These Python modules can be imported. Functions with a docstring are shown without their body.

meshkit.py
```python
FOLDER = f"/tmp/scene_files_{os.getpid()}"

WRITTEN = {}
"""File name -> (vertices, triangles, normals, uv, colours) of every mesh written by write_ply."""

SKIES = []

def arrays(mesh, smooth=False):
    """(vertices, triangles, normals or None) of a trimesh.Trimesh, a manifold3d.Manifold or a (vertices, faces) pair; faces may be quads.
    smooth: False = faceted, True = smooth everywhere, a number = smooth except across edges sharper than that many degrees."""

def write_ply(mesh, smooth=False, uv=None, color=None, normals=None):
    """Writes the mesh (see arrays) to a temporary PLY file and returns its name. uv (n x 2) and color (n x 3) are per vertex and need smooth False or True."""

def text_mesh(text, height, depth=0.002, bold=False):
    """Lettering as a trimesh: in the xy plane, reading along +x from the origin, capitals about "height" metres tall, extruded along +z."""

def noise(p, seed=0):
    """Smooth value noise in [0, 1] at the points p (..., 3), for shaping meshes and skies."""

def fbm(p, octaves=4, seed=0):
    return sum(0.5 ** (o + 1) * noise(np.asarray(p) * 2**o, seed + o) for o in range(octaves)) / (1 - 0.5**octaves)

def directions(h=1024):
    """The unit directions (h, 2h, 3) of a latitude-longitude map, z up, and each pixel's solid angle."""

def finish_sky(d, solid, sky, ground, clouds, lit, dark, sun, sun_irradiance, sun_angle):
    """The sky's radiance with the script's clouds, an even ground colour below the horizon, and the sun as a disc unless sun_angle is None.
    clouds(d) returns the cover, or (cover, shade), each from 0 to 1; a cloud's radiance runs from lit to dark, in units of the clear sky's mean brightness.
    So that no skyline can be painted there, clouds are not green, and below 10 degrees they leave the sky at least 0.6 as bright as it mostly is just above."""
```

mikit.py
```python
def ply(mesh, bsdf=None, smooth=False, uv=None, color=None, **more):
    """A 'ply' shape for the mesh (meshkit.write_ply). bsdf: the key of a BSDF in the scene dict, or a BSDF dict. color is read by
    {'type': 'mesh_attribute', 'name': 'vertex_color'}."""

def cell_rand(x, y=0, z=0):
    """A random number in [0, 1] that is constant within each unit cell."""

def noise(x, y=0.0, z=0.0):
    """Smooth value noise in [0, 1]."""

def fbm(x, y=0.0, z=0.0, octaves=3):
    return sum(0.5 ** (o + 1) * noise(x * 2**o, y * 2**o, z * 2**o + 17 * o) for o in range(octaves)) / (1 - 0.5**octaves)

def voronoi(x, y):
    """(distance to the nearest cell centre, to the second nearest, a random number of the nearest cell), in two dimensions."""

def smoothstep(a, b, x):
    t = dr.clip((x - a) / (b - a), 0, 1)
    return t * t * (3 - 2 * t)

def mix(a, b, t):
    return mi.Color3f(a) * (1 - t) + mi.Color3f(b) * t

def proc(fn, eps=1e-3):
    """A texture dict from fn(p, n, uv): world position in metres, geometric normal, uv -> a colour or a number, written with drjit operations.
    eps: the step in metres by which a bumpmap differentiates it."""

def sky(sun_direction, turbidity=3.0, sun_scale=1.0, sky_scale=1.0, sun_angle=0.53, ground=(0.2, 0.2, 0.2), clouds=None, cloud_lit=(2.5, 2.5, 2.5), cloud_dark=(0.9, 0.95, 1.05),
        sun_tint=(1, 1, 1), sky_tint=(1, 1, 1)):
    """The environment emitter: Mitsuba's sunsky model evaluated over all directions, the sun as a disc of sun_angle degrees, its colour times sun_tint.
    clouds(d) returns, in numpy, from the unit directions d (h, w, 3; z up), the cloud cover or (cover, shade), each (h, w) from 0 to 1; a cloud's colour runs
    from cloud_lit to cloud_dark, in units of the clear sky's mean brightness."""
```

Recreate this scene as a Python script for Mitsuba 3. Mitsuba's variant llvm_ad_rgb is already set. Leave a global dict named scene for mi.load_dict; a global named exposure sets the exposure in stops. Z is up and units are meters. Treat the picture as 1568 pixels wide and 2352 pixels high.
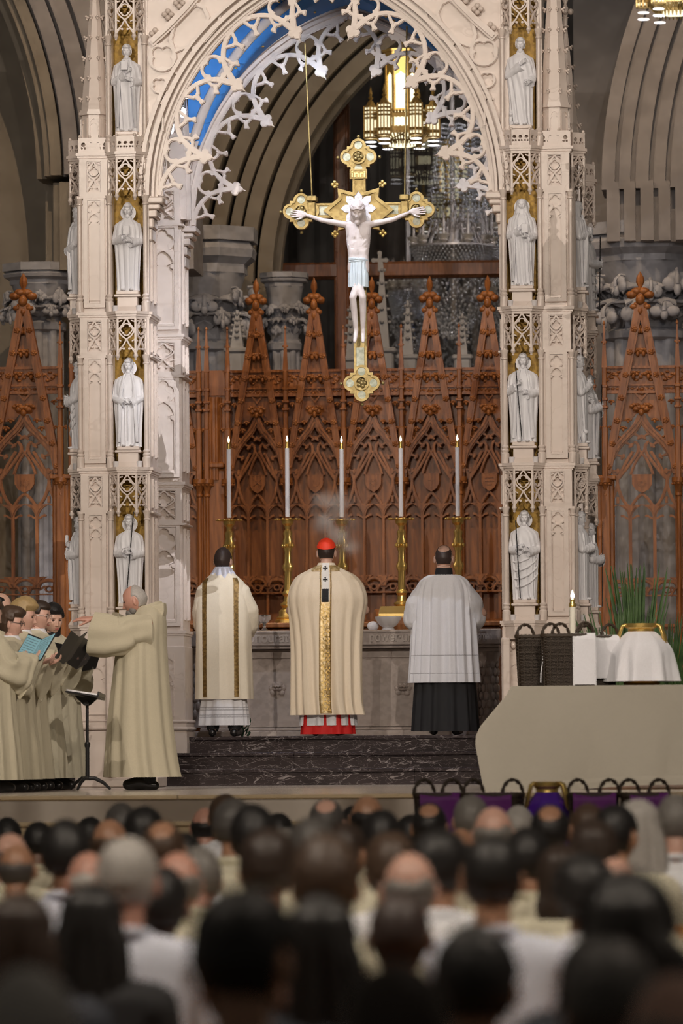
import math, random
import numpy as np, trimesh, drjit as dr, mitsuba as mi
import manifold3d as m3
from manifold3d import Manifold
from shapely.geometry import Polygon, LineString, Point, box as sbox, MultiPolygon
from shapely.ops import unary_union
from shapely import affinity
import mikit, meshkit
from mikit import proc, noise, fbm, smoothstep, mix
random.seed(7); np.random.seed(7)
scene = {'type': 'scene'}
labels = {}
PI = math.pi
T4 = mi.ScalarTransform4f

# ---------------- camera (a 200 mm lens in the nave, 51 m from the altar) ----------------
FPX = 12750.0
YAW, PITCH, ROLL = math.radians(4.5), math.atan(554 / FPX), math.radians(0.4)
EYE = np.array([3.9, 0.0, 1.55])
FWD = np.array([-math.sin(YAW) * math.cos(PITCH), math.cos(YAW) * math.cos(PITCH), math.sin(PITCH)])
_r0 = np.array([math.cos(YAW), math.sin(YAW), 0.0]); _u0 = np.cross(_r0, FWD)
RGT = _r0 * math.cos(ROLL) - _u0 * math.sin(ROLL)
UPV = _u0 * math.cos(ROLL) + _r0 * math.sin(ROLL)
scene['camera'] = {'type': 'thinlens', 'fov': math.degrees(2 * math.atan(784 / FPX)), 'fov_axis': 'x', 'near_clip': 0.5, 'far_clip': 400.0,
                   'aperture_radius': 0.028, 'focus_distance': 48.5,
                   'to_world': T4().look_at(origin=EYE.tolist(), target=(EYE + FWD).tolist(), up=UPV.tolist())}
exposure = 0.06

# ---------------- lights ----------------
def spot_lamp(name, pos, target, rgb, cut, beam):
    scene[name] = {'type': 'spot', 'to_world': T4().look_at(origin=list(pos), target=list(target), up=[0, 0.01, 1]), 'intensity': {'type': 'rgb', 'value': list(rgb)},
                   'cutoff_angle': cut, 'beam_width': beam}
# flood lamps in the nave galleries, left and right, aimed at the sanctuary
spot_lamp('flood_left', (-5.6, 33.0, 17.0), (-0.5, 50, 4.2), (150, 129, 112), 25, 17)
spot_lamp('flood_right', (6.2, 34.0, 17.0), (0.5, 50, 4.2), (150, 129, 112), 25, 17)
spot_lamp('gallery_lamp_left', (-3.4, 28.0, 9.0), (-0.2, 51, 3.0), (215, 187, 162), 25, 17)
spot_lamp('gallery_lamp_right', (4.4, 28.5, 9.0), (0.3, 51, 3.0), (230, 200, 174), 25, 17)
# cool white narrow lamp in the right gallery, aimed through the front arch at the left rear pier
spot_lamp('cool_flood', (6.6, 32.0, 9.5), (-1.52, 50.45, 4.4), (740, 740, 790), 5.0, 2.4)
# lamps over the sanctuary that wash the oak screen from above
spot_lamp('screen_light_left', (-2.6, 52.6, 13.0), (-1.2, 58, 4.5), (85, 62, 40), 40, 28)
spot_lamp('screen_light_right', (2.6, 52.6, 13.0), (1.2, 58, 4.5), (85, 62, 40), 40, 28)
# unseen fill spots added to brighten the congregation, standing in for nave lanterns
spot_lamp('congregation_fill_left', (-2.5, 13.0, 13.0), (1.2, 26, 1), (240, 208, 172), 62, 48)
spot_lamp('congregation_fill_right', (8.5, 13.0, 13.0), (3.4, 26, 1), (240, 208, 172), 62, 48)
# cool white lamps behind the front arch of the baldachin
spot_lamp('baldachin_light_left', (-0.55, 48.3, 8.0), (-1.0, 50.8, 5.0), (15, 15.8, 18), 62, 45)
spot_lamp('baldachin_light_right', (0.75, 48.25, 8.0), (0.2, 49.6, 5.4), (3.0, 3.2, 3.7), 50, 30)
for _k in ('flood_left', 'flood_right', 'gallery_lamp_left', 'gallery_lamp_right', 'cool_flood'): scene[_k]['sampling_weight'] = 3.0
for _k in ('congregation_fill_left', 'congregation_fill_right'): scene[_k]['sampling_weight'] = 2.0
for _k in ('screen_light_left', 'screen_light_right', 'baldachin_light_left', 'baldachin_light_right'): scene[_k]['sampling_weight'] = 1.5
# even ambient fill added from all around, standing in for the unbuilt nave
scene['nave_fill'] = {'type': 'constant', 'radiance': {'type': 'rgb', 'value': [0.055, 0.049, 0.041]}, 'sampling_weight': 4.0}

# ---------------- materials ----------------
def mat(name, color, rough=0.5, metallic=0.0, spec=0.5, bump=None, two=True, **more):
    b = {'type': 'principled', 'base_color': color if isinstance(color, dict) else {'type': 'rgb', 'value': list(color)}, 'roughness': rough, 'metallic': metallic}
    if metallic == 0: b['specular'] = spec
    b.update(more)
    if bump: b = {'type': 'bumpmap', 'arbitrary': bump[0], 'scale': bump[1], 'bsdf': b}
    scene[name] = {'type': 'twosided', 'bsdf': b} if two else b

def stone_tex(a, b, scale, vein=None, vs=6.0):
    def f(p, n, uv):
        t = fbm(p.x * scale, p.y * scale, p.z * scale)
        c = mix(a, b, smoothstep(0.3, 0.7, t))
        if vein is not None:
            r = dr.abs(fbm(p.x * vs + 3 * t, p.y * vs, p.z * vs) - 0.5)
            c = mix(vein, c, smoothstep(0.0, 0.03, r))
        return c
    return proc(f)
def dark_marble(p, n, uv):
    w = fbm(p.x * 3.1, p.y * 3.1, p.z * 7.0, 3)
    r1 = dr.abs(fbm(p.x * 5 + 2.5 * w, p.y * 5, p.z * 13 + 2 * w, 4) - 0.5)
    r2 = dr.abs(fbm(p.x * 17 + 4 * w, p.y * 17 + 9, p.z * 30, 3) - 0.5)
    c = mix((0.018, 0.013, 0.013), (0.056, 0.042, 0.042), w)
    c = mix((0.30, 0.265, 0.26), c, smoothstep(0.0, 0.016, r1))
    return mix((0.15, 0.125, 0.125), c, smoothstep(0.0, 0.022, r2))
def floor_marble(p, n, uv):
    w = fbm(p.x * 1.5, p.y * 6.0, 0.5, 3)
    r = fbm(p.x * 2.5 + w, p.y * 24, 0.2, 3)
    return mix((0.20, 0.165, 0.135), (0.46, 0.41, 0.36), smoothstep(0.25, 0.75, r))
def wood_tex(a, b, f=1.0):
    def g(p, n, uv):
        t = fbm(p.x * 55 * f + 2 * noise(p.z * 2), p.y * 55 * f, p.z * 3.5 * f, 3)
        u = noise(p.x * 3.3, p.y * 3.3, p.z * 0.9)
        return mix(a, b, dr.clip(0.75 * smoothstep(0.25, 0.75, t) + 0.35 * u, 0, 1))
    return proc(g)
def tan_marble(p, n, uv):
    t = fbm(p.x * 2.3, p.y * 2.3, p.z * 5, 4)
    return mix((0.36, 0.27, 0.16), (0.47, 0.37, 0.24), t)

mat('marble', stone_tex((0.60, 0.515, 0.455), (0.645, 0.56, 0.50), 5, (0.575, 0.49, 0.43), 2.0), 0.28)
mat('statue_marble', (0.69, 0.69, 0.715), 0.42)
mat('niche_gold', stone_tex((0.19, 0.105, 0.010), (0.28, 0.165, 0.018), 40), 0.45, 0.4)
mat('vault_blue', (0.045, 0.20, 0.52), 0.6)
mat('gilt', (0.78, 0.56, 0.20), 0.36, 0.8)
mat('brass', (0.80, 0.55, 0.17), 0.27, 0.85)
mat('lantern_brass', (0.26, 0.175, 0.06), 0.4, 0.6)
mat('old_gilt', stone_tex((0.225, 0.163, 0.058), (0.33, 0.25, 0.10), 30), 0.40, 0.6)
mat('silver', (0.82, 0.82, 0.84), 0.16, 1.0)
mat('enamel', stone_tex((0.26, 0.28, 0.19), (0.44, 0.45, 0.33), 30), 0.3)
mat('corpus', stone_tex((0.60, 0.535, 0.52), (0.66, 0.60, 0.585), 20), 0.45)
mat('corpus_shade', (0.50, 0.42, 0.37), 0.5)
mat('loin_cloth', (0.53, 0.61, 0.655), 0.5)
mat('petal_white', stone_tex((0.62, 0.61, 0.645), (0.70, 0.69, 0.72), 30, (0.48, 0.45, 0.47), 20), 0.4)
mat('oak', wood_tex((0.145, 0.046, 0.011), (0.315, 0.117, 0.033)), 0.36, 0.0, 0.32)
mat('oak_dark', wood_tex((0.10, 0.036, 0.014), (0.20, 0.075, 0.028)), 0.4)
mat('oak_panel', wood_tex((0.14, 0.045, 0.011), (0.29, 0.107, 0.030), 0.8), 0.36, 0.0, 0.32)
mat('pew_oak', wood_tex((0.30, 0.13, 0.045), (0.44, 0.21, 0.08)), 0.35)
mat('limestone', stone_tex((0.155, 0.132, 0.104), (0.19, 0.165, 0.133), 3), 0.75)
mat('limestone_cool', stone_tex((0.155, 0.142, 0.142), (0.195, 0.18, 0.18), 4), 0.7)
mat('capital_stone', stone_tex((0.215, 0.215, 0.235), (0.28, 0.28, 0.305), 8), 0.6)
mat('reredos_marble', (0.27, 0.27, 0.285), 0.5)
mat('step_marble', proc(dark_marble), 0.16)
mat('floor_marble', proc(floor_marble), 0.14)
mat('tan_marble', proc(tan_marble), 0.25)
mat('nave_floor', (0.10, 0.085, 0.07), 0.4)
mat('altar_stone', stone_tex((0.40, 0.34, 0.31), (0.50, 0.435, 0.40), 18), 0.34)
mat('altar_front', stone_tex((0.50, 0.43, 0.39), (0.57, 0.495, 0.455), 25), 0.2)
scene['pane_glass'] = {'type': 'thindielectric', 'int_ior': 1.5}
scene['crystal'] = {'type': 'dielectric', 'int_ior': 1.55}
mat('clear_cup', (0.62, 0.60, 0.60), 0.10, 0.0, 0.8)
def cloth_tex(c, k=0.07, s=160):
    d = tuple(v * (1 - k) for v in c)
    return proc(lambda p, n, uv: mix(d, c, noise(p.x * s, p.y * s, p.z * s)))
mat('alb_cream', cloth_tex((0.51, 0.46, 0.335)), 0.85, sheen=0.3)
mat('alb_cream_pale', cloth_tex((0.60, 0.56, 0.43)), 0.85, sheen=0.3)
mat('chasuble', cloth_tex((0.80, 0.68, 0.51)), 0.62, sheen=0.5)
mat('dalmatic', cloth_tex((0.80, 0.72, 0.57)), 0.6, sheen=0.5)
mat('white_linen', cloth_tex((0.76, 0.76, 0.79)), 0.85)
mat('blue_white', cloth_tex((0.62, 0.64, 0.74)), 0.85)
mat('table_cloth', cloth_tex((0.36, 0.33, 0.27), 0.06, 220), 0.9)
mat('black_cloth', (0.012, 0.012, 0.014), 0.8)
mat('dark_navy', (0.02, 0.024, 0.034), 0.8)
mat('green_cloth', (0.040, 0.055, 0.030), 0.85)
mat('grey_cloth', (0.16, 0.16, 0.17), 0.85)
mat('red_cloth', (0.56, 0.012, 0.010), 0.7)
mat('zucchetto', (0.80, 0.045, 0.012), 0.6, sheen=0.5)
mat('purple_cloth', (0.115, 0.008, 0.155), 0.6, sheen=0.6)
mat('violet_satin', (0.075, 0.015, 0.30), 0.4)
mat('pallium_wool', (0.80, 0.78, 0.74), 0.9)
mat('braid_gold', stone_tex((0.16, 0.095, 0.025), (0.30, 0.19, 0.06), 60), 0.5, 0.4)
mat('orphrey', stone_tex((0.42, 0.28, 0.10), (0.78, 0.62, 0.36), 45), 0.42, 0.45)
mat('grey_trim', (0.40, 0.40, 0.42), 0.8)
mat('shoe', (0.012, 0.011, 0.011), 0.3)
mat('folder_black', (0.012, 0.012, 0.014), 0.45)
mat('paper', (0.78, 0.77, 0.80), 0.8)
mat('blue_paper', (0.28, 0.56, 0.68), 0.8)
mat('ink', (0.05, 0.07, 0.09), 0.8)
mat('black_metal', (0.015, 0.015, 0.016), 0.35)
mat('wicker', (0.034, 0.021, 0.011), 0.6)
mat('candle_wax', (0.80, 0.80, 0.86), 0.5)
mat('candle_cream', (0.80, 0.76, 0.64), 0.5)
mat('palm_green', stone_tex((0.022, 0.060, 0.012), (0.050, 0.105, 0.024), 9), 0.5)
mat('wreath_green', (0.02, 0.06, 0.03), 0.6)
mat('spectacle', (0.75, 0.72, 0.70), 0.25, 0.8)
SKIN = {'pink': (0.56, 0.33, 0.255), 'ruddy': (0.50, 0.26, 0.195), 'fair': (0.58, 0.36, 0.27), 'tan': (0.36, 0.19, 0.115), 'brown': (0.17, 0.080, 0.044), 'dark': (0.065, 0.032, 0.021)}
for k, c in SKIN.items(): mat('skin_' + k, c, 0.42)
HAIR = {'black': (0.0125, 0.011, 0.0105), 'brown': (0.075, 0.043, 0.026), 'darkbrown': (0.036, 0.021, 0.014), 'grey': (0.20, 0.185, 0.17), 'darkgrey': (0.085, 0.078, 0.073), 'white': (0.47, 0.44, 0.41), 'blonde': (0.42, 0.29, 0.13), 'stubble': (0.055, 0.035, 0.03)}
for k, c in HAIR.items(): mat('hair_' + k, cloth_tex(c, 0.35, 300), 0.5)
def glow(name, rgb, wt=0.04):
    return {'type': 'area', 'sampling_weight': wt, 'radiance': {'type': 'rgb', 'value': list(rgb)}}
mat('lamp_body', (0.8, 0.75, 0.6), 0.6)
# ---------------- helpers ----------------
def at(px, py, Y):
    """The point of the plane y = Y seen at the photograph's pixel (px, py): used to measure sizes and places."""
    d = FWD + RGT * (px - 784) / FPX - UPV * (py - 1176) / FPX
    return EYE + d * (Y / d[1])
def W(px, py, Y):
    q = at(px, py, Y); return (q[0], q[2])
def PXS(Y): return FPX / ((Y) / FWD[1])
_used = {}
def newkey(name, parent=None):
    base = (parent + '__' if parent else '') + name
    n = _used.get(base, 0); _used[base] = n + 1
    return base if n == 0 else f'{base}_{n:03d}'
def lab(k, label=None, cat=None, group=None, kind=None):
    d = {a: b for a, b in (('label', label), ('category', cat), ('group', group), ('kind', kind)) if b}
    if d: labels[k] = d
def sh(mesh, m, smooth=30, **more):
    if isinstance(mesh, list): mesh = trimesh.util.concatenate(mesh)
    return mikit.ply(mesh, m, smooth, **more)
def put(name, shape, parent=None, to=None, label=None, cat=None, group=None, kind=None):
    k = newkey(name, parent)
    scene[k] = dict(shape) if to is None else {**shape, 'to_world': to}
    lab(k, label, cat, group, kind)
    return k
def add(name, mesh, m, parent=None, smooth=30, to=None, label=None, cat=None, group=None, kind=None, **more):
    return put(name, sh(mesh, m, smooth, **more), parent, to, label, cat, group, kind)
def thing(name, label, cat, group=None, kind=None):
    k = newkey(name); lab(k, label, cat, group, kind); return k
def tr(x=0, y=0, z=0, rz=0, s=1.0):
    t = T4().translate([float(x), float(y), float(z)])
    if rz: t = t @ T4().rotate([0, 0, 1], float(rz))
    if s != 1.0: t = t @ (T4().scale([float(s)] * 3) if np.isscalar(s) else T4().scale([float(v) for v in s]))
    return t
# meshes
def cat(*ms):
    out = []
    for m in ms: out += m if isinstance(m, list) else [m]
    return trimesh.util.concatenate(out)
def moved(m, v, rz=0):
    m = m.copy()
    if rz: m.apply_transform(trimesh.transformations.rotation_matrix(rz, [0, 0, 1]))
    m.apply_translation(v); return m
def mirrored(m):
    m = m.copy(); m.vertices = m.vertices * [-1, 1, 1]; m.invert(); return m
def bx(x0, x1, y0, y1, z0, z1):
    m = trimesh.creation.box(extents=(abs(x1 - x0), abs(y1 - y0), abs(z1 - z0)))
    m.apply_translation(((x0 + x1) / 2, (y0 + y1) / 2, (z0 + z1) / 2)); return m
def bbx(x0, x1, y0, y1, z0, z1, b=0.01):
    """A box with chamfered edges."""
    x0, x1 = sorted((x0, x1)); y0, y1 = sorted((y0, y1)); z0, z1 = sorted((z0, z1))
    pts = []
    for x, sx in ((x0, 1), (x1, -1)):
        for y, sy in ((y0, 1), (y1, -1)):
            for z, sz in ((z0, 1), (z1, -1)):
                pts += [(x + sx * b, y + sy * b, z), (x + sx * b, y, z + sz * b), (x, y + sy * b, z + sz * b)]
    return trimesh.convex.convex_hull(np.array(pts))
def geoms(p):
    if p.is_empty: return []
    return [g for g in getattr(p, 'geoms', [p]) if g.geom_type == 'Polygon' and g.area > 1e-7]
def ext(poly, y0, y1):
    """A polygon in x-z made solid from y0 (front) to y1."""
    out = []
    for g in geoms(poly):
        m = trimesh.creation.extrude_polygon(g, abs(y1 - y0), engine='earcut')
        v = m.vertices
        m.vertices = np.stack([v[:, 0], min(y0, y1) + v[:, 2], v[:, 1]], 1); m.invert()
        out.append(m)
    return trimesh.util.concatenate(out)
def extz(poly, z0, z1):
    out = []
    for g in geoms(poly):
        m = trimesh.creation.extrude_polygon(g, z1 - z0, engine='earcut'); m.apply_translation((0, 0, z0)); out.append(m)
    return trimesh.util.concatenate(out)
def relief(poly, yf, yb, step=0.006, inset=0.005):
    """Tracery: a solid with a narrower raised moulding in front."""
    ms = [ext(poly, yf + step, yb)]
    q = poly.buffer(-inset, join_style=2)
    if not q.is_empty: ms.append(ext(q, yf, yf + step + 0.001))
    return cat(ms)
def lathe(prof, n=24, smoothcap=False):
    """prof: list of (r, z) from bottom to top, closed on the axis."""
    p = np.array(prof, float)
    if p[0, 0] > 1e-6: p = np.vstack([[0, p[0, 1]], p])
    if p[-1, 0] > 1e-6: p = np.vstack([p, [0, p[-1, 1]]])
    a = np.arange(n) * 2 * PI / n
    V = [[0, 0, p[0, 1]]]; F = []
    for r, z in p[1:-1]: V += [[r * math.cos(t), r * math.sin(t), z] for t in a]
    V.append([0, 0, p[-1, 1]]); m = len(p) - 2
    for i in range(n):
        j = (i + 1) % n
        F.append([0, 1 + j, 1 + i])
        for k in range(m - 1):
            A, B = 1 + k * n, 1 + (k + 1) * n
            F += [[A + i, A + j, B + j], [A + i, B + j, B + i]]
        F.append([1 + (m - 1) * n + i, 1 + (m - 1) * n + j, len(V) - 1])
    return trimesh.Trimesh(V, F, process=False)
def tube(path, r, n=8, closed=False):
    P = np.array(path, float); N = len(P)
    R = np.broadcast_to(np.asarray(r, float), (N,))
    tg = np.gradient(P, axis=0) if not closed else np.roll(P, -1, 0) - np.roll(P, 1, 0)
    tg /= np.linalg.norm(tg, axis=1, keepdims=True) + 1e-12
    up = np.array([0, 0, 1.0]) if abs(tg[0][2]) < 0.9 else np.array([1.0, 0, 0])
    V = []
    u = np.cross(tg[0], up); u /= np.linalg.norm(u)
    for i in range(N):
        u = u - tg[i] * (u @ tg[i]); u /= np.linalg.norm(u) + 1e-12
        w = np.cross(tg[i], u)
        for k in range(n):
            a = 2 * PI * k / n; V.append(P[i] + R[i] * (u * math.cos(a) + w * math.sin(a)))
    F = []
    M = N if closed else N - 1
    for i in range(M):
        A, B = i * n, ((i + 1) % N) * n
        for k in range(n):
            l = (k + 1) % n; F += [[A + k, A + l, B + l], [A + k, B + l, B + k]]
    if not closed:
        V += [P[0], P[-1]]
        for k in range(n):
            l = (k + 1) % n; F += [[len(V) - 2, l, k], [len(V) - 1, (N - 1) * n + k, (N - 1) * n + l]]
    return trimesh.Trimesh(V, F, process=False)
def arc(cx, cz, R, a0, a1, n=16):
    return [(cx + R * math.cos(a), cz + R * math.sin(a)) for a in np.linspace(a0, a1, n)]
def stroke(pts, w, cap=2): return LineString(pts).buffer(w / 2, quad_segs=4, cap_style=cap, join_style=1)
def disc(x, z, r, q=6): return Point(x, z).buffer(r, quad_segs=q)
def foil(cx, cz, r, n=4, rot=0.0, k=0.56):
    """A foiled opening: n lobes and the middle."""
    return unary_union([disc(cx + r * (1 - k) * 1.08 * math.cos(rot + 2 * PI * i / n), cz + r * (1 - k) * 1.08 * math.sin(rot + 2 * PI * i / n), r * k * 0.92, 4) for i in range(n)] + [disc(cx, cz, r * 0.35, 4)])
def lancet(cx, z0, zs, w, rise=1.0):
    """A pointed opening: bottom z0, springing zs, width w."""
    R = w * rise
    n = 9; a = math.acos((R - w / 2) / R)
    pts = [(cx - w / 2, z0), (cx + w / 2, z0)] + arc(cx + w / 2 - R, zs, R, 0, a, n) + arc(cx - w / 2 + R, zs, R, PI - a, PI, n)
    return Polygon(pts).buffer(0)
def trefoil_lancet(cx, z0, zs, w):
    h = w * 0.5
    return unary_union([sbox(cx - w / 2, z0, cx + w / 2, zs), disc(cx - w * 0.27, zs + h * 0.18, w * 0.23, 5), disc(cx + w * 0.27, zs + h * 0.18, w * 0.23, 5), lancet(cx, zs - w * 0.1, zs + h * 0.25, w * 0.52)])
# smooth solids
def ball(p, r, n=14): return Manifold.sphere(float(r), n).translate([float(v) for v in p])
def bone(p0, r0, p1, r1, n=14): return Manifold.batch_hull([ball(p0, r0, n), ball(p1, r1, n)])
def hull(*pr): return Manifold.batch_hull([ball(p, r) for p, r in pr])
def union(ms): return Manifold.batch_boolean(ms, m3.OpType.Add)
def to_tm(M):
    m = M.to_mesh(); return trimesh.Trimesh(np.array(m.vert_properties[:, :3], float), np.array(m.tri_verts), process=False)
def to_mf(tm): return Manifold(m3.Mesh(vert_properties=np.asarray(tm.vertices, np.float32), tri_verts=np.asarray(tm.faces, np.uint32)))
def smoothed(M, length=0.03, it=12):
    t = to_tm(M.refine_to_length(length)); t.merge_vertices()
    trimesh.smoothing.filter_taubin(t, lamb=0.5, nu=0.53, iterations=it)
    return t
def ellip(p, rx, ry, rz, sub=3):
    m = trimesh.creation.icosphere(subdivisions=sub); m.vertices = m.vertices * [rx, ry, rz] + np.array(p); return m
class Loft:
    """A closed cloth surface around a vertical (or given) axis. rows: (z, cx, cy, rx, ry, fold amplitude)."""
    def __init__(s, rows, folds=12, power=2.2, seed=1, drift=0.0):
        s.rows = np.array(rows, float); s.n, s.pw, s.drift = folds, power, drift
        g = np.random.RandomState(seed); s.ph = g.rand(6) * 2 * PI; s.am = 0.6 + 0.8 * g.rand(6)
        from scipy.interpolate import PchipInterpolator
        tt = np.linspace(0, 1, len(s.rows)); s.f = PchipInterpolator(tt, s.rows, axis=0)
    def pt(s, t, phi, off=0.0):
        z, cx, cy, rx, ry, am = s.f(t).T if np.ndim(t) else s.f(t)
        c, sn = np.cos(phi), np.sin(phi)
        e = 2.0 / s.pw
        w = phi + s.drift * t
        fold = (np.sin(s.n * w + s.ph[0] + 0.8 * np.sin(2 * w + s.ph[1])) + 0.5 * s.am[1] * np.sin((s.n * 0.5).__floor__() * w + s.ph[2]) + 0.35 * np.sin((s.n * 2 - 3) * w + s.ph[3])) * am
        x = cx + (rx + off + fold) * np.sign(c) * np.abs(c) ** e
        y = cy + (ry + off + fold) * np.sign(sn) * np.abs(sn) ** e
        return np.stack([x, y, z + 0 * x], -1)
    def mesh(s, nt=40, nphi=96, inner=0.0):
        t = np.linspace(0, 1, nt); p = np.arange(nphi) * 2 * PI / nphi
        tt, pp = np.meshgrid(t, p, indexing='ij')
        V = s.pt(tt.ravel(), pp.ravel())
        F = []
        for i in range(nt - 1):
            for k in range(nphi):
                l = (k + 1) % nphi; A, B = i * nphi, (i + 1) * nphi
                F += [[A + k, A + l, B + l], [A + k, B + l, B + k]]
        V = np.vstack([V, V[:nphi].mean(0), V[-nphi:].mean(0)])
        c0, c1 = len(V) - 2, len(V) - 1
        for k in range(nphi):
            l = (k + 1) % nphi; F += [[c0, l, k], [c1, (nt - 1) * nphi + k, (nt - 1) * nphi + l]]
        m = trimesh.Trimesh(V, F, process=False)
        if s.rows[0, 0] > s.rows[-1, 0]: m.invert()
        return m
    def strip(s, t0, t1, x0, x1, off=0.004, nt=50, nx=8, side=-1, thick=0.003):
        """A band lying on the surface between the x offsets x0 and x1 (from the axis), on the side facing -y."""
        t = np.linspace(t0, t1, nt); P = []
        rx = s.f(t)[:, 3]
        for o in (off, off - thick):
            for i in range(nt):
                xs = np.linspace(x0(t[i]) if callable(x0) else x0, x1(t[i]) if callable(x1) else x1, nx)
                c = np.clip(xs / rx[i], -0.98, 0.98); c = np.sign(c) * np.abs(c) ** (s.pw / 2)
                phi = side * np.arccos(c)
                q = s.pt(np.full(nx, t[i]), phi, 0.0); q[:, 1] += side * o
                P.append(q)
        V = np.vstack(P); F = []
        M = nt * nx
        for i in range(nt - 1):
            for k in range(nx - 1):
                a = i * nx + k; b = a + nx
                F += [[a, a + 1, b + 1], [a, b + 1, b], [M + a, M + b + 1, M + a + 1], [M + a, M + b, M + b + 1]]
        for i in range(nt - 1):
            for k in (0, nx - 1):
                a = i * nx + k; b = a + nx; F += [[a, b, M + b], [a, M + b, M + a]]
        for i in (0, nt - 1):
            for k in range(nx - 1):
                a = i * nx + k; F += [[a, a + 1, M + a + 1], [a, M + a + 1, M + a]]
        m = trimesh.Trimesh(V, F, process=False); m.fix_normals(); return m
def plate(V, th):
    """A grid surface (n, m, 3) made solid by th along its normals."""
    n, m = V.shape[:2]
    du, dv = np.gradient(V, axis=0), np.gradient(V, axis=1)
    N = np.cross(du, dv); N /= np.linalg.norm(N, axis=2, keepdims=True) + 1e-12
    P = np.vstack([V.reshape(-1, 3), (V + N * th).reshape(-1, 3)]); M = n * m; F = []
    for i in range(n - 1):
        for k in range(m - 1):
            a, b = i * m + k, (i + 1) * m + k
            F += [[a, a + 1, b + 1], [a, b + 1, b], [M + a, M + b + 1, M + a + 1], [M + a, M + b, M + b + 1]]
    for i in range(n - 1):
        for k, s in ((0, 1), (m - 1, -1)):
            a, b = i * m + k, (i + 1) * m + k; F += [[a, b, M + b], [a, M + b, M + a]] if s > 0 else [[a, M + b, b], [a, M + a, M + b]]
    for k in range(m - 1):
        for i, s in ((0, -1), (n - 1, 1)):
            a, b = i * m + k, i * m + k + 1; F += [[a, b, M + b], [a, M + b, M + a]] if s > 0 else [[a, M + b, b], [a, M + a, M + b]]
    t = trimesh.Trimesh(P, F, process=False); t.fix_normals(); return t
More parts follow.
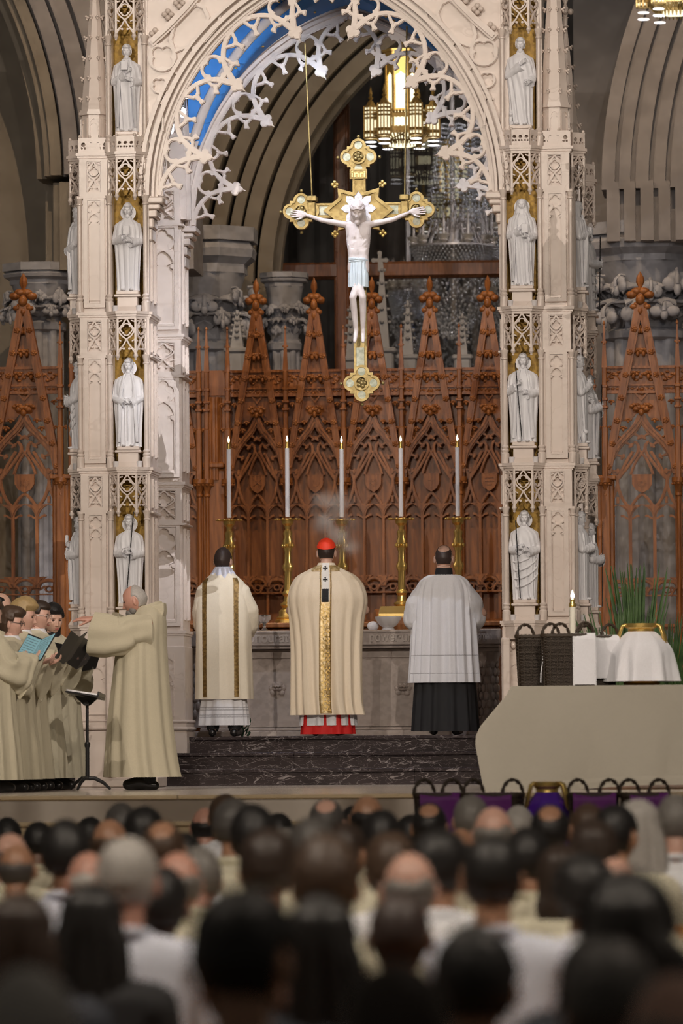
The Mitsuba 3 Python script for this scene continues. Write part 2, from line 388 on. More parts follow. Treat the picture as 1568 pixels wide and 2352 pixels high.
# ---------------- the setting: floors, steps, stone arches, window ----------------
ZP, ZT = 1.265, 1.71          # sanctuary floor, altar platform
add('floor', bx(-12, 14, -3, 36.3, -0.2, 0.0), 'nave_floor', kind='structure', label='dark nave floor under the pews')
add('floor_sanctuary', bx(-9, 10, 38.62, 80, 1.0, ZP), 'floor_marble', kind='structure', label='streaked grey and tan marble floor of the sanctuary')
k = thing('sanctuary_steps', 'tan marble steps rising from the nave to the sanctuary floor', 'steps', kind='structure')
stair = {}
for i in range(7):
    y0, z1 = 36.2 + 0.4 * i, ZP * (i + 1) / 7
    for j in range(7):
        w = 2.0
        if ('s') not in stair: stair['s'] = sh(cat(bbx(0.002, w - 0.002, 0, 0.46, -0.03, 0, 0.006), bx(0.002, w - 0.002, 0.025, 0.46, -ZP / 7, -0.028)), 'tan_marble', False)
        put('step_slab', stair['s'], k, tr(-6.3 + j * w + (0.62 if i % 2 else 0.0), y0, z1))
k = thing('altar_steps', 'dark veined marble steps in front of the altar', 'steps', kind='structure')
cuts = [[-2.95, -1.1, 0.62, 1.9, 2.95], [-2.95, -0.5, 1.2, 2.95], [-2.95, -1.5, 0.1, 2.1, 2.95]]
for i, yf in enumerate((49.8, 50.2, 50.6)):
    z1, z0 = ZP + 0.148 * (i + 1), ZP + 0.148 * i
    for a, b in zip(cuts[i][:-1], cuts[i][1:]):
        add('riser_slab', bx(a + .001, b - .001, yf + 0.022, yf + 0.3, z0 + 0.001, z1 - 0.034), 'step_marble', k, False)
        add('tread_slab', bbx(a + .001, b - .001, yf, 54.9 if i == 2 else yf + 0.45, z1 - 0.033, z1, 0.006), 'step_marble', k, False)
        add('string_moulding', bbx(a + .001, b - .001, yf + 0.012, yf + 0.03, z1 - 0.046, z1 - 0.0335, 0.003), 'step_marble', k, False)
add('altar_platform', bx(-2.9, 2.9, 50.95, 54.9, ZP, ZT - 0.035), 'step_marble', kind='structure')

def ring(cpx, Y, R0, R1, a0, a1, yf, yb, n=40):
    """A piece of a big moulded arch; centre and radii measured in pixels at depth Y."""
    c = at(cpx[0], cpx[1], Y); s = PXS(Y)
    pts = arc(c[0], c[2], R1 / s, a0, a1, n) + arc(c[0], c[2], R0 / s, a1, a0, n)
    return ext(Polygon(pts), yf, yb)
def jamb(x0, x1, ytop, ybot, Y, yf, yb):
    a, b = W(x0, ytop, Y), W(x1, ytop, Y); zb = W(x0, ybot, Y)[1]
    return bx(a[0], b[0], yf, yb, zb, a[1])
# left: arch of the side chapel, opening to the left
k = thing('wall_left', 'grey brown stone arch with many mouldings behind the left tower', 'wall', kind='structure')
Y = 58.0
prof = [(980, 1005, .25), (1005, 1022, 0.0), (1022, 1047, -.10), (1047, 1056, .06), (1056, 1090, -.18), (1090, 1100, -.04), (1100, 1135, -.26), (1135, 1146, -.10), (1146, 1200, -.3), (1200, 1330, -.15)]
for i, (r0, r1, d) in enumerate(prof):
    add('arch_moulding', cat(ring((122 - 1005, 420), Y, r0, r1, 0, 0.62, Y + d, Y + 0.8), jamb(122 - 1005 + r0, 122 - 1005 + r1, 420, 622, Y, Y + d, Y + 0.8)), 'limestone' if r1 < 1050 else 'limestone_cool', k, 20)
add('back_panel', bx(-9, W(150, 0, 60)[0], 59.2, 59.4, ZP, 11), 'limestone', k)
add('pilaster', bbx(W(92, 0, 59)[0], W(108, 0, 59)[0], 59.0, 59.25, ZP, W(0, 700, 59)[1], .02), 'limestone_cool', k)
add('pilaster', bbx(W(112, 0, 59)[0], W(168, 0, 59)[0], 58.85, 59.25, ZP, W(0, 760, 59)[1], .02), 'limestone', k)
# right: bundled ribs of the crossing
k = thing('wall_right', 'grey stone ribs rising and leaning right behind the right tower', 'wall', kind='structure')
prof = [(1168, 1198, -.10), (1158, 1168, -.02), (1132, 1158, -.16), (1120, 1132, -.06), (1090, 1120, -.22), (1079, 1090, -.10), (1052, 1079, -.18), (1040, 1052, -.08), (1006, 1040, -.28), (994, 1006, -.14), (960, 994, -.2), (948, 960, -.08), (880, 948, -.26)]
for r0, r1, d in prof:
    add('arch_moulding', cat(ring((1393 + 1198, 420), Y, r0, r1, PI, PI - 0.62, Y + d, Y + 0.8), jamb(2591 - r1, 2591 - r0, 420, 556, Y, Y + d, Y + 0.8)), 'limestone_cool', k, 20)
add('back_panel', bx(W(1300, 0, 60)[0], 10, 62.0, 62.2, ZP, 11), 'limestone_cool', k)
# middle: great arch around the window
k = thing('wall_back', 'brown stone arch with broad mouldings around the dark window', 'wall', kind='structure')
Y = 61.5
for i, (r0, r1, d) in enumerate([(655, 668, .25), (668, 702, -.05), (702, 710, .20), (710, 742, -.16), (742, 748, .05), (748, 772, -.20), (772, 780, .12), (780, 812, -.30), (812, 822, .05), (822, 872, -.46), (872, 884, -.25), (884, 960, -.6), (960, 1150, -.5)]):
    add('arch_moulding', cat(ring((1292, 640), Y, r0, r1, PI, PI - 1.5, Y + d, Y + 0.5, 60), jamb(1292 - r1, 1292 - r0, 640, 1100, Y, Y + d, Y + 0.5)), 'limestone', k, 20)
def lobed(r, n=8, k=0.24):
    return unary_union([disc(0, 0, r * 0.86, 8)] + [disc(r * 0.80 * math.cos(2 * PI * i / n), r * 0.80 * math.sin(2 * PI * i / n), r * k, 5) for i in range(n)])
def octo(r, rot=PI / 8): return Polygon([(r * math.cos(rot + i * PI / 4), r * math.sin(rot + i * PI / 4)) for i in range(8)])
def leaf(w, h, out, seed=0, nu=9, nv=14):
    u = np.linspace(-1, 1, nu); v = np.linspace(0, 1, nv); vv, uu = np.meshgrid(v, u, indexing='ij')
    wd = w * (0.25 + np.sin(PI * np.clip(vv * 0.9 + 0.08, 0, 1)) ** 0.8) * (1 + 0.30 * np.sin(vv * 6 * PI + seed))
    x = wd * uu * 0.5
    y = -(out * (0.15 * vv + 0.85 * vv ** 2.5)) + 0.35 * w * (uu ** 2) * (0.4 - vv)
    z = h * (vv - 0.42 * vv ** 5) - 0.10 * h * (uu ** 2) * vv
    return plate(np.stack([x, y, z], -1), 0.03 * w + 0.01)
def capital(name, cpx, Y, rpx, ytop, label, leaves=10):
    """Clustered pier with leafy capital: ytop = list of pixel heights (abacus top, slab, roll, ring, foliage bottom, neck ring, end)."""
    s = PXS(Y); r = rpx / s; c = at(cpx, 600, Y); z = [at(cpx, y, Y)[2] for y in ytop]
    k = thing(name, label, 'column', kind='structure')
    add('abacus_slab', moved(extz(octo(r * 1.55), z[1], z[0]), (c[0], c[1], 0)), 'capital_stone', k, 20)
    add('abacus_roll', moved(lathe([(r * 1.25, z[2]), (r * 1.48, z[2] + .3 * (z[1] - z[2])), (r * 1.52, z[2] + .65 * (z[1] - z[2])), (r * 1.4, z[1])], 8), (c[0], c[1], 0), PI / 8), 'capital_stone', k, 20)
    add('abacus_step', moved(extz(octo(r * 1.25), z[3], z[2]), (c[0], c[1], 0)), 'capital_stone', k, 20)
    add('bell', moved(lathe([(r * 0.78, z[5]), (r * 0.82, z[4]), (r * 0.95, (z[4] + z[3]) / 2), (r * 1.15, z[3])], 24), (c[0], c[1], 0)), 'capital_stone', k, 40)
    add('neck_ring', moved(lathe([(r * .8, z[5] - .10), (r * 1.02, z[5] - .07), (r * 1.05, z[5]), (r * .86, z[5] + .04)], 24), (c[0], c[1], 0)), 'capital_stone', k, 40)
    add('shaft', moved(extz(affinity.scale(lobed(r * 0.9), 1, 1), ZP, z[5] - .08), (c[0], c[1], 0)), 'capital_stone', k, 25)
    H = z[3] - z[5]
    lf = [sh(leaf(r * 0.78, H * (0.98, 0.62)[q], r * (0.55, 0.62)[q], q), 'capital_stone', 50) for q in (0, 1)]
    curl = sh(cat(ellip((0, -.02, .06 * r), r * .21, r * .12, r * .15, 2), ellip((-.17 * r, -.10 * r, -.10 * r), r * .15, r * .09, r * .17, 2), ellip((.17 * r, -.10 * r, -.10 * r), r * .15, r * .09, r * .17, 2), ellip((0, -.16 * r, -.22 * r), r * .08, r * .08, r * .16, 2), tube([(0, .1 * r, .22 * r), (0, -.05 * r, .24 * r), (0, -.2 * r, .1 * r), (0, -.2 * r, -.1 * r)], r * .05, 6)), 'capital_stone', 60)
    rg = np.random.RandomState(int(cpx))
    for q in (0, 1):
        for i in range(leaves):
            a = 2 * PI * (i + 0.5 * q) / leaves + 0.1
            dx, dy = math.sin(a), -math.cos(a)
            if dy > 0.45: continue
            rr = r * (0.80 + 0.02 * q)
            put('leaf', lf[q], k, tr(c[0] + dx * rr, c[1] + dy * rr, z[5] + H * 0.02, math.degrees(a)))
            ro = rr + r * (0.50, 0.50)[q]
            put('leaf_curl', curl, k, tr(c[0] + dx * ro, c[1] + dy * ro, z[5] + H * ((0.62, 0.30)[q] + rg.uniform(-.10, .10)), math.degrees(a) + rg.uniform(-35, 35), tuple(rg.uniform(.75, 1.25, 3))))
    return k
capital('column', 468, 60.2, 84, (528, 560, 612, 632, 735, 792, 850), 'clustered grey stone column with big curled leaves beside the white rear pier', 9)
capital('column_001', 1482, 58.6, 98, (518, 545, 592, 606, 700, 765, 850), 'grey stone column with leafy capital behind the right tower', 12)
capital('column_002', 92, 58.2, 58, (608, 626, 646, 656, 710, 745, 800), 'slender grey column with leafy capital behind the left tower', 10)
capital('column_003', 652, 61.0, 38, (628, 640, 652, 660, 745, 790, 830), 'small pale stone column with leafy capital left of the window', 9)
# window of the chapel behind the screen
Y = 63.0
k = thing('window_1', 'tall dark window in oak frame behind the carved screen', 'window', kind='structure')
def wbar(x0, x1, y0, y1, d=.12):
    a, b = W(x0, (y0 + y1) / 2, Y), W(x1, (y0 + y1) / 2, Y)
    zt, zb = W((x0 + x1) / 2, y0, Y)[1], W((x0 + x1) / 2, y1, Y)[1]
    return cat(bbx(a[0], b[0], Y - d, Y + .1, zb, zt, .02), bbx(a[0] + .03, b[0] - .03, Y - d - .03, Y, zb + .02, zt - .02, .01))
add('mullion', wbar(768, 804, -120, 1100), 'oak_dark', k)
add('mullion', wbar(1150, 1190, -120, 1100), 'oak_dark', k)
add('jamb', wbar(600, 636, 120, 1100), 'oak_dark', k)
add('transom', wbar(600, 1200, 602, 640, .10), 'oak_dark', k)
for x0, x1 in ((630, 772), (800, 1154)):
    for y0, y1 in ((-120, 606), (636, 1100)):
        a, b = W(x0, y0, Y), W(x1, y1, Y)
        v = np.array([[a[0], Y + .03, b[1]], [b[0], Y + .03, b[1]], [b[0], Y + .03, a[1]], [a[0], Y + .03, a[1]]])
        add('pane', trimesh.Trimesh(v, [[0, 1, 2], [0, 2, 3]], process=False), 'pane_glass', k, False)
# chapel behind the glass
k = thing('chapel_wall', 'dark ribbed stone wall seen through the window', 'wall', kind='structure')
add('back_panel', bx(-6, 8, 78, 78.3, ZP, 16), 'limestone_cool', k)
for x, yo in ((640, .0), (672, .25), (700, .0), (735, .3), (850, .2), (905, .0), (960, .3), (1040, 0.1)):
    c = at(x, 300, 76.5 + yo); c2 = c + np.array([0.9, 0, 5.0])
    add('rib', tube([(c[0], c[1], ZP), (c[0], c[1], c[2] - .6)] + [(c[0] + (1 - math.cos(t)) * 1.6, c[1], c[2] - .6 + math.sin(t) * 3.8) for t in np.linspace(.1, 1.4, 12)], .12, 8), 'limestone_cool', k)
# ---------------- people: heads, hair, hands, bodies ----------------
def rotm(yaw=0, pitch=0, roll=0):
    """Facing +y; yaw turns left (counter-clockwise from above), pitch > 0 looks up, roll tilts."""
    cy, sy, cp, sp, cr, sr = math.cos(yaw), math.sin(yaw), math.cos(pitch), math.sin(pitch), math.cos(roll), math.sin(roll)
    Rz = np.array([[cy, -sy, 0], [sy, cy, 0], [0, 0, 1]]); Rx = np.array([[1, 0, 0], [0, cp, -sp], [0, sp, cp]]); Ry = np.array([[cr, 0, sr], [0, 1, 0], [-sr, 0, cr]])
    return Rz @ Rx @ Ry
def head_points(d, wide=1.0, heavy=0.0):
    x, y, z = d.T
    r = 1 / np.sqrt((x / .077) ** 2 + (y / .097) ** 2 + (z / .118) ** 2)
    p = d * r[:, None]
    t = np.clip(-p[:, 2] / .118, 0, 1)
    p[:, 0] *= (1 - (.30 - .2 * heavy) * t ** 1.5) * wide
    back = np.clip(-p[:, 1] / .05, 0, 1)
    p[:, 1] += back * .045 * t ** 1.3
    p[:, 1] = np.where(p[:, 1] > .080, .080 + (p[:, 1] - .080) * .35, p[:, 1])
    fr = np.clip((p[:, 1] - .02) / .03, 0, 1)
    X, Z = p[:, 0], p[:, 2]
    g = lambda u, s: np.exp(-(u / s) ** 2)
    nose = g(X, .0105) * np.clip((.022 - Z) / .055, 0, 1) * np.clip((Z + .050) / .010, 0, 1)
    p[:, 1] += fr * (.026 * nose + .006 * g(np.abs(X) - .012, .007) * g(Z + .040, .009)
        - .010 * g(np.abs(X) - .031, .015) * g(Z - .006, .012) + .005 * g(np.abs(X) - .030, .022) * g(Z - .028, .008)
        + .006 * g(X, .024) * g(Z + .064, .011) - .006 * g(X, .024) * g(Z + .064, .0028) - .004 * g(X, .03) * g(Z + .083, .006)
        + .010 * g(X, .026) * g(Z + .104, .018) + .004 * g(np.abs(X) - .045, .018) * g(Z + .020, .02))
    return p
def head_tm(sub=4, wide=1.0, heavy=0.0, ears=True):
    ico = trimesh.creation.icosphere(subdivisions=sub)
    m = trimesh.Trimesh(head_points(ico.vertices.copy(), wide, heavy), ico.faces, process=False)
    if not ears: return m
    M = [to_mf(m)]
    for sx in (-1, 1):
        e = trimesh.creation.icosphere(subdivisions=max(2, sub - 2)); v = e.vertices * [.010, .019, .033]
        v[:, 1] += np.where(v[:, 2] < 0, .2 * v[:, 2] * -1 * .4, 0); v[:, 0] += sx * (np.abs(v[:, 1]) * -.0)
        e.vertices = v @ rotm(-sx * .45).T + [sx * .0795 * wide, -.010, -.012]; M.append(to_mf(e))
    return to_tm(union(M))
def sstep(a, b, x):
    t = np.clip((x - a) / (b - a), 0, 1); return t * t * (3 - 2 * t)
def hair_tm(style, thick=.018, sub=4, seed=0, wide=1.0):
    """A cap of hair: shows where the mask is over zero and dives under the skin elsewhere."""
    ico = trimesh.creation.icosphere(subdivisions=sub); d = ico.vertices.copy()
    p = head_points(d.copy(), wide)
    x, y, z = p.T
    line = .045 + .25 * np.clip(.07 - y, 0, None) * 0          # hair line at the forehead
    front = np.where(y > .03, sstep(.050, .068, z), 1.0)
    side = np.where((y <= .03), sstep(-.030 - .45 * np.clip(-y, 0, .05), -.012 - .45 * np.clip(-y, 0, .05), z), 1.0)
    side = np.where((np.abs(x) > .05) & (y > -.035), np.minimum(side, sstep(.012, .026, z)), side)
    low = np.where(y < -.01, sstep(-.070, -.048, z + .35 * np.clip(np.abs(x) - .045, 0, 1)), 1)
    mask = np.where(y > .03, front, np.where(y < -.02, low, np.minimum(side, 1)))
    ear = sstep(.9, 1.25, np.sqrt(((y + .008) / .024) ** 2 + ((z + .012) / .040) ** 2)); mask = np.where(np.abs(x) > .045, mask * ear, mask) if style != 'full_over' else mask
    top = np.sqrt((x / .062) ** 2 + ((y + .012) / .075) ** 2)
    if style == 'bald': mask = mask * sstep(.050, .004, z + .04 * (meshkit.fbm(p * 30 + seed, 2) - .5))
    elif style == 'crown': mask = mask * sstep(.32, .60, np.sqrt((x / .062) ** 2 + ((y + .045) / .085) ** 2 + ((z - .085) / .055) ** 2) - .35)
    elif style == 'frontbald': mask = mask * sstep(.030, -.012, y + .35 * np.clip(z - .05, 0, 1) - .5 * np.clip(.02 - z, 0, .05))
    elif style == 'receding': mask = mask * np.where(y > -.005, sstep(.0, .35, np.abs(x) / .077 - .55 + (z < .045)), 1)
    n = meshkit.fbm(p * 45 + seed * 7.3, 3)
    n2 = meshkit.noise(p * np.array([14, 14, 9]) + seed * 3.1)
    off = mask * thick * (.55 + .6 * n2 + .35 * n) - .006 * (1 - mask)
    nrm = p / np.linalg.norm(p, axis=1, keepdims=True)
    if style in ('full', 'full_over'): off = off * (1 + .6 * sstep(.0, .10, z))
    return trimesh.Trimesh(p + nrm * off[:, None], ico.faces, process=False)
def long_hair_tm(length=.30, width=.105, seed=0, wave=.006):
    """Hair that falls behind the head to the shoulders or below."""
    L = Loft([(.122, 0, -.015, .012, .012, 0), (.112, 0, -.018, .060, .062, .001), (.075, 0, -.026, .088, .090, .002), (.02, 0, -.042, .096, .082, .003), (-.06, 0, -.060, width * .92, .066, wave), (-.06 - length * .45, 0, -.075, width, .055, wave), (-.06 - length * .85, 0, -.085, width * .9, .042, wave), (-.06 - length, 0, -.088, width * .6, .028, wave)], folds=16, power=2.1, seed=seed)
    return L.mesh(36, 64)
def place_head(m, pos, R, s=1.0):
    m = m.copy(); m.vertices = (m.vertices * s) @ R.T + np.array(pos); return m
def hand_m(wr, f, nrm, curl=.25, spread=1.0, thumb=1, s=1.0, hook=None):
    """A hand from the wrist along f; nrm is the direction the palm faces; thumb = +1 or -1 picks its side."""
    f = np.array(f, float); f /= np.linalg.norm(f); n = np.array(nrm, float); n -= f * (n @ f); n /= np.linalg.norm(n)
    l = np.cross(f, n) * thumb
    wr = np.array(wr, float)
    ms = []
    kn = [wr + f * .088 * s + l * o * s for o in (.031, .011, -.011, -.030)]
    ms.append(hull((wr, .023 * s), (wr + f * .03 * s + l * .024 * s, .017 * s), (wr + f * .03 * s - l * .022 * s, .016 * s), *[(q, .0125 * s) for q in kn]))
    for i, (q, L) in enumerate(zip(kn, (.068, .076, .071, .056))):
        a = curl * (1 + .12 * i); d = f * math.cos(a * .6) + n * math.sin(a * .6) + l * (.10 - .066 * i) * spread
        d /= np.linalg.norm(d)
        p1 = q + d * L * .45 * s; a2 = a * 1.7
        d2 = f * math.cos(a2) + n * math.sin(a2) + l * (.06 - .04 * i) * spread; d2 /= np.linalg.norm(d2); p2 = p1 + d2 * L * .33 * s
        a3 = a * 2.6; d3 = f * math.cos(a3) + n * math.sin(a3); p3 = p2 + d3 * L * .26 * s
        ms += [bone(q, .0105 * s, p1, .0092 * s, 10), bone(p1, .0092 * s, p2, .0084 * s, 10), bone(p2, .0084 * s, p3, .0072 * s, 10)]
    t0 = wr + f * .022 * s + l * .020 * s; d = f * .62 + l * .68 + n * .35; d /= np.linalg.norm(d); t1 = t0 + d * .042 * s
    d2 = f * .85 + l * .30 + n * .40; d2 /= np.linalg.norm(d2); t2 = t1 + d2 * .032 * s; t3 = t2 + d2 * .022 * s
    ms += [bone(t0, .014 * s, t1, .011 * s, 10), bone(t1, .011 * s, t2, .0095 * s, 10), bone(t2, .0095 * s, t3, .008 * s, 10)]
    return to_mf(smoothed(union(ms), .007, 5))
def stand(H=1.75):
    k = H / 1.75
    J = dict(head=(0, .015, 1.632), neck=(0, -.01, 1.50), shL=(-.175, -.01, 1.435), shR=(.175, -.01, 1.435), elL=(-.23, -.01, 1.15), elR=(.23, -.01, 1.15), wrL=(-.22, .10, .92), wrR=(.22, .10, .92),
             hipL=(-.09, 0, .92), hipR=(.09, 0, .92), knL=(-.10, .02, .50), knR=(.10, .02, .50), anL=(-.10, -.02, .085), anR=(.10, -.02, .085), toL=(-.12, .15, .035), toR=(.12, .15, .035))
    return {a: np.array(b) * k for a, b in J.items()}
def seated():
    J = stand()
    J.update({a: np.array(b) for a, b in dict(head=(0, .03, 1.195), neck=(0, -.01, 1.035), shL=(-.178, -.02, .945), shR=(.178, -.02, .945), elL=(-.225, .03, .70), elR=(.225, .03, .70), wrL=(-.12, .26, .64), wrR=(.12, .26, .64),
             hipL=(-.09, .02, .53), hipR=(.09, .02, .53), knL=(-.13, .42, .50), knR=(.13, .42, .50), anL=(-.13, .40, .085), anR=(.13, .40, .085), toL=(-.15, .56, .035), toR=(.15, .56, .035)).items()})
    return J
def body_tm(J, yaw=0, pitch=0, roll=0, hands=None, sub=4, rs=1.0, wide=1.0, heavy=0.0, length=.035, it=10, headscale=1.0, ears=True, thin=1.0, hs=1.0):
    """One continuous body. hands: {'L': (f, nrm, curl), 'R': ...} or None for simple relaxed hands."""
    c = lambda a, b, t=.5: np.array(J[a]) * (1 - t) + np.array(J[b]) * t
    sh_, hp = c('shL', 'shR'), c('hipL', 'hipR')
    rib = sh_ * .62 + hp * .38; wst = sh_ * .30 + hp * .70
    ax = np.array(J['shR']) - np.array(J['shL']); ax /= np.linalg.norm(ax)
    r = lambda v: v * rs * thin
    ms = [hull((c('shL', 'shR', .12), r(.066)), (c('shL', 'shR', .88), r(.066)), (rib - ax * .075 * rs, r(.100)), (rib + ax * .075 * rs, r(.100)), (np.array(J['neck']) - [0, 0, .05 * rs], r(.062))),
          hull((rib - ax * .075 * rs, r(.100)), (rib + ax * .075 * rs, r(.100)), (wst - ax * .055 * rs, r(.098)), (wst + ax * .055 * rs, r(.098))),
          hull((wst - ax * .055 * rs, r(.098)), (wst + ax * .055 * rs, r(.098)), (J['hipL'], r(.098)), (J['hipR'], r(.098))),
          bone(np.array(J['neck']) - [0, 0, .04 * rs], r(.062), np.array(J['neck']) * .35 + np.array(J['head']) * .65 - [0, .012 * rs, .03 * rs], r(.052)),
          hull((np.array(J['neck']) - [0, 0, .02 * rs], r(.050)), (c('shL', 'shR', .28), r(.042)), (c('shL', 'shR', .72), r(.042)))]
    for s in 'LR':
        ms += [bone(J['sh' + s], r(.060), J['el' + s], r(.043)), bone(J['el' + s], r(.042), J['wr' + s], r(.027)),
               bone(J['hip' + s], r(.092), J['kn' + s], r(.060)), bone(J['kn' + s], r(.058), np.array(J['kn' + s]) * .7 + np.array(J['an' + s]) * .3 - [0, .015 * rs, 0], r(.056)),
               bone(np.array(J['kn' + s]) * .7 + np.array(J['an' + s]) * .3 - [0, .015 * rs, 0], r(.056), J['an' + s], r(.038)),
               hull((J['an' + s], r(.040)), (np.array(J['an' + s]) + [0, -.04 * rs, -.04 * rs], r(.030)), (J['to' + s], r(.028)))]
    B = smoothed(union(ms), length * rs, it)
    R = rotm(yaw, pitch, roll)
    out = [to_mf(B), to_mf(place_head(head_tm(sub, wide, heavy, ears), J['head'], R, rs * headscale))]
    for s in 'LR':
        d = np.array(J['wr' + s]) - np.array(J['el' + s]); d /= np.linalg.norm(d)
        if hands and s in hands:
            f, n, cu = hands[s]; out.append(hand_m(np.array(J['wr' + s]), f, n, cu, 1.0, (1 if s == 'L' else -1) * (hands.get('flip', 1)), rs * hs))
        elif hands is not None or sub >= 4:
            out.append(hand_m(J['wr' + s], d, (.9 if s == 'L' else -.9, .3, -.2), .35, 1.0, 1 if s == 'L' else -1, rs * hs))
        else:
            ms2 = [bone(J['wr' + s], .024, np.array(J['wr' + s]) + d * .09, .022)] + [bone(np.array(J['wr' + s]) + d * .08 + ax * o, .010, np.array(J['wr' + s]) + d * (.16 - abs(o) * .5) + ax * o - [0, 0, .02], .008, 8) for o in (-.027, -.009, .009, .027)]
            out.append(union(ms2))
    return to_tm(union(out))
def eyes_tm(pos, R, s=1.0):
    return [place_head(ellip((sx * .031, .0775, .006), .0135, .007, .0055, 2), pos, R, s) for sx in (-1, 1)], [place_head(ellip((sx * .031, .0835, .026), .019, .005, .0035, 2), pos, R, s) for sx in (-1, 1)], place_head(ellip((0, .0905, -.0655), .019, .005, .006, 2), pos, R, s)
mat('eye_dark', (0.03, 0.02, 0.018), 0.3)
mat('lips', (0.42, 0.13, 0.11), 0.5)
def tube_loft(path, radii, power=2.0, folds=9, amp=.006, seed=1, nphi=40, nt=None, squash=None, flat=1.0):
    """A sleeve along a path; radii per path point; flat < 1 narrows it sideways to the plane of z."""
    from scipy.interpolate import PchipInterpolator
    P = np.array(path, float); t = np.linspace(0, 1, len(P)); nt = nt or 24
    tt = np.linspace(0, 1, nt); P = PchipInterpolator(t, P)(tt); Rr = PchipInterpolator(t, np.array(radii, float))(tt)
    if Rr.ndim == 1: Rr = np.stack([Rr, Rr * flat], 1)
    tg = np.gradient(P, axis=0); tg /= np.linalg.norm(tg, axis=1, keepdims=True)
    g = np.random.RandomState(seed); ph = g.rand(4) * 6.28
    V = []
    for i in range(nt):
        up = np.array([0, 0, 1.0]) if abs(tg[i][2]) < .93 else np.array([0, -1.0, 0])
        w = np.cross(tg[i], up); w /= np.linalg.norm(w); u = np.cross(w, tg[i])
        for k in range(nphi):
            a = 2 * PI * k / nphi
            f = amp * (math.sin(folds * a + ph[0] + 2.2 * tt[i]) + .6 * math.sin(3 * a + ph[1] + 5 * tt[i]) + .5 * math.sin(22 * tt[i] + 2 * a + ph[2])) * min(1, 4 * tt[i] + .2)
            V.append(P[i] + u * (Rr[i][0] + f) * math.cos(a) + w * (Rr[i][1] + f) * math.sin(a))
    F = []
    for i in range(nt - 1):
        for k in range(nphi):
            l = (k + 1) % nphi; A, B = i * nphi, (i + 1) * nphi; F += [[A + k, A + l, B + l], [A + k, B + l, B + k]]
    V += [P[0], P[-1] - tg[-1] * .04]
    for k in range(nphi):
        l = (k + 1) % nphi; F += [[len(V) - 2, l, k], [len(V) - 1, (nt - 1) * nphi + k, (nt - 1) * nphi + l]]
    m = trimesh.Trimesh(np.array(V), F, process=False); m.fix_normals(); return m

def sleeve_blob(pts, radii, seed=1, amp=.016, open_end=None):
    """A full soft sleeve: joined round limbs, loosened by vertical folds."""
    m = smoothed(union([bone(pts[i], radii[i], pts[i + 1], radii[i + 1], 18) for i in range(len(pts) - 1)]), .016, 10)
    v = m.vertices; n = meshkit.fbm(v * np.array([16, 16, 5.0]) + seed * 5.1, 3) - .5
    m.vertices = v + m.vertex_normals * (n * 2 * amp)[:, None]
    return m
# ---------------- the marble baldachin over the altar ----------------
BAL = thing('baldachin', 'tall white and cream marble gothic baldachin standing over the altar', 'baldachin')
LZ = [2.68, 4.04, 5.395, 6.785]
XI, YF, YR = 1.53, 47.85, 50.45
TOP = 8.95
def canopy_poly(w, h):
    """Pierced canopy plate: quatrefoil in a pointed diamond, crossing ribs, cusped arch below."""
    b = 0.010
    frame = sbox(-w / 2, 0.0, w / 2, h).difference(sbox(-w / 2 + b, -1, w / 2 - b, h - b))
    def curve(p):
        from scipy.interpolate import PchipInterpolator
        p = np.array(p); t = np.linspace(0, 1, len(p)); f = PchipInterpolator(t, p); return f(np.linspace(0, 1, 24))
    A = curve([(-.5 * w, .10 * h), (-.22 * w, .22 * h), (.0, .40 * h), (.28 * w, .52 * h), (.44 * w, .66 * h), (.22 * w, .82 * h), (0, .985 * h)])
    s = 0.013
    parts = [frame, stroke(A, s), stroke(A * [-1, 1], s)]
    dia = Polygon([(0, .97 * h), (.40 * w, .67 * h), (0, .43 * h), (-.40 * w, .67 * h)])
    parts.append(dia.difference(foil(0, .68 * h, .30 * w, 4, 0, .5)).intersection(disc(0, .68 * h, .36 * w)))
    for sx in (-1, 1):  # cusps of the lower arch and leaves in the corners
        parts += [stroke([(sx * .46 * w, .04 * h), (sx * .30 * w, .16 * h), (sx * .16 * w, .15 * h)], s * .8), disc(sx * .15 * w, .15 * h, .010, 3),
                  stroke([(sx * .45 * w, .40 * h), (sx * .30 * w, .36 * h)], s * .8), stroke([(sx * .45 * w, .90 * h), (sx * .25 * w, .93 * h)], s * .9)]
    return unary_union(parts).intersection(sbox(-w / 2, 0, w / 2, h))
def lancet_poly(w, h, circle=True):
    """Blind tracery: foiled circle over a cusped lancet."""
    body = sbox(-w / 2, 0, w / 2, h)
    zt = h - 0.008
    holes = []
    if circle:
        r = w * 0.44
        holes += [foil(0, zt - r - .004, r, 4, PI / 4 * 0, .52)]
        zt = zt - 2 * r - .012
        for sx in (-1, 1): holes.append(Polygon([(sx * w * .47, zt + .004), (sx * w * .47, zt + r * .5), (sx * w * .30, zt + .012)]))
    zs = zt - w * .62
    holes.append(unary_union([lancet(0, 0.012, zs, w * .86, 0.8).difference(unary_union([disc(sx * w * .40, zs - w * .02, w * .10, 4) for sx in (-1, 1)] + [stroke([(sx * w * .43, zs + w * .16), (sx * w * .20, zs + w * .05)], .008) for sx in (-1, 1)]))]))
    return body.difference(unary_union(holes))
FW = 0.156
FACET = relief(canopy_poly(FW, 0.315), -0.012, 0.008, .006, .003)
SIDEF = relief(canopy_poly(0.128, 0.315), -0.012, 0.008, .006, .003)
DIAP = relief(canopy_poly(0.125, 0.27), -0.020, 0.020, .008, .003)
PENDANT = lathe([(0.004, -0.055), (0.012, -0.048), (0.008, -0.04), (0.020, -0.022), (0.022, -0.012), (0.016, 0.0), (0.016, 0.01)], 8)
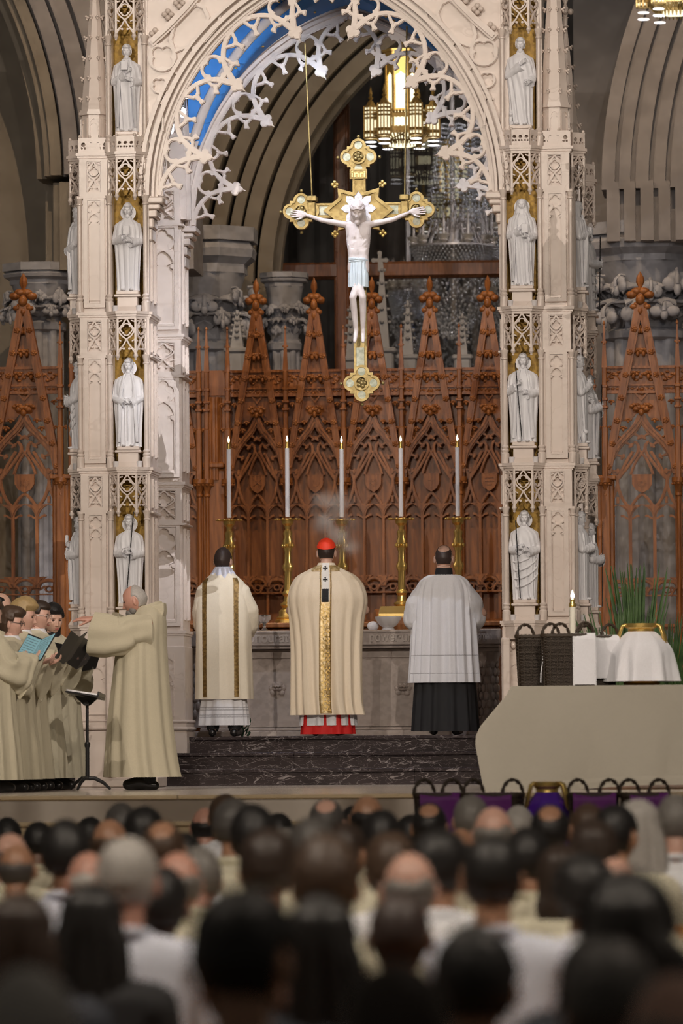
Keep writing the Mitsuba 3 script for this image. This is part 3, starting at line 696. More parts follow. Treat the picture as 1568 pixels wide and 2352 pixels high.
def colonnette(h, r=0.021):
    return lathe([(r * 1.75, 0), (r * 1.75, .085), (r * 1.3, .095), (r * 1.6, .105), (r * 1.6, .115), (r * 1.15, .125), (r * 1.5, .137), (r * 1.5, .146), (r, .156), (r * .95, h - .085), (r * 1.35, h - .08), (r * 1.35, h - .07), (r * 1.0, h - .064), (r * 1.35, h - .03), (r * 1.7, h - .012), (r * 1.8, h)], 12)
def half_oct(cx, cy, w, d, ax):
    p = [(-w, 0), (-w, -.02), (-w * .503, -d), (w * .503, -d), (w, -.02), (w, 0)]
    if ax == 'f': return Polygon([(cx + a, cy + b) for a, b in p] + [(cx + w, cy + .05), (cx - w, cy + .05)])
    return Polygon([(cx - b, cy + a) for a, b in p] + [(cx - .05, cy + w), (cx - .05, cy - w)])
def place_facet(m, a, b):
    """Puts a plate (centred on x, front to -y) on the plan edge from a to b, outward to the right of a->b."""
    a, b = np.array(a), np.array(b); t = (b - a) / np.linalg.norm(b - a); ang = math.atan2(t[1], t[0])
    return moved(m, (*(a + b) / 2, 0), ang)
CR = cat(ellip((0, 0, 0), .020, .020, .016, 1), ellip((0, -.022, .012), .016, .016, .014, 1), ellip((0, -.012, -.018), .010, .012, .012, 1))
class TowerKit:
    """All pieces of one pier in local coordinates: u outward, y backward. sx = -1 mirrors it."""
    def __init__(s, sx, yf, parent_label, front_niche=True, side_niche=True, spire_top=8.55, lo=ZP, flip=False):
        s.sx, s.yf, s.flip = sx, yf, flip
        s.k = newkey('pier', BAL); lab(s.k, parent_label)
        s.cache = {}
    def tf(s, m):
        m = m.copy(); v = m.vertices
        m.vertices = np.stack([s.sx * (XI + v[:, 0]), s.yf + v[:, 1], v[:, 2]], 1)
        if s.sx < 0: m.invert()
        return m
    def add(s, name, m, mt='marble', smooth=30, **kw): return add(name, s.tf(m), mt, s.k, smooth, **kw)
    def rep(s, name, m, places, mt='marble', smooth=30):
        mm = mirrored(m) if s.sx < 0 else m
        d = sh(mm, mt, smooth)
        for (u, y, z) in places: put(name, d, s.k, tr(s.sx * (XI + u), s.yf + y, z))
SN = 0.31    # centre of the side niche, from the front
def build_pier(t, front_niche, side_niche, rear):
    core = sbox(0, 0, .60, .62)
    band = core
    fo = half_oct(.185, 0, .156, .115, 'f'); so = half_oct(.60, SN, .156, .115, 's')
    if front_niche: core = core.difference(sbox(.05, -1, .32, .17)); band = band.union(fo)
    if side_niche: core = core.difference(sbox(.44, SN - .135, 1, SN + .135)); band = band.union(so)
    up = sbox(0, 0, .37, .62)
    if front_niche: up = up.difference(sbox(.05, -1, .32, .17))
    t.add('shaft', extz(core, LZ[0] - .06, LZ[3] - .02), smooth=False)
    if front_niche: t.add('upper_shaft', extz(up, LZ[3], TOP), smooth=False)
    # base
    basep = sbox(-.015, -.03, .615, .635)
    t.add('plinth', cat(bbx(-.06, .66, -.08, .68, ZP, ZP + .10, .015), bbx(-.035, .635, -.05, .655, ZP + .09, ZP + .50, .012), bbx(-.05, .65, -.065, .67, ZP + .50, ZP + .535, .012), bbx(-.03, .63, -.045, .65, ZP + .53, ZP + .57, .005), bbx(-.045, .645, -.055, .66, ZP + .565, ZP + .60, .012), bbx(-.02, .62, -.035, .64, ZP + .59, LZ[0] - .14, .01)), smooth=False)
    pan = lancet_poly(.17, LZ[0] - .22 - ZP - .62, True)
    for u in ((.165,) if rear else (.10, .47)):
        t.add('base_panel', cat(moved(relief(pan, -.055, -.03), (u, 0, ZP + .63))), smooth=False)
    t.add('base_cornice', cat(extz(band.buffer(.012, join_style=2), LZ[0] - .16, LZ[0] - .055)), smooth=False)
    if front_niche and not rear:   # short supports under the projecting niche, leaf carving between
        t.add('base_column', cat(bbx(-.005, .06, -.13, .0, ZP + .10, LZ[0] - .15, .008), bbx(.31, .375, -.13, .0, ZP + .10, LZ[0] - .15, .008)), smooth=False)
        t.add('leaf_frieze', cat(*[ellip((.085 + .05 * i, -.055 + .01 * (i % 2), LZ[0] - .21 - .03 * (i % 2)), .028, .02, .035, 1) for i in range(5)]), smooth=60)
    # four tiers: cornice, canopy band, niche or panels
    for i, z in enumerate(LZ + [8.18]):
        last = i == 4
        if last and not front_niche: break
        pl = band if not last else up.union(fo).union(sbox(0, 0, .37, .62))
        t.add('cornice', cat(extz(pl.buffer(.032, join_style=2), z - .026, z), extz(pl.buffer(.020, join_style=2), z - .045, z - .026), extz(pl.buffer(.008, join_style=2), z - .060, z - .045)), smooth=False)
        if i == 0: continue
        zb = z - .375
        if front_niche:
            e = [(.029, -.02), (.185 - .0785, -.115), (.185 + .0785, -.115), (.341, -.02)]
            for a, b in zip(e[:-1], e[1:]):
                t.add('canopy', moved(place_facet(FACET if abs(a[1] - b[1]) < 1e-6 else SIDEF, a, b), (0, 0, zb)), smooth=False)
            t.rep('canopy_post', cat(bbx(-.009, .009, -.012, .008, 0, .315, .003), PENDANT), [(x, y, zb) for x, y in e], smooth=40)
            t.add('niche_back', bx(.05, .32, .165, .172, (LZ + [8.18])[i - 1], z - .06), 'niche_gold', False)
        if side_niche and not last:
            e = [(.62, SN - .156), (.715, SN - .0785), (.715, SN + .0785), (.62, SN + .156)]
            for a, b in zip(e[:-1], e[1:]):
                t.add('canopy', moved(place_facet(FACET if abs(a[0] - b[0]) < 1e-6 else SIDEF, a, b), (0, 0, zb)), smooth=False)
            t.rep('canopy_post', cat(bbx(-.009, .009, -.009, .009, 0, .315, .003), PENDANT), [(x, y, zb) for x, y in e], smooth=40)
            t.add('niche_back', bx(.435, .442, SN - .135, SN + .135, LZ[i - 1], z - .06), 'marble', False)
        z0 = (LZ + [8.18])[i - 1]
        hh = zb - .05 - z0 - .05
        def framed(uc, w, za, h, m, yo=0.0):
            hole = sbox(uc - w / 2, za, uc + w / 2, za + h)
            return cat(ext(sbox(uc - w / 2 - .035, za - .03, uc + w / 2 + .035, za + h + .03).difference(hole), yo - .036, yo + .002), moved(m, (uc, yo - .012, za)))
        uc = .475 if not rear else .165
        w = .115 if not rear else .22
        if not (last):
            t.add('panel', framed(uc, w, z0 + .07, hh - .01, relief(lancet_poly(w, hh - .01), -.020, .016, .008)), smooth=False)
            t.add('sill', bbx(uc - w / 2, uc + w / 2, -.02, .0, z0 + .05, z0 + .105, .012), smooth=False)
            dp = DIAP if not rear else relief(canopy_poly(.22, .27), -.020, .020, .008, .004)
            bw = .125 if not rear else .22
            fr = sbox(.36 if not rear else .0, zb - .01, .60 if not rear else .33, z - .055).difference(sbox(uc - bw / 2, zb + .03, uc + bw / 2, zb + .30))
            t.add('band_panel', cat(ext(fr, -.04, .002), moved(dp, (uc, -.018, zb + .03))), smooth=False)
            t.add('string_moulding', cat(extz((sbox(.355, -.04, .62, .1) if not rear else sbox(-.02, -.045, .35, .64)), zb - .022, zb - .004)), smooth=False)
            # slim panels on the inner side
            for yc in (.16, .44):
                for (za, h2) in ((z0 + .10, hh - .05), (zb + .03, .25)):
                    m = ext(lancet_poly(.10, h2, False), -.018, .004); m.vertices[:, :] = np.stack([m.vertices[:, 1], m.vertices[:, 0] * -1, m.vertices[:, 2]], 1)
                    t.add('side_panel', moved(m, (0, yc, za)), smooth=False)
            t.add('side_string', bbx(-.03, .01, .0, .62, zb - .022, zb - .002, .005), smooth=False)
        if front_niche:
            c = colonnette(zb + .0 - z0 if not last else zb - z0)
            t.rep('colonnette', c, [(.027, -.022, z0), (.343, -.022, z0)], smooth=40)
        if not last and not rear: t.rep('colonnette', colonnette(zb - z0), [(.605, -.005, z0)], smooth=40)
        if side_niche and not last: t.rep('colonnette', colonnette(zb - z0), [(.625, SN - .158, z0), (.625, SN + .158, z0)], smooth=40)
    # parapet frieze over the last cornice
    z = LZ[3]
    def frieze(L, h=.135):
        n = max(1, round(L / .058)); w = L / n
        return ext(sbox(-L / 2, 0, L / 2, h).difference(unary_union([unary_union([disc(-L / 2 + w * (j + .5), h * .55, w * .30, 4), disc(-L / 2 + w * (j + .28), h * .32, w * .17, 3), disc(-L / 2 + w * (j + .72), h * .32, w * .17, 3)]) for j in range(n)])), -.012, .012)
    ed = list(band.exterior.coords)
    cc = np.array(band.centroid.coords[0])
    for a, b in zip(ed[:-1], ed[1:]):
        a, b = np.array(a), np.array(b); L = np.linalg.norm(b - a)
        if L < .05: continue
        n = np.array([(b - a)[1], -(b - a)[0]])
        if n @ ((a + b) / 2 - cc) < 0: a, b = b, a
        t.add('parapet', moved(place_facet(frieze(L), a, b), (0, 0, z)), smooth=False)
        tops = np.linspace(a, b, max(2, int(L / .058)))
        t.add('cresting', cat(*[ellip((p[0], p[1], z + .145), .014, .014, .016, 1) for p in tops]), smooth=60, kind='stuff')
    # crocketed spire on the outer half
    zc = z + .04
    drum = affinity.translate(octo(.125), .475, .12)
    t.add('spire_drum', cat(extz(drum, zc - .04, zc + .30), extz(affinity.translate(octo(.14), .475, .12), zc - .04, zc + .05), *[moved(ext(lancet_poly(.075, .20, False), -.012, .004), (0, -.1155, zc + .07)).apply_transform(trimesh.transformations.rotation_matrix(q * PI / 4, [0, 0, 1])).apply_translation((.475, .12, 0)) for q in (-2, -1, 0, 1, 2)]), smooth=False)
    t.add('spire_cornice', cat(extz(affinity.translate(octo(.15), .475, .12), zc + .30, zc + .325), extz(affinity.translate(octo(.138), .475, .12), zc + .325, zc + .345)), smooth=False)
    H = 1.0 if rear else (1.25 if t.sx < 0 else 1.6)
    zs = zc + .34
    v = [(.128 * math.cos(PI / 8 + q * PI / 4), .128 * math.sin(PI / 8 + q * PI / 4), 0) for q in range(8)] + [(.018 * math.cos(PI / 8 + q * PI / 4), .018 * math.sin(PI / 8 + q * PI / 4), H) for q in range(8)]
    t.add('spire', moved(trimesh.convex.convex_hull(np.array(v)), (.475, .12, zs)), smooth=False)
    d = sh(CR, 'marble', 60)
    for j in range(int(H / .18)):
        zz = .10 + .18 * j; r = .128 + (.018 - .128) * zz / H
        for q in range(8):
            a = PI / 8 + q * PI / 4
            put('crocket', d, t.k, tr(t.sx * (XI + .475 + (r + .008) * math.cos(a)), t.yf + .12 + (r + .008) * math.sin(a), zs + zz, math.degrees((a if t.sx > 0 else PI - a) + PI / 2), .8))
    t.add('finial', cat(moved(lathe([(.02, 0), (.035, .015), (.02, .03), (.022, .09), (.034, .10)], 10), (.475, .12, zs + H)), *[ellip((.475 + .05 * math.cos(q * PI / 2), .12 + .05 * math.sin(q * PI / 2), zs + H + .15), .028, .028, .03, 1) for q in range(4)], moved(lathe([(.02, 0.1), (.03, .18), (.012, .22), (.03, .26), (.002, .34)], 8), (.475, .12, zs + H))), smooth=60)
def tower(sx, yf, label, front, side, rear):
    t = TowerKit(sx, yf, label); build_pier(t, front, side, rear)
tower(-1, YF, 'cream left front pier with gold backed statue niches', True, True, False)
tower(1, YF, 'cream right front pier with gold backed statue niches', True, True, False)
tower(-1, YR, 'bright white left rear pier with plain traceried panels', False, True, True)
tower(1, YR, 'right rear pier half hidden behind the front one', False, True, True)

# arches
AR, AZ, AH = 2.013, 6.40, 1.463     # radius, springing, half span
def half_ring(r0, r1, yf, yb, h=AH, R=AR, z=AZ, n=36):
    """Left half of a pointed arch band between radii r0 and r1 (r = R is the inner edge)."""
    c = -h + R
    out = arc(c, z, r1, PI - math.acos(max(-1, min(1, c / r1))), PI, n)
    inn = arc(c, z, r0, PI, PI - math.acos(max(-1, min(1, c / r0))), n)
    return ext(Polygon(out + inn).buffer(0), yf, yb)
def add_both(name, m, mt, parent, smooth=30, label=None):
    add(name, m, mt, parent, smooth, label=label); add(name, mirrored(m), mt, parent, smooth, label=label)
def fringe(h=AH, R=AR, z=AZ, first=.44, unit=.847, count=3):
    """Cusped and foiled fringe hanging inside the left half of an arch: (s along the arch, d inward)."""
    parts = []
    hh = unit / 2
    for i in range(count):
        s0 = first + unit * i
        parts.append(disc(s0, .132, .128, 8).difference(foil(s0, .132, .100, 4, PI / 4, .52)))
        for sx in (-1, 1):
            parts.append(stroke([(s0 + sx * .105, .15), (s0 + sx * .06, .25), (s0, .385)], .040))
            th = np.linspace(0, PI / 2, 18)
            el = np.stack([s0 + sx * (hh - hh * np.cos(th)), .385 - .365 * np.sin(th) ** 1.15], 1)
            parts.append(stroke(el, .044))
            for tc, ln in ((0.62, .115), (1.22, .15)):
                q = np.array([s0 + sx * (hh - hh * math.cos(tc)), .385 - .365 * math.sin(tc) ** 1.15])
                ctr = np.array([s0 + sx * hh * .98, .42]); dirn = (ctr - q) / np.linalg.norm(ctr - q)
                tip = q + dirn * ln
                for dt in (-.19, .19):
                    q2 = np.array([s0 + sx * (hh - hh * math.cos(tc + dt)), .385 - .365 * math.sin(tc + dt) ** 1.15])
                    mid = (q2 + tip) / 2 + (q - q2) * 0.32
                    parts.append(stroke([q2, mid * .5 + (q2 + tip) * .25, mid, (mid + tip) / 2 + (q - q2) * .05, tip], .030))
                parts += [disc(*tip, .024, 3), disc(*(tip + dirn * .012 + np.array([-dirn[1], dirn[0]]) * .016), .012, 3), disc(*(tip + dirn * .012 - np.array([-dirn[1], dirn[0]]) * .016), .012, 3)]
        parts += [disc(s0, .40, .042, 4), disc(s0 - .046, .372, .034, 4), disc(s0 + .046, .372, .034, 4), Polygon([(s0 - .02, .41), (s0 + .02, .41), (s0, .475)])]
    parts.append(sbox(0.02, -.02, first + unit * count - hh + .05, .028))
    p = unary_union(parts).intersection(sbox(-.03, -.02, 3.0, .6))
    c = -h + R
    def polar(x, y, zz=None):
        x, y = np.asarray(x), np.asarray(y); a = PI - x / R
        return c + (R - y) * np.cos(a), z + (R - y) * np.sin(a)
    from shapely.ops import transform
    q = transform(polar, p.segmentize(.025)).buffer(0)
    return q.intersection(sbox(-3, z - .25, -0.004, 12))
FR = fringe()
def arch(yf, label, fr_y, bands, label_fr):
    k = newkey('arch', BAL); lab(k, label)
    for r0, r1, d, e in bands: add_both('moulding', half_ring(AR + r0, AR + r1, yf + d, yf + e, n=72), 'marble', k, False)
    fm = relief(FR, fr_y - .035, fr_y + .035, .018, .006)
    add_both('tracery_fringe', fm, 'marble', k, False)
    return k
BANDS = [(-.004, .022, .10, .34), (.022, .045, .03, .34), (.045, .060, .075, .34), (.060, .098, -.02, .30), (.098, .122, .04, .30), (.122, .155, -.05, .25)]
A1 = arch(47.84, 'cream front arch with hanging tracery fringe', 47.99, BANDS, '')
RB = [(-.004, .022, .10, .34), (.022, .045, .02, .34), (.045, .060, .06, .34), (.060, .115, -.03, .30), (.115, .135, .03, .30), (.135, .20, -.05, .25)]
A2 = arch(50.62, 'white rear arch with hanging tracery fringe', 50.76, RB, '')
# spandrels
def half_outer(r, n=40, h=AH, R=AR, z=AZ):
    c = -h + R; return arc(c, z, r, PI - math.acos(c / r), PI, n)
def spandrel(yf, k, relief_on):
    o = half_outer(AR + .15)
    poly = Polygon([(-.001, TOP)] + [(-.001, o[0][1])] + o + [(-1.62, AZ), (-1.62, TOP)]).buffer(0)
    add_both('spandrel', ext(poly, yf, yf + .2), 'marble', k, False)
    if not relief_on: return
    s = 1 / 266.7
    c = -AH + AR
    ms = []
    def P(px, py): return W(px, py, 47.84)
    for px, py, r in ((373, 132, 34), (366, 196, 20)):
        x, z = P(px, py); q = disc(x, z, r * s, 8); ms.append(relief(q.difference(foil(x, z, r * s * .80, 4, PI / 4, .52)), yf - .06, yf + .005, .02))
    tear = Polygon([P(*p) for p in ((400, 118), (392, 92), (400, 60), (425, 30), (450, 10), (468, 18), (478, 40), (470, 62), (450, 85), (425, 108))]).buffer(.02)
    ms.append(relief(tear.difference(tear.buffer(-.035)), yf - .055, yf + .005, .02))
    x, z = P(392, 100)
    gable = stroke([P(347, 102), P(390, 62), P(430, 20), P(475, -35), P(520, -90)], .07)
    ms.append(cat(ext(gable, yf - .08, yf), ext(gable.buffer(-.018), yf - .115, yf)))
    ms.append(ext(stroke([P(345, 95), P(362, 95)], .03), yf - .05, yf))
    ms.append(ext(stroke([P(352, 240), P(372, 235), P(385, 210)], .02).union(stroke([P(372, 235), P(374, 300)], .016)), yf - .03, yf))
    ms.append(ext(stroke([P(395, 160), P(410, 172), P(405, 190)], .02).union(stroke([P(440, 112), P(470, 95), P(500, 60), P(505, 30)], .022)), yf - .03, yf))
    for px, py in ((386, 34), (412, 8), (357, 78)):
        x, z = P(px, py); ms.append(cat(*[ellip((x + .03 * math.cos(q * 1.57), yf - .06, z + .03 * math.sin(q * 1.57)), .025, .02, .025, 1) for q in range(4)]))
    tr_ = cat(*ms)
    add_both('spandrel_tracery', tr_, 'marble', k, 30)
spandrel(47.87, A1, True); spandrel(50.72, A2, False)
# corbels that carry the arches
def corbel(y0, y1, k):
    ms = [bbx(-1.56, -1.40, y0, y1, 6.34, 6.40, .012), bbx(-1.56, -1.43, y0 + .02, y1, 6.29, 6.34, .012), bbx(-1.56, -1.46, y0 + .03, y1, 6.22, 6.29, .012), bbx(-1.56, -1.49, y0 + .05, y1, 6.13, 6.22, .012), bbx(-1.56, -1.505, y0 + .07, y1, 6.02, 6.13, .012)]
    add_both('corbel', cat(*ms), 'marble', k, False)
corbel(47.84, 48.2, A1); corbel(50.55, 50.95, A2)
# side arches and blue vault
k = newkey('arch', BAL); lab(k, 'side arch of the baldachin, seen edge on')
side = []
hs, RS = 1.05, 1.55
for r0, r1, a, b in ((0, .05, .02, .16), (.05, .12, -.02, .2), (.12, .22, .0, .16)):
    m = half_ring(RS + r0, RS + r1, a, b, hs, RS, 6.45)
    for mm in (m, mirrored(m)):
        v = mm.vertices.copy(); mm2 = mm.copy(); mm2.vertices = np.stack([-1.46 - v[:, 1], 49.4 + v[:, 0], v[:, 2]], 1); mm2.fix_normals(); side.append(mm2)
add_both('moulding', cat(*side), 'marble', k, 30)
o = arc(-hs + RS, 6.45, RS + .2, PI - math.acos((RS - hs) / (RS + .2)), PI, 24)
sp = Polygon([(0, TOP), (0, o[0][1])] + o + [(-1.2, 6.45), (-1.2, TOP)]).buffer(0)
m = ext(sp, 0, .1); ms = []
for mm in (m, mirrored(m)):
    v = mm.vertices.copy(); mm2 = mm.copy(); mm2.vertices = np.stack([-1.50 - v[:, 1], 49.4 + v[:, 0], v[:, 2]], 1); mm2.fix_normals(); ms.append(mm2)
add_both('spandrel', cat(*ms), 'marble', k, False)
def hprof(x, h, R):
    c = R - h; return np.sqrt(np.maximum(R ** 2 - (np.abs(x) + c) ** 2, 0))
gx, gy = np.meshgrid(np.linspace(-1.46, 1.46, 61), np.linspace(48.18, 50.6, 49), indexing='ij')
vz = np.maximum(AZ + .06 + hprof(gx, 1.463, 2.013), 6.45 + .28 + hprof(gy - 49.4, 1.24, 1.95))
add('vault', plate(np.stack([gx, gy, vz + .02], -1), .03), 'vault_blue', BAL, 40, label='bright blue vault inside the baldachin')
for sx in (-1, 1):
    for sy in (-1, 1):
        t = np.linspace(.98, 0, 24); x = sx * 1.44 * t; y = 49.4 + sy * 1.2 * t
        zz = np.maximum(AZ + .06 + hprof(x, 1.463, 2.013), 6.73 + hprof(y - 49.4, 1.24, 1.95))
        add('vault_rib', tube(np.stack([x, y, zz - .01], 1), .045, 8), 'marble', BAL, 50)
g = np.random.RandomState(3)
st = []
for i in range(70):
    x, y = g.uniform(-1.2, 1.2), g.uniform(48.35, 50.4)
    z = max(AZ + .06 + hprof(x, 1.463, 2.013), 6.73 + hprof(y - 49.4, 1.24, 1.95))
    st.append((x, y, z))
dstar = sh(ellip((0, 0, 0), .014, .014, .010, 1), 'gilt', 60)
for p in st: put('vault_star', dstar, BAL, tr(p[0], p[1], p[2] + .012))
# lamps inside, behind the front arch
for i, (px, py) in enumerate(((419, 258), (394, 292))):
    p = at(px, py, 48.32)
    kk = thing('spot_lamp', ('upper', 'lower')[i] + ' small bright spot lamp behind the left side of the front arch', 'lamp')
    add('housing', tube([(p[0], p[1] + .02, p[2] + .05), (p[0], p[1] + .06, p[2] + .16)], .03, 12), 'black_metal', kk)
    m = ellip(p, (.032, .022)[i], .03, (.045, .06)[i], 2)
    add('bulb', m, 'lamp_body', kk, 60, emitter=glow('b', (9, 9.5, 10.5)))
# ---------------- carved oak screens ----------------
def leafknob(s=1.0):
    return cat(*[ellip((.035 * s * math.cos(a), -.01 * s, .022 * s * math.sin(a) + .01 * s), .024 * s, .02 * s, .02 * s, 1) for a in (0.1, 1.1, 2.0, 3.0)], ellip((0, -.02 * s, -.015 * s), .02 * s, .02 * s, .03 * s, 1))
K = 1 / 220.0
def pk(pts): return [(a * K, b * K) for a, b in pts]
from scipy.interpolate import PchipInterpolator as _PI
def curve(pts, n=20):
    p = np.array(pts, float); return _PI(np.linspace(0, 1, len(p)), p)(np.linspace(0, 1, n)) * K
def both(pts, w): c = curve(pts); return unary_union([stroke(c, w * K), stroke(c * [-1, 1], w * K)])
OG = [(-65, -8), (-62, 25), (-50, 62), (-30, 92), (-12, 114), (0, 142)]
SC = {}
hole = lambda cx, w, z0, zs: lancet(cx * K, z0 * K, zs * K, w * K, .85).difference(unary_union([stroke(pk([(cx + sx * w / 2, zs - 2), (cx + sx * w * .22, zs + 6)]), 4 * K) for sx in (-1, 1)] + [disc((cx + sx * w * .2) * K, (zs + 5) * K, 3 * K, 3) for sx in (-1, 1)]))
body = sbox(-66 * K, -560 * K, 66 * K, -58 * K)
panels = body.difference(unary_union([hole(c, 38, -222, -88) for c in (-44, 0, 44)] + [hole(c, 38, -330, -250) for c in (-44, 0, 44)] + [hole(c, 38, -552, -368) for c in (-44, 0, 44)]))
SC['panel_frame'] = (cat(ext(panels, -.012, .03), ext(panels.buffer(-3.2 * K), -.03, -.010)), 'oak')
trac = unary_union([both([(-66, -66), (-52, -40), (-45, -8), (-56, 22)], 6), both([(-22, -66), (-38, -38), (-45, -5), (-34, 25), (-16, 62)], 6), both([(-22, -66), (-8, -42), (0, -34)], 6), both([(-44, 0), (-24, 30), (-6, 66), (-14, 84)], 6), both([(6, 66), (-10, 40), (-20, 10)], 5)]
                   + [both([(-44, -55), (-44, -40)], 5)] + [disc(sx * 44 * K, 4 * K, 6 * K, 3) for sx in (-1, 1)])
SC['tracery'] = (relief(trac, -.028, .03, .012, 1.4 * K), 'oak')
sm = []
ogs = both(OG, 15)
sm += [ext(ogs, -.05, .03), ext(both([(a * .985, b + 1) for a, b in OG], 9), -.075, -.048), ext(both([(a, b + 7) for a, b in OG[1:]], 4), -.09, -.05)]
SC['ogee_arch'] = (cat(*sm), 'oak')
ol = np.array(curve(OG, 60)) / K
CUSPS = []
for i in (10, 22, 33, 43):
    q = ol[i]; tq = ol[i + 2] - ol[i - 2]; tq /= np.linalg.norm(tq); nn = np.array([tq[1], -tq[0]])
    e = q + nn * 19
    for sx in (-1, 1):
        m_ = np.array([sx, 1])
        u_ = unary_union([Polygon(pk([m_ * (q - tq * 7), m_ * (q + nn * 8 - tq * 2), m_ * e, m_ * (q + nn * 8 + tq * 2), m_ * (q + tq * 7)])).buffer(1.2 * K), disc(*(m_ * e * K), 4.2 * K, 4), disc(*(m_ * (e + tq * 4) * K), 2.8 * K, 3), disc(*(m_ * (e - tq * 4) * K), 2.8 * K, 3)])
        CUSPS.append(sh(relief(u_, -.045, .02, .012, 1.2 * K), 'oak', 40))
fol = []
for sx in (-1, 1):
    for (a, b, s_) in ((-33, 112, .9), (-44, 92, .8), (-24, 130, .8)): fol.append(moved(leafknob(s_ * .7), (sx * a * K, -.055, b * K)))
fol += [moved(leafknob(1.2), (0, -.075, 152 * K)), moved(leafknob(.9), (-10 * K, -.07, 160 * K)), moved(leafknob(.9), (10 * K, -.07, 160 * K))]
SC['leaf_carving'] = (cat(*fol), 'oak')
dia = Polygon(pk([(0, 218), (16, 196), (0, 174), (-16, 196)]))
SC['diamond_panel'] = (cat(relief(dia.difference(dia.buffer(-4 * K)), -.03, .03, .008, 1 * K), *[ellip((5 * K * math.cos(q), -.01, 196 * K + 5 * K * math.sin(q)), 4 * K, .012, 4 * K, 1) for q in np.arange(5) * 1.257]), 'oak')
gab = stroke(pk([(-63, 12), (-2, 392)]), 15 * K).union(stroke(pk([(63, 12), (2, 392)]), 15 * K))
gi = stroke(pk([(-63, 12), (-2, 392)]), 7 * K).union(stroke(pk([(63, 12), (2, 392)]), 7 * K))
gm = [ext(gab, -.085, .02), ext(gi, -.10, -.08), bbx(-5 * K, 5 * K, -.09, .0, 380 * K, 425 * K, .006)]
gl = [ext(Polygon(pk([(-44, 130), (44, 130), (10, 340), (-10, 340)])).difference(unary_union([ogs.convex_hull.buffer(3 * K)])), 0.0, .03)]
SC['gable'] = (cat(*gm, *gl), 'oak')
ros = sh(cat(*[ellip((4 * K * math.cos(q), 0, 4 * K * math.sin(q)), 3.6 * K, .012, 3.6 * K, 1) for q in np.arange(5) * 1.257], ellip((0, -.006, 0), 3 * K, .012, 3 * K, 1)), 'oak', 60)
crock = sh(leafknob(.95), 'oak', 60)
fin = cat(moved(leafknob(2.0), (0, -.05, 408 * K)), moved(leafknob(1.5), (0, -.05, 382 * K)), moved(lathe([(.018, 0), (.014, .05), (.035, .11), (.03, .16), (.002, .22)], 8), (0, -.045, 418 * K)), *[ellip((11 * K * s, -.05, 411 * K), .038, .034, .034, 1) for s in (-1.5, 1.5)])
SC['finial'] = (fin, 'oak')
sh_ = Polygon(pk([(-18, 10), (18, 10), (18, -12), (12, -24), (0, -32), (-12, -24), (-18, -12)]))
SHIELD = cat(ext(sh_, -.035, .02), ext(sh_.difference(sh_.buffer(-1.8 * K)), -.042, -.034))
emb = [unary_union([stroke(pk([(-9, -14), (9, 2)]), 3 * K), stroke(pk([(9, -14), (-9, 2)]), 3 * K)]), unary_union([disc(0, -8 * K, 9 * K).difference(disc(2 * K, -6 * K, 7 * K)), stroke(pk([(-3, 3), (5, -12)]), 2 * K)]), unary_union([stroke(pk([(9 * math.cos(q), -9 + 9 * math.sin(q)), (3 * math.cos(q), -9 + 3 * math.sin(q))]), 2 * K) for q in np.arange(12) * PI / 6]), unary_union([stroke(pk([(0, 4), (0, -22)]), 3 * K), stroke(pk([(-7, -4), (7, -4)]), 3 * K)]), unary_union([stroke(pk([(-10, 0), (10, 0)]), 3 * K), stroke(pk([(-10, -8), (10, -8)]), 3 * K), stroke(pk([(-6, -16), (6, -16)]), 3 * K)])]
fr = [bx(-66 * K, 66 * K, -.02, .04, 212 * K, 250 * K), bx(-66 * K, 66 * K, -.045, .03, 248 * K, 254 * K), bx(-66 * K, 66 * K, -.04, .03, 209 * K, 213 * K), bx(-66 * K, 66 * K, -.015, .04, 196 * K, 210 * K), bx(-66 * K, 66 * K, -.04, .03, 192 * K, 197 * K)]
g = np.random.RandomState(5)
for i in range(15):
    x = -62 + i * 8.8
    fr.append(ellip((x * K, -.025, (222 + 6 * (i % 3)) * K), 4.4 * K, .016, 3.4 * K, 1)); fr.append(ellip(((x + 4) * K, -.025, (240 - 5 * (i % 2)) * K), 4 * K, .015, 3 * K, 1)); fr.append(ellip(((x + 2) * K, -.018, 203 * K), 4 * K, .010, 3 * K, 1))
fr.append(tube([(x * K, -.026, (231 + 8 * math.sin(x * .22)) * K) for x in range(-65, 66, 3)], 1.5 * K, 6))
SC['leaf_frieze'] = (cat(*fr), 'oak')
arcs = unary_union([both([(-66, 192), (-60, 185), (-56, 165), (-56, 130)], 3), both([(-66, 175), (-58, 150), (-66, 150)], 3)])
SC['back_board'] = (bx(-66.4 * K, 66.4 * K, .075, .095, -560 * K, 250 * K), 'oak_panel')
dado = unary_union([stroke(arc(c * K, -248 * K, 19 * K, 0, PI, 12), 6 * K) for c in (-44, 0, 44)] + [stroke(arc(c * K, -272 * K, 40 * K, .2, PI - .2, 14), 5 * K) for c in (-44, 44)] + [stroke(pk([(-66, -330), (66, -330)]), 8 * K), stroke(pk([(-66, -262), (66, -262)]), 3 * K)] + [disc(c * K, -250 * K, 8 * K, 4).difference(disc(c * K, -250 * K, 4.5 * K, 4)) for c in (-44, 0, 44)])
SC['dado_tracery'] = (relief(dado, -.06, .02, .016, 1.5 * K), 'oak')
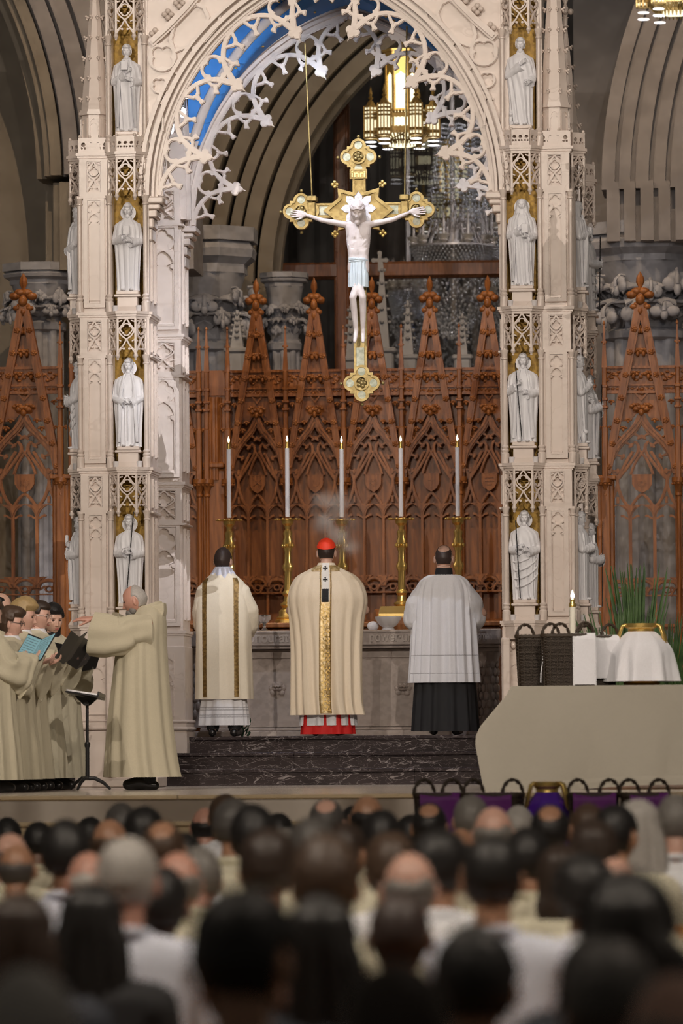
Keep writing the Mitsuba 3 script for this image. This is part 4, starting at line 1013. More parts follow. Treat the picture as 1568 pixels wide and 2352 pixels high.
PIN = cat(bbx(-5 * K, 5 * K, -.10, -.02, 0, 250 * K, .008), bbx(-8 * K, 8 * K, -.12, -.01, 158 * K, 164 * K, .006), bbx(-8 * K, 8 * K, -.12, -.01, 176 * K, 182 * K, .006), bbx(-7 * K, 7 * K, -.11, -.01, 205 * K, 212 * K, .006), bbx(-6.5 * K, 6.5 * K, -.115, -.005, 0, 118 * K, .01),
          trimesh.convex.convex_hull(np.array([(sx * 6 * K, -.06 + sy * .03, 250 * K) for sx in (-1, 1) for sy in (-1, 1)] + [(sx * 1.2 * K, -.06 + sy * .006, 350 * K) for sx in (-1, 1) for sy in (-1, 1)])), moved(leafknob(.55), (0, -.06, 306 * K)), moved(lathe([(.004, 0), (.016, .02), (.003, .05)], 6), (0, -.06, 345 * K)),
          *[moved(leafknob(.6), (s * 15 * K, -.03, 172 * K)) for s in (-1, 1)], *[moved(leafknob(.5), (s * 12 * K, -.03, 115 * K)) for s in (-1, 1)])
COL = cat(moved(lathe([(.04, -560 * K), (.04, -540 * K), (.022, -535 * K), (.022, -40 * K), (.034, -38 * K), (.034, -34 * K), (.026, -30 * K), (.05, -12 * K), (.07, -8 * K), (.07, 2 * K)], 12), (0, -.06, 0)), *[ellip((13 * K * math.cos(q), -.06 + 13 * K * math.sin(q), -12 * K), .016, .016, .014, 1) for q in np.arange(8) * PI / 4], bbx(-8 * K, 8 * K, -.03, .03, -560 * K, 0, .008))
DSC = {a: sh(m_, t_, 40) for a, (m_, t_) in SC.items()}
DSH = [sh(cat(SHIELD, ext(e_, -.046, -.03)), 'oak', 40) for e_ in emb]
DP, DC = sh(PIN, 'oak', 40), sh(COL, 'oak', 40)
def bay(root, cx, zc, Y, i, sx=1.0, board=True, skip=()):
    k = newkey('canopy_bay', root)
    T = tr(cx, Y, zc, 0, (sx, 1, 1))
    for a in DSC:
        if a in skip or (a == 'back_board' and not board): continue
        put(a, DSC[a], k, T, kind='stuff' if a == 'leaf_carving' else None)
    for c_ in CUSPS: put('cusp', c_, k, T)
    put('shield', DSH[i % 5], k, T)
    for s in (-1, 1):
        for q in range(7):
            t = .04 + q * .135; x, z = (-63 + 61 * t) * s, 12 + 380 * t
            put('rosette', ros, k, tr(cx + x * K * sx, Y - .10, zc + z * K))
            if q in (4, 5, 6): put('crocket', crock, k, tr(cx + (x + s * 14) * K * sx, Y - .04, zc + z * K))
def post(root, cx, zc, Y, pin=True):
    put('pinnacle', DP, root, tr(cx, Y, zc)); put('colonnette', DC, root, tr(cx, Y, zc))
YS = 58.0
root = thing('choir_screen', 'carved reddish oak screen with pointed gables and shields behind the altar', 'choir screen')
ZS = at(790, 1100, YS)[2]
for i, px in enumerate((392, 591.5, 724.5, 857.5, 990.5, 1123.5, 1256)): bay(root, at(px, 1100, YS)[0], ZS, YS, i - 1)
for px in (459, 477, 525, 658, 791, 924, 1057, 1190): post(root, at(px, 1100, YS)[0], ZS, YS)
a, b = at(452, 1100, YS)[0], at(532, 1100, YS)[0]
add('pilaster', cat(bx(a, b, YS, YS + .06, ZS - 560 * K, ZS + 250 * K), extz(affinity.translate(lobed(.085, 6), (a + b) / 2, YS), ZS + 0, ZS + 192 * K), bbx((a + b) / 2 - .11, (a + b) / 2 + .11, YS - .1, YS, ZS + 28 * K, ZS + 40 * K, .01), bx(a, b, YS - .03, YS + .03, ZS + 196 * K, ZS + 254 * K), bbx(a + .06, b - .06, YS - .05, YS + .03, ZS - 560 * K, ZS + 25 * K, .02)), 'oak', root)
x0, x1 = at(430, 1440, YS)[0], at(1300, 1440, YS)[0]
add('shelf', cat(bbx(x0, x1, YS - .40, YS + .02, ZS - 352 * K, ZS - 338 * K, .01), bx(x0, x1, YS - .36, YS - .30, ZS - 430 * K, ZS - 350 * K)), 'oak', root)
for nm, cx, lb in (('choir_screen', 57, 'open oak tracery screen with a gable at the left edge behind the choir'), ('choir_screen', 1474, 'dim oak tracery screen with a gable to the right of the baldachin')):
    YY = 56.6; sx = 1.24
    root = thing(nm, lb, 'choir screen')
    z = at(cx, 1100, YY)[2]; side = 1 if cx < 700 else -1
    for j, px in enumerate((cx, cx - side * 170)):
        bay(root, at(px, 1100, YY)[0], z, YY, j + 2, sx, False)
    for px in (cx - 84, cx + 84): post(root, at(px, 1100, YY)[0], z, YY)
    xa = at(cx + side * 84, 1100, YY)[0]
    add('post', cat(bbx(xa - .09, xa + .09, YY - .05, YY + .12, ZP, z + 5 * K, .015), bbx(xa - .05, xa + .05, YY - .09, YY, ZP, z - 10 * K, .012), bbx(xa - .11, xa + .11, YY - .11, YY + .12, z - 2 * K, z + 8 * K, .01)), 'oak', root)
    xb = at(cx + side * 110, 1100, YY)[0]
    add('pinnacle', moved(PIN, (xb, YY, z)), 'oak', root)
# ---------------- marble statues in the niches ----------------
def statue_tm(v, H=.76):
    """A robed saint, facing -y, feet at z = 0."""
    g = np.random.RandomState(40 + v['seed'])
    s = H / .80
    w = v.get('w', 1.0)
    drape = v.get('drape', .8)
    body = Loft([(.0, 0, .0, .105 * w, .070, .006), (.05, 0, 0, .100 * w, .066, .0075), (.22, 0, 0, .108 * w, .068, .0068), (.38, 0, 0, .120 * w, .072, .0055), (.48, 0, -.004, .130 * w, .076, .0045), (.55, 0, -.004, .128 * w, .074, .0035), (.61, 0, 0, .112 * w, .064, .0022), (.645, 0, .004, .075 * w, .048, .0012), (.665, 0, .004, .042, .036, 0), (.69, 0, .002, .033, .033, 0)], folds=13, power=2.35, seed=v['seed'], drift=drape)
    M = [to_mf(body.mesh(46, 84))]
    if v.get('cape', 0):   # open mantle edges in front
        for sx in (-1, 1):
            M.append(to_mf(tube_loft([(sx * .03, -.040, .665), (sx * .055, -.072, .55), (sx * .070, -.085, .40), (sx * .075, -.078, .22), (sx * .085, -.068, .04)], [.012, .016, .017, .016, .014], amp=.003, nphi=16, seed=v['seed'] + 3)))
    if v.get('swag', 0):   # curved folds of a toga
        for q in range(5):
            z0 = .50 - .075 * q
            M.append(to_mf(tube([(.115 * w * math.cos(a) * (1 - .0 * q), -.070 * math.sin(a) - .012, z0 - .07 * math.sin(a) + .05 * math.cos(a)) for a in np.linspace(.15, PI - .35 - .12 * q, 14)], .0085, 8)))
    hd = v.get('pitch', -.12)
    R = rotm(PI + v.get('yaw', 0), hd)
    hp = np.array((0, -.004, .742)); hs = .50
    M.append(to_mf(place_head(head_tm(4, 1.0, .3), hp, R, hs)))
    hair = v.get('hair', 'full')
    if hair == 'veil':
        M.append(to_mf(Loft([(.795, 0, .006, .01, .01, 0), (.79, 0, .006, .034, .042, 0), (.765, 0, .008, .050, .056, 0), (.72, 0, .016, .056, .050, .001), (.66, 0, .014, .072, .050, .003), (.60, 0, .012, .095, .056, .004)], folds=9, seed=2).mesh(24, 48)))
    else:
        M.append(to_mf(place_head(hair_tm('full_over', .020, 4, v['seed']), hp, R, hs)))
        if hair == 'long': M.append(to_mf(place_head(long_hair_tm(.16, .085, v['seed'], .004), hp, R, hs)))
    if v.get('beard', 1):
        M.append(to_mf(place_head(trimesh.util.concatenate([ellip((0, .066, -.105), .040, .026, .042, 3)]), hp, R, hs)))
    # arms with wide sleeves
    for sx, a in ((-1, v['R']), (1, v['L'])):      # statue's right is at -x seen from the front
        sh0 = np.array((sx * .094 * w, .004, .596)); el = np.array((sx * .122 * w, -.018, .455)); wr = np.array(a[:3])
        M.append(to_mf(smoothed(union([bone(sh0, .032, el, .032), bone(el, .032, wr * .75 + el * .25, .028)]), .012, 6)))
        f = wr - el; f /= np.linalg.norm(f)
        M.append(hand_m(wr - f * .01, f + np.array((0, -.25, .15)), (-sx * .5, .6, -.2), .6, 1, -sx, .52))
        M.append(to_mf(tube_loft([el, wr * .5 + el * .5 - np.array((0, 0, .012)), wr - np.array((0, -.006, .020))], [.034, .040, .046], amp=.003, nphi=20, seed=3)))
    for sx in (-1, 1): M.append(to_mf(ellip((sx * .038, -.068, .012), .020, .036, .014, 2)))
    m = to_tm(union(M)); m.apply_scale(s); return m
BASE = cat(bbx(-.098, .098, -.075, .08, .150, .185, .006), bbx(-.115, .115, -.092, .08, .128, .150, .006), bbx(-.088, .088, -.068, .08, .035, .130, .004), trimesh.convex.convex_hull(np.array([(sx * .118, y, 0) for sx in (-1, 1) for y in (-.092, .08)] + [(sx * .09, y, .045) for sx in (-1, 1) for y in (-.07, .08)])))
DBASE = sh(BASE, 'marble', 25)
CUP = cat(lathe([(.024, 0), (.030, .002), (.034, .070), (.031, .072), (.022, .008), (.0, .006)], 16))
DCUP = sh(CUP, 'clear_cup', 40)
def saint(tag, v, x, y, z, label, group=None, rz=0):
    k = thing('statue', label, 'statue')
    T = tr(x, y, z, rz)
    put('pedestal', DBASE, k, T)
    put('figure', v['shape'], k, tr(x, y, z + .182, rz))
    if v.get('halo'):
        m = cat(moved(lathe([(.0, -.004), (.066, -.004), (.072, 0), (.066, .004)], 28), (0, 0, 0)))
        v_ = m.vertices; m.vertices = np.stack([v_[:, 0], v_[:, 2] + .036, v_[:, 1] + .725], 1); m.fix_normals(); m.apply_scale(.95)
        add('halo', m, 'statue_marble', k, 40, to=tr(x, y, z + .182, rz))
    if v.get('staff'):
        a, b = v['staff']; add('staff', tube([a, b], .0045, 8), 'black_metal', k, 60, to=tr(x, y, z + .182, rz), label='thin dark staff')
    if v.get('book'): add('book', moved(bbx(-.03, .03, -.012, .012, -.04, .04, .004), v['book']), 'statue_marble', k, to=tr(x, y, z + .182, rz))
    if v.get('lamb'): add('animal', cat(ellip((-.085, -.04, .045), .018, .022, .05, 2), ellip((-.085, -.058, .098), .014, .02, .02, 2), ellip((-.075, -.04, .02), .022, .02, .02, 2)), 'statue_marble', k, 60, to=tr(x, y, z + .182, rz))
    if v.get('cord'): add('rosary', tube([(-.002 + .002 * math.sin(t), -.082, .40 - .35 * t) for t in np.linspace(0, 1, 30)], [.003 + .0022 * (i % 2) for i in range(30)], 6), 'statue_marble', k, to=tr(x, y, z + .182, rz))
V = {
 'holding': dict(seed=1, hair='full', R=(.005, -.095, .54), L=(.045, -.100, .47), w=1.0, cape=1, book=(-.01, -.115, .57)),
 'pyx': dict(seed=2, hair='full', halo=1, beard=1, R=(-.02, -.105, .50), L=(.03, -.11, .46), w=.98, book=(0, -.12, .525), drape=.2),
 'rosary': dict(seed=3, hair='long', halo=1, R=(-.018, -.095, .415), L=(.022, -.095, .415), w=1.08, cape=1, cord=1, drape=.1),
 'staffer': dict(seed=4, hair='full', halo=1, R=(-.03, -.10, .48), L=(.018, -.105, .46), w=1.0, staff=((.05, -.115, .79), (-.02, -.105, .01)), drape=.4),
 'shepherd': dict(seed=5, hair='full', R=(.01, -.09, .56), L=(.085, -.09, .40), w=.98, swag=0, lamb=1, cape=0, drape=1.6),
 'veiled': dict(seed=6, hair='veil', halo=1, beard=0, R=(-.01, -.09, .52), L=(.05, -.10, .45), w=.98, cape=1, book=(.03, -.115, .49)),
 'bishop': dict(seed=7, hair='full', halo=1, R=(-.055, -.10, .52), L=(.035, -.10, .45), w=1.10, cape=1, staff=((-.06, -.12, .68), (-.01, -.10, .01)), drape=.2),
 'toga': dict(seed=8, hair='full', halo=1, R=(-.045, -.105, .47), L=(.03, -.105, .45), w=1.02, swag=1, staff=((-.07, -.118, .68), (-.035, -.105, .01)), drape=1.2)}
for n_, v in V.items(): v['shape'] = sh(statue_tm(v), 'statue_marble', 40)
SL = [('staffer', 'haloed saint statue with long thin staff, lowest on the left tower'), ('rosary', 'saint statue with clasped hands and beaded cord, second niche up on the left tower'),
      ('pyx', 'haloed saint statue holding an object, third niche up on the left tower'), ('holding', 'bearded saint statue without halo, top niche of the left tower')]
SR = [('toga', 'saint statue in draped toga with staff, lowest niche of the right tower'), ('bishop', 'caped saint statue with staff, second niche up on the right tower'),
      ('veiled', 'veiled woman saint statue, third niche up on the right tower'), ('shepherd', 'saint statue with a small animal at its feet, top niche of the right tower')]
lvl = ['lowest', 'second', 'third']
for i in range(4):
    saint('', V[SL[i][0]], -XI - .185, YF + .02, LZ[i], SL[i][1])
    saint('', V[SR[i][0]], XI + .185, YF + .02, LZ[i], SR[i][1])
OUT = ['holding', 'toga', 'rosary', 'pyx', 'shepherd', 'veiled', 'staffer', 'bishop', 'toga']
ordn = ('lowest', 'middle', 'upper')
for i in range(3):
    saint('', V[OUT[i]], -XI - .655, YF + SN, LZ[i], f'marble saint in profile on the outer side of the left tower, {ordn[i]} of three', rz=-90)
    saint('', V[OUT[3 + i]], XI + .655, YF + SN, LZ[i], f'marble saint in profile facing right on the right tower, {ordn[i]} of three', rz=90)
    saint('', V[OUT[6 + i]], XI + .655, YR + SN, LZ[i], f'shadowed marble saint on the rear right pier, {ordn[i]} of three', rz=90)
nich = ('lowest niche', 'second niche up', 'third niche up', 'top niche')
for sx, tw in ((-1, 'left'), (1, 'right')):
    for i in range(4):
        for du in (.085, .290):
            side = 'left' if sx * (du - .185) < 0 else 'right'
            put('glass_cup', DCUP, to=tr(sx * (XI + du), YF - .055, LZ[i], 0, .74), label=f'clear candle cup {side} of the pedestal, {nich[i]} of the {tw} tower', cat='candle cup', group='candle cups on the niche ledges')
    for i in range(3):
        put('glass_cup', DCUP, to=tr(sx * (XI + .675), YF + SN - .12, LZ[i], 0, .74), label=f'clear candle cup by the side statue, {nich[i]}, outer {tw} tower', cat='candle cup', group='candle cups on the niche ledges')
# ---------------- hanging crucifix ----------------
YC = 49.3; SC_ = PXS(YC)
C0 = at(824, 480, YC)
def cp(px, py): return ((px - 824) / SC_, (480 - py) / SC_)
def cpoly(pts): return Polygon([cp(*p) for p in pts])
def cbox(x0, y0, x1, y1): a, b = cp(x0, y1), cp(x1, y0); return sbox(a[0], a[1], b[0], b[1])
CX = thing('crucifix', 'gilded hanging crucifix with white painted figure of Christ above the altar', 'crucifix')
TC = tr(*C0)
def cadd(name, m, mt, parent=CX, smooth=30, label=None): return add(name, m, mt, parent, smooth, to=TC, label=label)
arm = cbox(700, 466, 950, 500); shaft = cbox(810, 380, 840, 905)
cadd('beam', cat(ext(arm, .0, .05), ext(arm.difference(cbox(690, 471, 960, 495)), -.02, .0)), 'old_gilt')
cadd('upright', cat(ext(shaft, .0, .05), ext(shaft.difference(cbox(815, 300, 835, 1000)), -.02, .0)), 'old_gilt')
for x0, x1 in ((733, 775), (873, 915)): cadd('enamel_panel', ext(cbox(x0, 473, x1, 493), -.008, .0), 'enamel', label='grey green panel of the cross arm')
cadd('enamel_panel', ext(cbox(816, 800, 834, 855), -.008, .0), 'enamel', label='dark panel at the foot of the cross')
def medallion(cx, cy, w=30, r=18, emb=True):
    q = unary_union([cbox(cx - w, cy - w + 6, cx + w, cy + w - 6).intersection(cbox(cx - w + 4, cy - w, cx + w - 4, cy + w))] + [Point(*cp(cx + dx, cy + dy)).buffer(r / SC_, quad_segs=8) for dx, dy in ((-24, 0), (24, 0), (0, -24), (0, 24))])
    ms = [ext(q, -.012, .05), ext(q.difference(q.buffer(-.022)), -.035, -.01)]
    q2 = unary_union([Point(*cp(cx, cy)).buffer(17 / SC_, quad_segs=8)]); ms.append(ext(q2.difference(q2.buffer(-.016)), -.045, -.01))
    k = cadd('medallion', cat(*ms), 'old_gilt')
    petals = unary_union([Point(*cp(cx + dx, cy + dy)).buffer(9 / SC_, quad_segs=6) for dx, dy in ((-27, 0), (27, 0), (0, -27), (0, 27))])
    for g_ in geoms(petals): cadd('roundel', ext(g_, -.02, -.01), 'enamel', k)
    x, z = cp(cx, cy)
    cadd('boss', cat(*[ellip((x + .028 * math.cos(a), -.025, z + .028 * math.sin(a)), .02, .018, .02, 1) for a in np.arange(5) * 1.257], ellip((x, -.03, z), .022, .02, .022, 1)), 'old_gilt', k, 60)
    ends = [ellip((x + d[0] * 48 / SC_, .02, z + d[1] * 48 / SC_), .016, .016, .016, 1) for d in ((1, 0), (-1, 0), (0, 1), (0, -1))]
    cadd('knob', cat(*ends), 'old_gilt', k, 60)
medallion(824, 360); medallion(691, 484); medallion(957, 484); medallion(828, 882)
plate_ = cbox(804, 389, 844, 411)
cadd('title_plate', cat(ext(plate_, -.03, .03), ext(plate_.difference(plate_.buffer(-.010)), -.04, -.028)), 'old_gilt')
tm_ = meshkit.text_mesh('inri', 16 * .78 / SC_, .012, True); v = tm_.vertices; w_ = v[:, 0].max() - v[:, 0].min()
sc = (32 / SC_) / w_; tm_.vertices = np.stack([(v[:, 0] - v[:, 0].min()) * sc - 16 / SC_, -.030 - v[:, 2], v[:, 1] * 1.0 + cp(0, 407)[1]], 1); tm_.invert(); tm_.fix_normals()
cadd('lettering', tm_, 'gilt', CX, False)
star = cpoly([(824, 425), (836, 443), (872, 433), (870, 455), (905, 484), (870, 512), (872, 530), (840, 522), (824, 540), (808, 522), (776, 530), (778, 512), (743, 484), (778, 455), (776, 433), (812, 443)])
cadd('star_frame', cat(ext(star, -.03, .05), ext(star.difference(star.buffer(-.030)), -.06, -.028)), 'old_gilt')
for i in range(8):
    a = PI / 2 + i * PI / 4
    pet = Polygon([(r * math.cos(t), r * math.sin(t)) for r, t in []] or [(.02, 0), (.075, .030), (.118, .028), (.150, 0), (.118, -.028), (.075, -.030)]).buffer(.006)
    pet = affinity.translate(affinity.rotate(pet, math.degrees(a), origin=(0, 0)), *cp(824, 480))
    cadd('petal', ext(pet, -.050, -.028), 'petal_white', CX)
for px, py in ((776, 430), (872, 430), (776, 530), (872, 530)):
    x, z = cp(px, py); dx, dz = np.sign(x) * .028, np.sign(z) * .028
    cadd('leaf_sprig', cat(tube([(x, -.02, z), (x + dx, -.02, z + dz)], .007, 6), *[ellip((x + dx + .02 * math.cos(a), -.02, z + dz + .02 * math.sin(a)), .017, .012, .017, 1) for a in np.arange(4) * PI / 2]), 'gilt', CX, 60)
for px in (716, 930):
    x, z = cp(px, 483)
    cadd('rod_clamp', cat(bbx(x - .035, x + .035, -.06, .06, z - .075, z + .075, .008), bbx(x - .045, x + .045, -.07, .07, cp(0, 462)[1], cp(0, 449)[1], .008)), 'oak_dark' if False else 'old_gilt')
tops = (at(700, 100, YC), at(934, 60, YC))
for px, tp in zip((716, 930), tops):
    x, z = cp(px, 449); cadd('hanging_rod', tube([(x, 0, z), tuple(tp - C0)], .0075, 8), 'old_gilt', CX, 60, label='thin gilded hanging rod')
# the figure, arms spread, head bowed; scaled from a 1.76 m body
fs = (795 - 465) / SC_ / 1.80
def f3(px, py, y=0): a = cp(px, py); return np.array([a[0], y, a[1]]) / fs
J = dict(head=f3(824, 492, .085), neck=f3(824, 517, .02), shL=f3(796, 518, 0), shR=f3(852, 518, 0), elL=f3(742, 508, .03), elR=f3(905, 508, .03), wrL=f3(702, 493, -.02), wrR=f3(944, 490, -.02),
         hipL=f3(812, 622, .02), hipR=f3(836, 622, .02), knL=f3(812, 688, .11), knR=f3(835, 688, .11), anL=f3(817, 762, .0), anR=f3(833, 762, 0), toL=f3(815, 788, .06), toR=f3(834, 788, .06))
J = {a: np.array([-b[0], b[1], b[2]]) for a, b in J.items()}
J = {{'L': a[:-1] + 'R', 'R': a[:-1] + 'L'}.get(a[-1], a) if a[-1] in 'LR' and len(a) == 3 else a: b for a, b in J.items()}
fig = body_tm(J, 0, -.30, 0, {'L': ((-1, -.05, .10), (0, 1, 0), .12), 'R': ((1, -.05, .12), (0, 1, 0), .12)}, 5, 1.0, .96, 0, .03, 8, 1.0, True, .74, 1.15)
p = fig.vertices; X, Yv, Z = p.T
zz = lambda py: cp(824, py)[1] / fs
front = (Yv > .02) & (np.abs(X) < .15)
for j, py in enumerate((556, 563, 570, 577)): fig.vertices[:, 1] -= np.where(front & (np.abs(X) > .025), .017 * np.exp(-((Z - zz(py) - np.abs(X) * .35) / .010) ** 2), 0)
fig.vertices[:, 1] -= np.where(front, .026 * np.exp(-(X / .07) ** 2 - ((Z - zz(597)) / .07) ** 2) + .005 * np.exp(-(X / .008) ** 2) * (Z > zz(600)) * (Z < zz(535)), 0)
flip = lambda m: moved(m, (0, 0, 0), PI)
def cfig(name, m, mt, parent=None, smooth=40, label=None):
    m = m.copy(); m.vertices = m.vertices * fs; m = flip(m); m.apply_translation((0, -.085, 0)); return add(name, m, mt, parent or FG, smooth, to=TC, label=label)
FG = newkey('figure', CX)
_used[FG] = 1
FG = cfig('figure', fig, 'corpus', CX, 50, 'white painted figure with bowed head and outstretched arms')
Rj = rotm(0, -.30)
cfig('hair', cat(place_head(hair_tm('full_over', .020, 4, 3), J['head'], Rj), place_head(long_hair_tm(.14, .10, 4, .006), J['head'], Rj), place_head(cat(ellip((0, .062, -.115), .034, .026, .040, 3)), J['head'], Rj)), 'corpus')
ring_ = np.array([(.088 * math.cos(a), .108 * math.sin(a) - .005, .062 + .006 * math.sin(5 * a)) for a in np.linspace(0, 2 * PI, 40)])
cfig('crown', place_head(cat(tube(ring_, .012, 6), tube(ring_ + [0, 0, .014], .010, 6)), J['head'], Rj), 'corpus')
ey, br, li = eyes_tm(J['head'], Rj); cfig('eye', cat(*br), 'corpus_shade')
hz = zz(607); 
cloth = Loft([(zz(663), 0, .045, .118, .105, .007), (zz(640), 0, .04, .118, .108, .007), (zz(615), 0, .02, .112, .112, .004), (zz(600), 0, .012, .112, .110, .002), (zz(596), 0, .012, .104, .10, .001)], folds=17, power=2.4, seed=5)
cfig('loincloth', cloth.mesh(24, 120), 'loin_cloth', label='pale blue white pleated loincloth')
cfig('sash', cat(*[tube([(.118 * math.cos(a), .012 + .116 * math.sin(a), zz(602) + .012 * q + .012 * math.sin(a + q)) for a in np.linspace(0, 2 * PI, 40)], .013, 8, True) for q in (-1, 0, 1)]), 'loin_cloth')
for px, py in ((702 - 14, 490), (944 + 14, 486)): pass

# ---------------- the altar ----------------
YA = 52.0
mat('altar_letters', (0.55, 0.49, 0.45), 0.4)
AL = thing('altar', 'grey brown stone altar with carved letters along its top edge', 'altar')
xl, xr = at(416, 1450, YA)[0], at(1150, 1450, YA)[0]
za = at(784, 1447, YA)[2]; zb = at(784, 1488, YA)[2]
add('mensa', cat(bbx(xl, xr, YA, YA + 1.0, zb + .02, za, .008), bbx(xl + .02, xr - .02, YA + .02, YA + .98, zb - .005, zb + .021, .006)), 'altar_stone', AL, False)
bd = sbox(xl + .01, zb + .03, xr - .01, za - .012)
add('border', cat(ext(bd.difference(sbox(xl + .135, zb + .045, xr - .135, za - .025)), YA - .014, YA + .004)), 'altar_stone', AL, False)
for word, p0, p1 in (('honourat·d', 556, 684), ('power·und', 848, 962), ('amen', 1098, 1130)):
    tx = meshkit.text_mesh(word, .082, .012, True); v = tx.vertices
    xa_, xb_ = at(p0, 1468, YA)[0], at(p1, 1468, YA)[0]; sx_ = (xb_ - xa_) / (v[:, 0].max() - v[:, 0].min())
    tx.vertices = np.stack([xa_ + (v[:, 0] - v[:, 0].min()) * sx_, YA + .003 - v[:, 2] * 1.6, zb + .060 + v[:, 1] * 1.0], 1); tx.fix_normals()
    add('inscription', tx, 'altar_letters', AL, False)
for xc in (xl + .07, xr - .07):
    zc = (za + zb) / 2 + .005; cr_ = unary_union([Polygon([(xc, zc), (xc + .042 * math.cos(a - .42), zc + .042 * math.sin(a - .42)), (xc + .042 * math.cos(a + .42), zc + .042 * math.sin(a + .42))]) for a in np.arange(4) * PI / 2])
    add('cross_relief', cat(ext(cr_.buffer(.002), YA - .02, YA + .002)), 'altar_stone', AL, False)
XA, XB = at(585, 1550, YA)[0], at(1075, 1550, YA)[0]
zc = at(784, 1500, YA)[2]
add('body', bbx(xl + .22, xr - .22, YA + .16, YA + .9, ZT - .01, zb, .01), 'altar_front', AL, False)
add('base_step', cat(bbx(xl + .04, xr - .04, YA - .06, YA + 1.0, ZT - .005, ZT + .055, .01), bbx(xl + .16, xr - .16, YA + .10, YA + .95, ZT + .05, ZT + .085, .01)), 'altar_front', AL, False)
fr_ = sbox(xl + .24, ZT + .09, xr - .24, zb - .03).difference(unary_union([sbox(xl + .42, ZT + .15, xr - .42, zb - .09)]))
add('front_frame', ext(fr_, YA + .135, YA + .165), 'altar_front', AL, False)
for px in (637, 925):
    x, _, z = at(px, 1583, YA + .15)
    lv = [moved(leaf(.07, .12, .05, 1), (x + .0, YA + .145, z - .05))] + [ellip((x + .055 * math.cos(a), YA + .15, z + .045 * math.sin(a)), .03, .022, .03, 2) for a in (.3, 1.2, 2.0, 2.9, 3.8, 5.5)] + [moved(lathe([(.035, -.012), (.045, 0), (.035, .012)], 16), (x, YA + .14, z))]
    add('wreath_relief', cat(*lv), 'altar_front', AL, 60)
for sx in (-1, 1):
    xc = (xl + .13) if sx < 0 else (xr - .13)
    ms = [bbx(xc - .11, xc + .11, YA + .08, YA + .8, zb - .05, zb, .01), moved(lathe([(.10, ZT + .09), (.10, ZT + .14), (.075, ZT + .17), (.075, zb - .17), (.09, zb - .15), (.12, zb - .05)], 16), (xc, YA + .2, 0))]
    for i in range(7):
        for q in range(5):
            a = PI + PI * (q + .5 * (i % 2)) / 4.5
            ms.append(ellip((xc + .085 * math.cos(a), YA + .2 + .085 * math.sin(a), ZT + .22 + i * .075), .022, .018, .042, 1))
    add('carved_leg', cat(*ms), 'altar_stone', AL, 50)
# ---------------- things on and behind the altar ----------------
def candlestick(x, y, zbase, zdish, label, wax='candle_wax', hc=.78):
    h = zdish - zbase
    k = thing('candlestick', label, 'candlestick', 'tall brass candlesticks behind the altar')
    P = [(.125, 0), (.125, .03), (.105, .04), (.112, .055), (.085, .075), (.085, .12), (.055, .15), (.075, .175), (.075, .19), (.045, .21), (.040, .26), (.055, .285), (.055, .30), (.036, .32)]
    zt = h - .10
    zm = .32 + (zt - .32) * .38
    P += [(.030, zm - .05), (.044, zm - .02), (.048, zm), (.044, zm + .02), (.030, zm + .05), (.027, zt - .22), (.036, zt - .20), (.044, zt - .12), (.032, zt - .08), (.040, zt - .03), (.024, zt), (.030, zt + .03), (.055, zt + .055), (.058, zt + .07), (.06, h - .015), (.105, h - .008), (.105, h)]
    m = lathe(P, 8 * 3); v = m.vertices
    rib = 1 + .10 * np.cos(8 * np.arctan2(v[:, 1], v[:, 0])) * ((v[:, 2] > .32) & (v[:, 2] < zt))
    hexa = np.where(v[:, 2] < .13, 1 + .06 * np.cos(6 * np.arctan2(v[:, 1], v[:, 0])), 1)
    m.vertices = v * np.stack([rib * hexa, rib * hexa, np.ones(len(v))], 1)
    add('stem', m, 'brass', k, 25, to=tr(x, y, zbase))
    ds = [ellip((.115 * math.cos(a), .115 * math.sin(a), h - .004), .018, .018, .010, 1) for a in np.arange(10) * PI / 5] + [ellip((.05 * math.cos(a), .05 * math.sin(a), zt - .16), .014, .014, .022, 1) for a in np.arange(6) * PI / 3]
    add('drip_leaf', cat(*ds), 'brass', k, 60, to=tr(x, y, zbase), kind='stuff')
    ck = thing('candle', 'white lit candle on the ' + label[label.index('brass'):], 'candle', 'lit candles behind the altar')
    add('wax', moved(lathe([(.0205, .02), (.0215, .03), (.0205, hc)], 16), (x, y, zdish)), wax, ck, 40)
    add('collar', moved(lathe([(.021, hc - .005), (.0215, hc + .01), (.015, hc + .02), (.017, hc + .055), (.013, hc + .06)], 14), (x, y, zdish)), 'brass', ck, 40)
    add('flame', moved(lathe([(.002, 0), (.010, .014), (.011, .024), (.006, .042), (.001, .060)], 10), (x, y, zdish + hc + .058)), 'candle_wax', ck, 60, emitter=glow('f', (26, 19, 10), .02))
    return k
YK = 53.6
zsh = at(660, 1432, YK)[2]
pos = ('leftmost', 'second', 'middle', 'fourth', 'rightmost')
for i, (pb, pdx, pd, pw, pt) in enumerate(((525, 526, 1194, 1190, 1020), (660, 660, 1192, 1188, 1018), (785, 785, 1193, 1190, 1020), (922, 921, 1191, 1187, 1018), (1051, 1051, 1190, 1187, 1016))):
    a = at(pdx, pd, YK); t = at(pdx, pt + 8, YK)
    candlestick(a[0], YK, zsh, a[2], ('brass candlestick left of the deacon, leftmost of five' if i == 0 else 'brass candlestick between deacon and cardinal, second of five' if i == 1 else 'brass candlestick behind the smoke by the red cap' if i == 2 else 'brass candlestick between cardinal and white surplice, fourth of five' if i == 3 else 'brass candlestick behind the white surplice, rightmost of five'), 'candle_wax', t[2] - a[2] - .01)
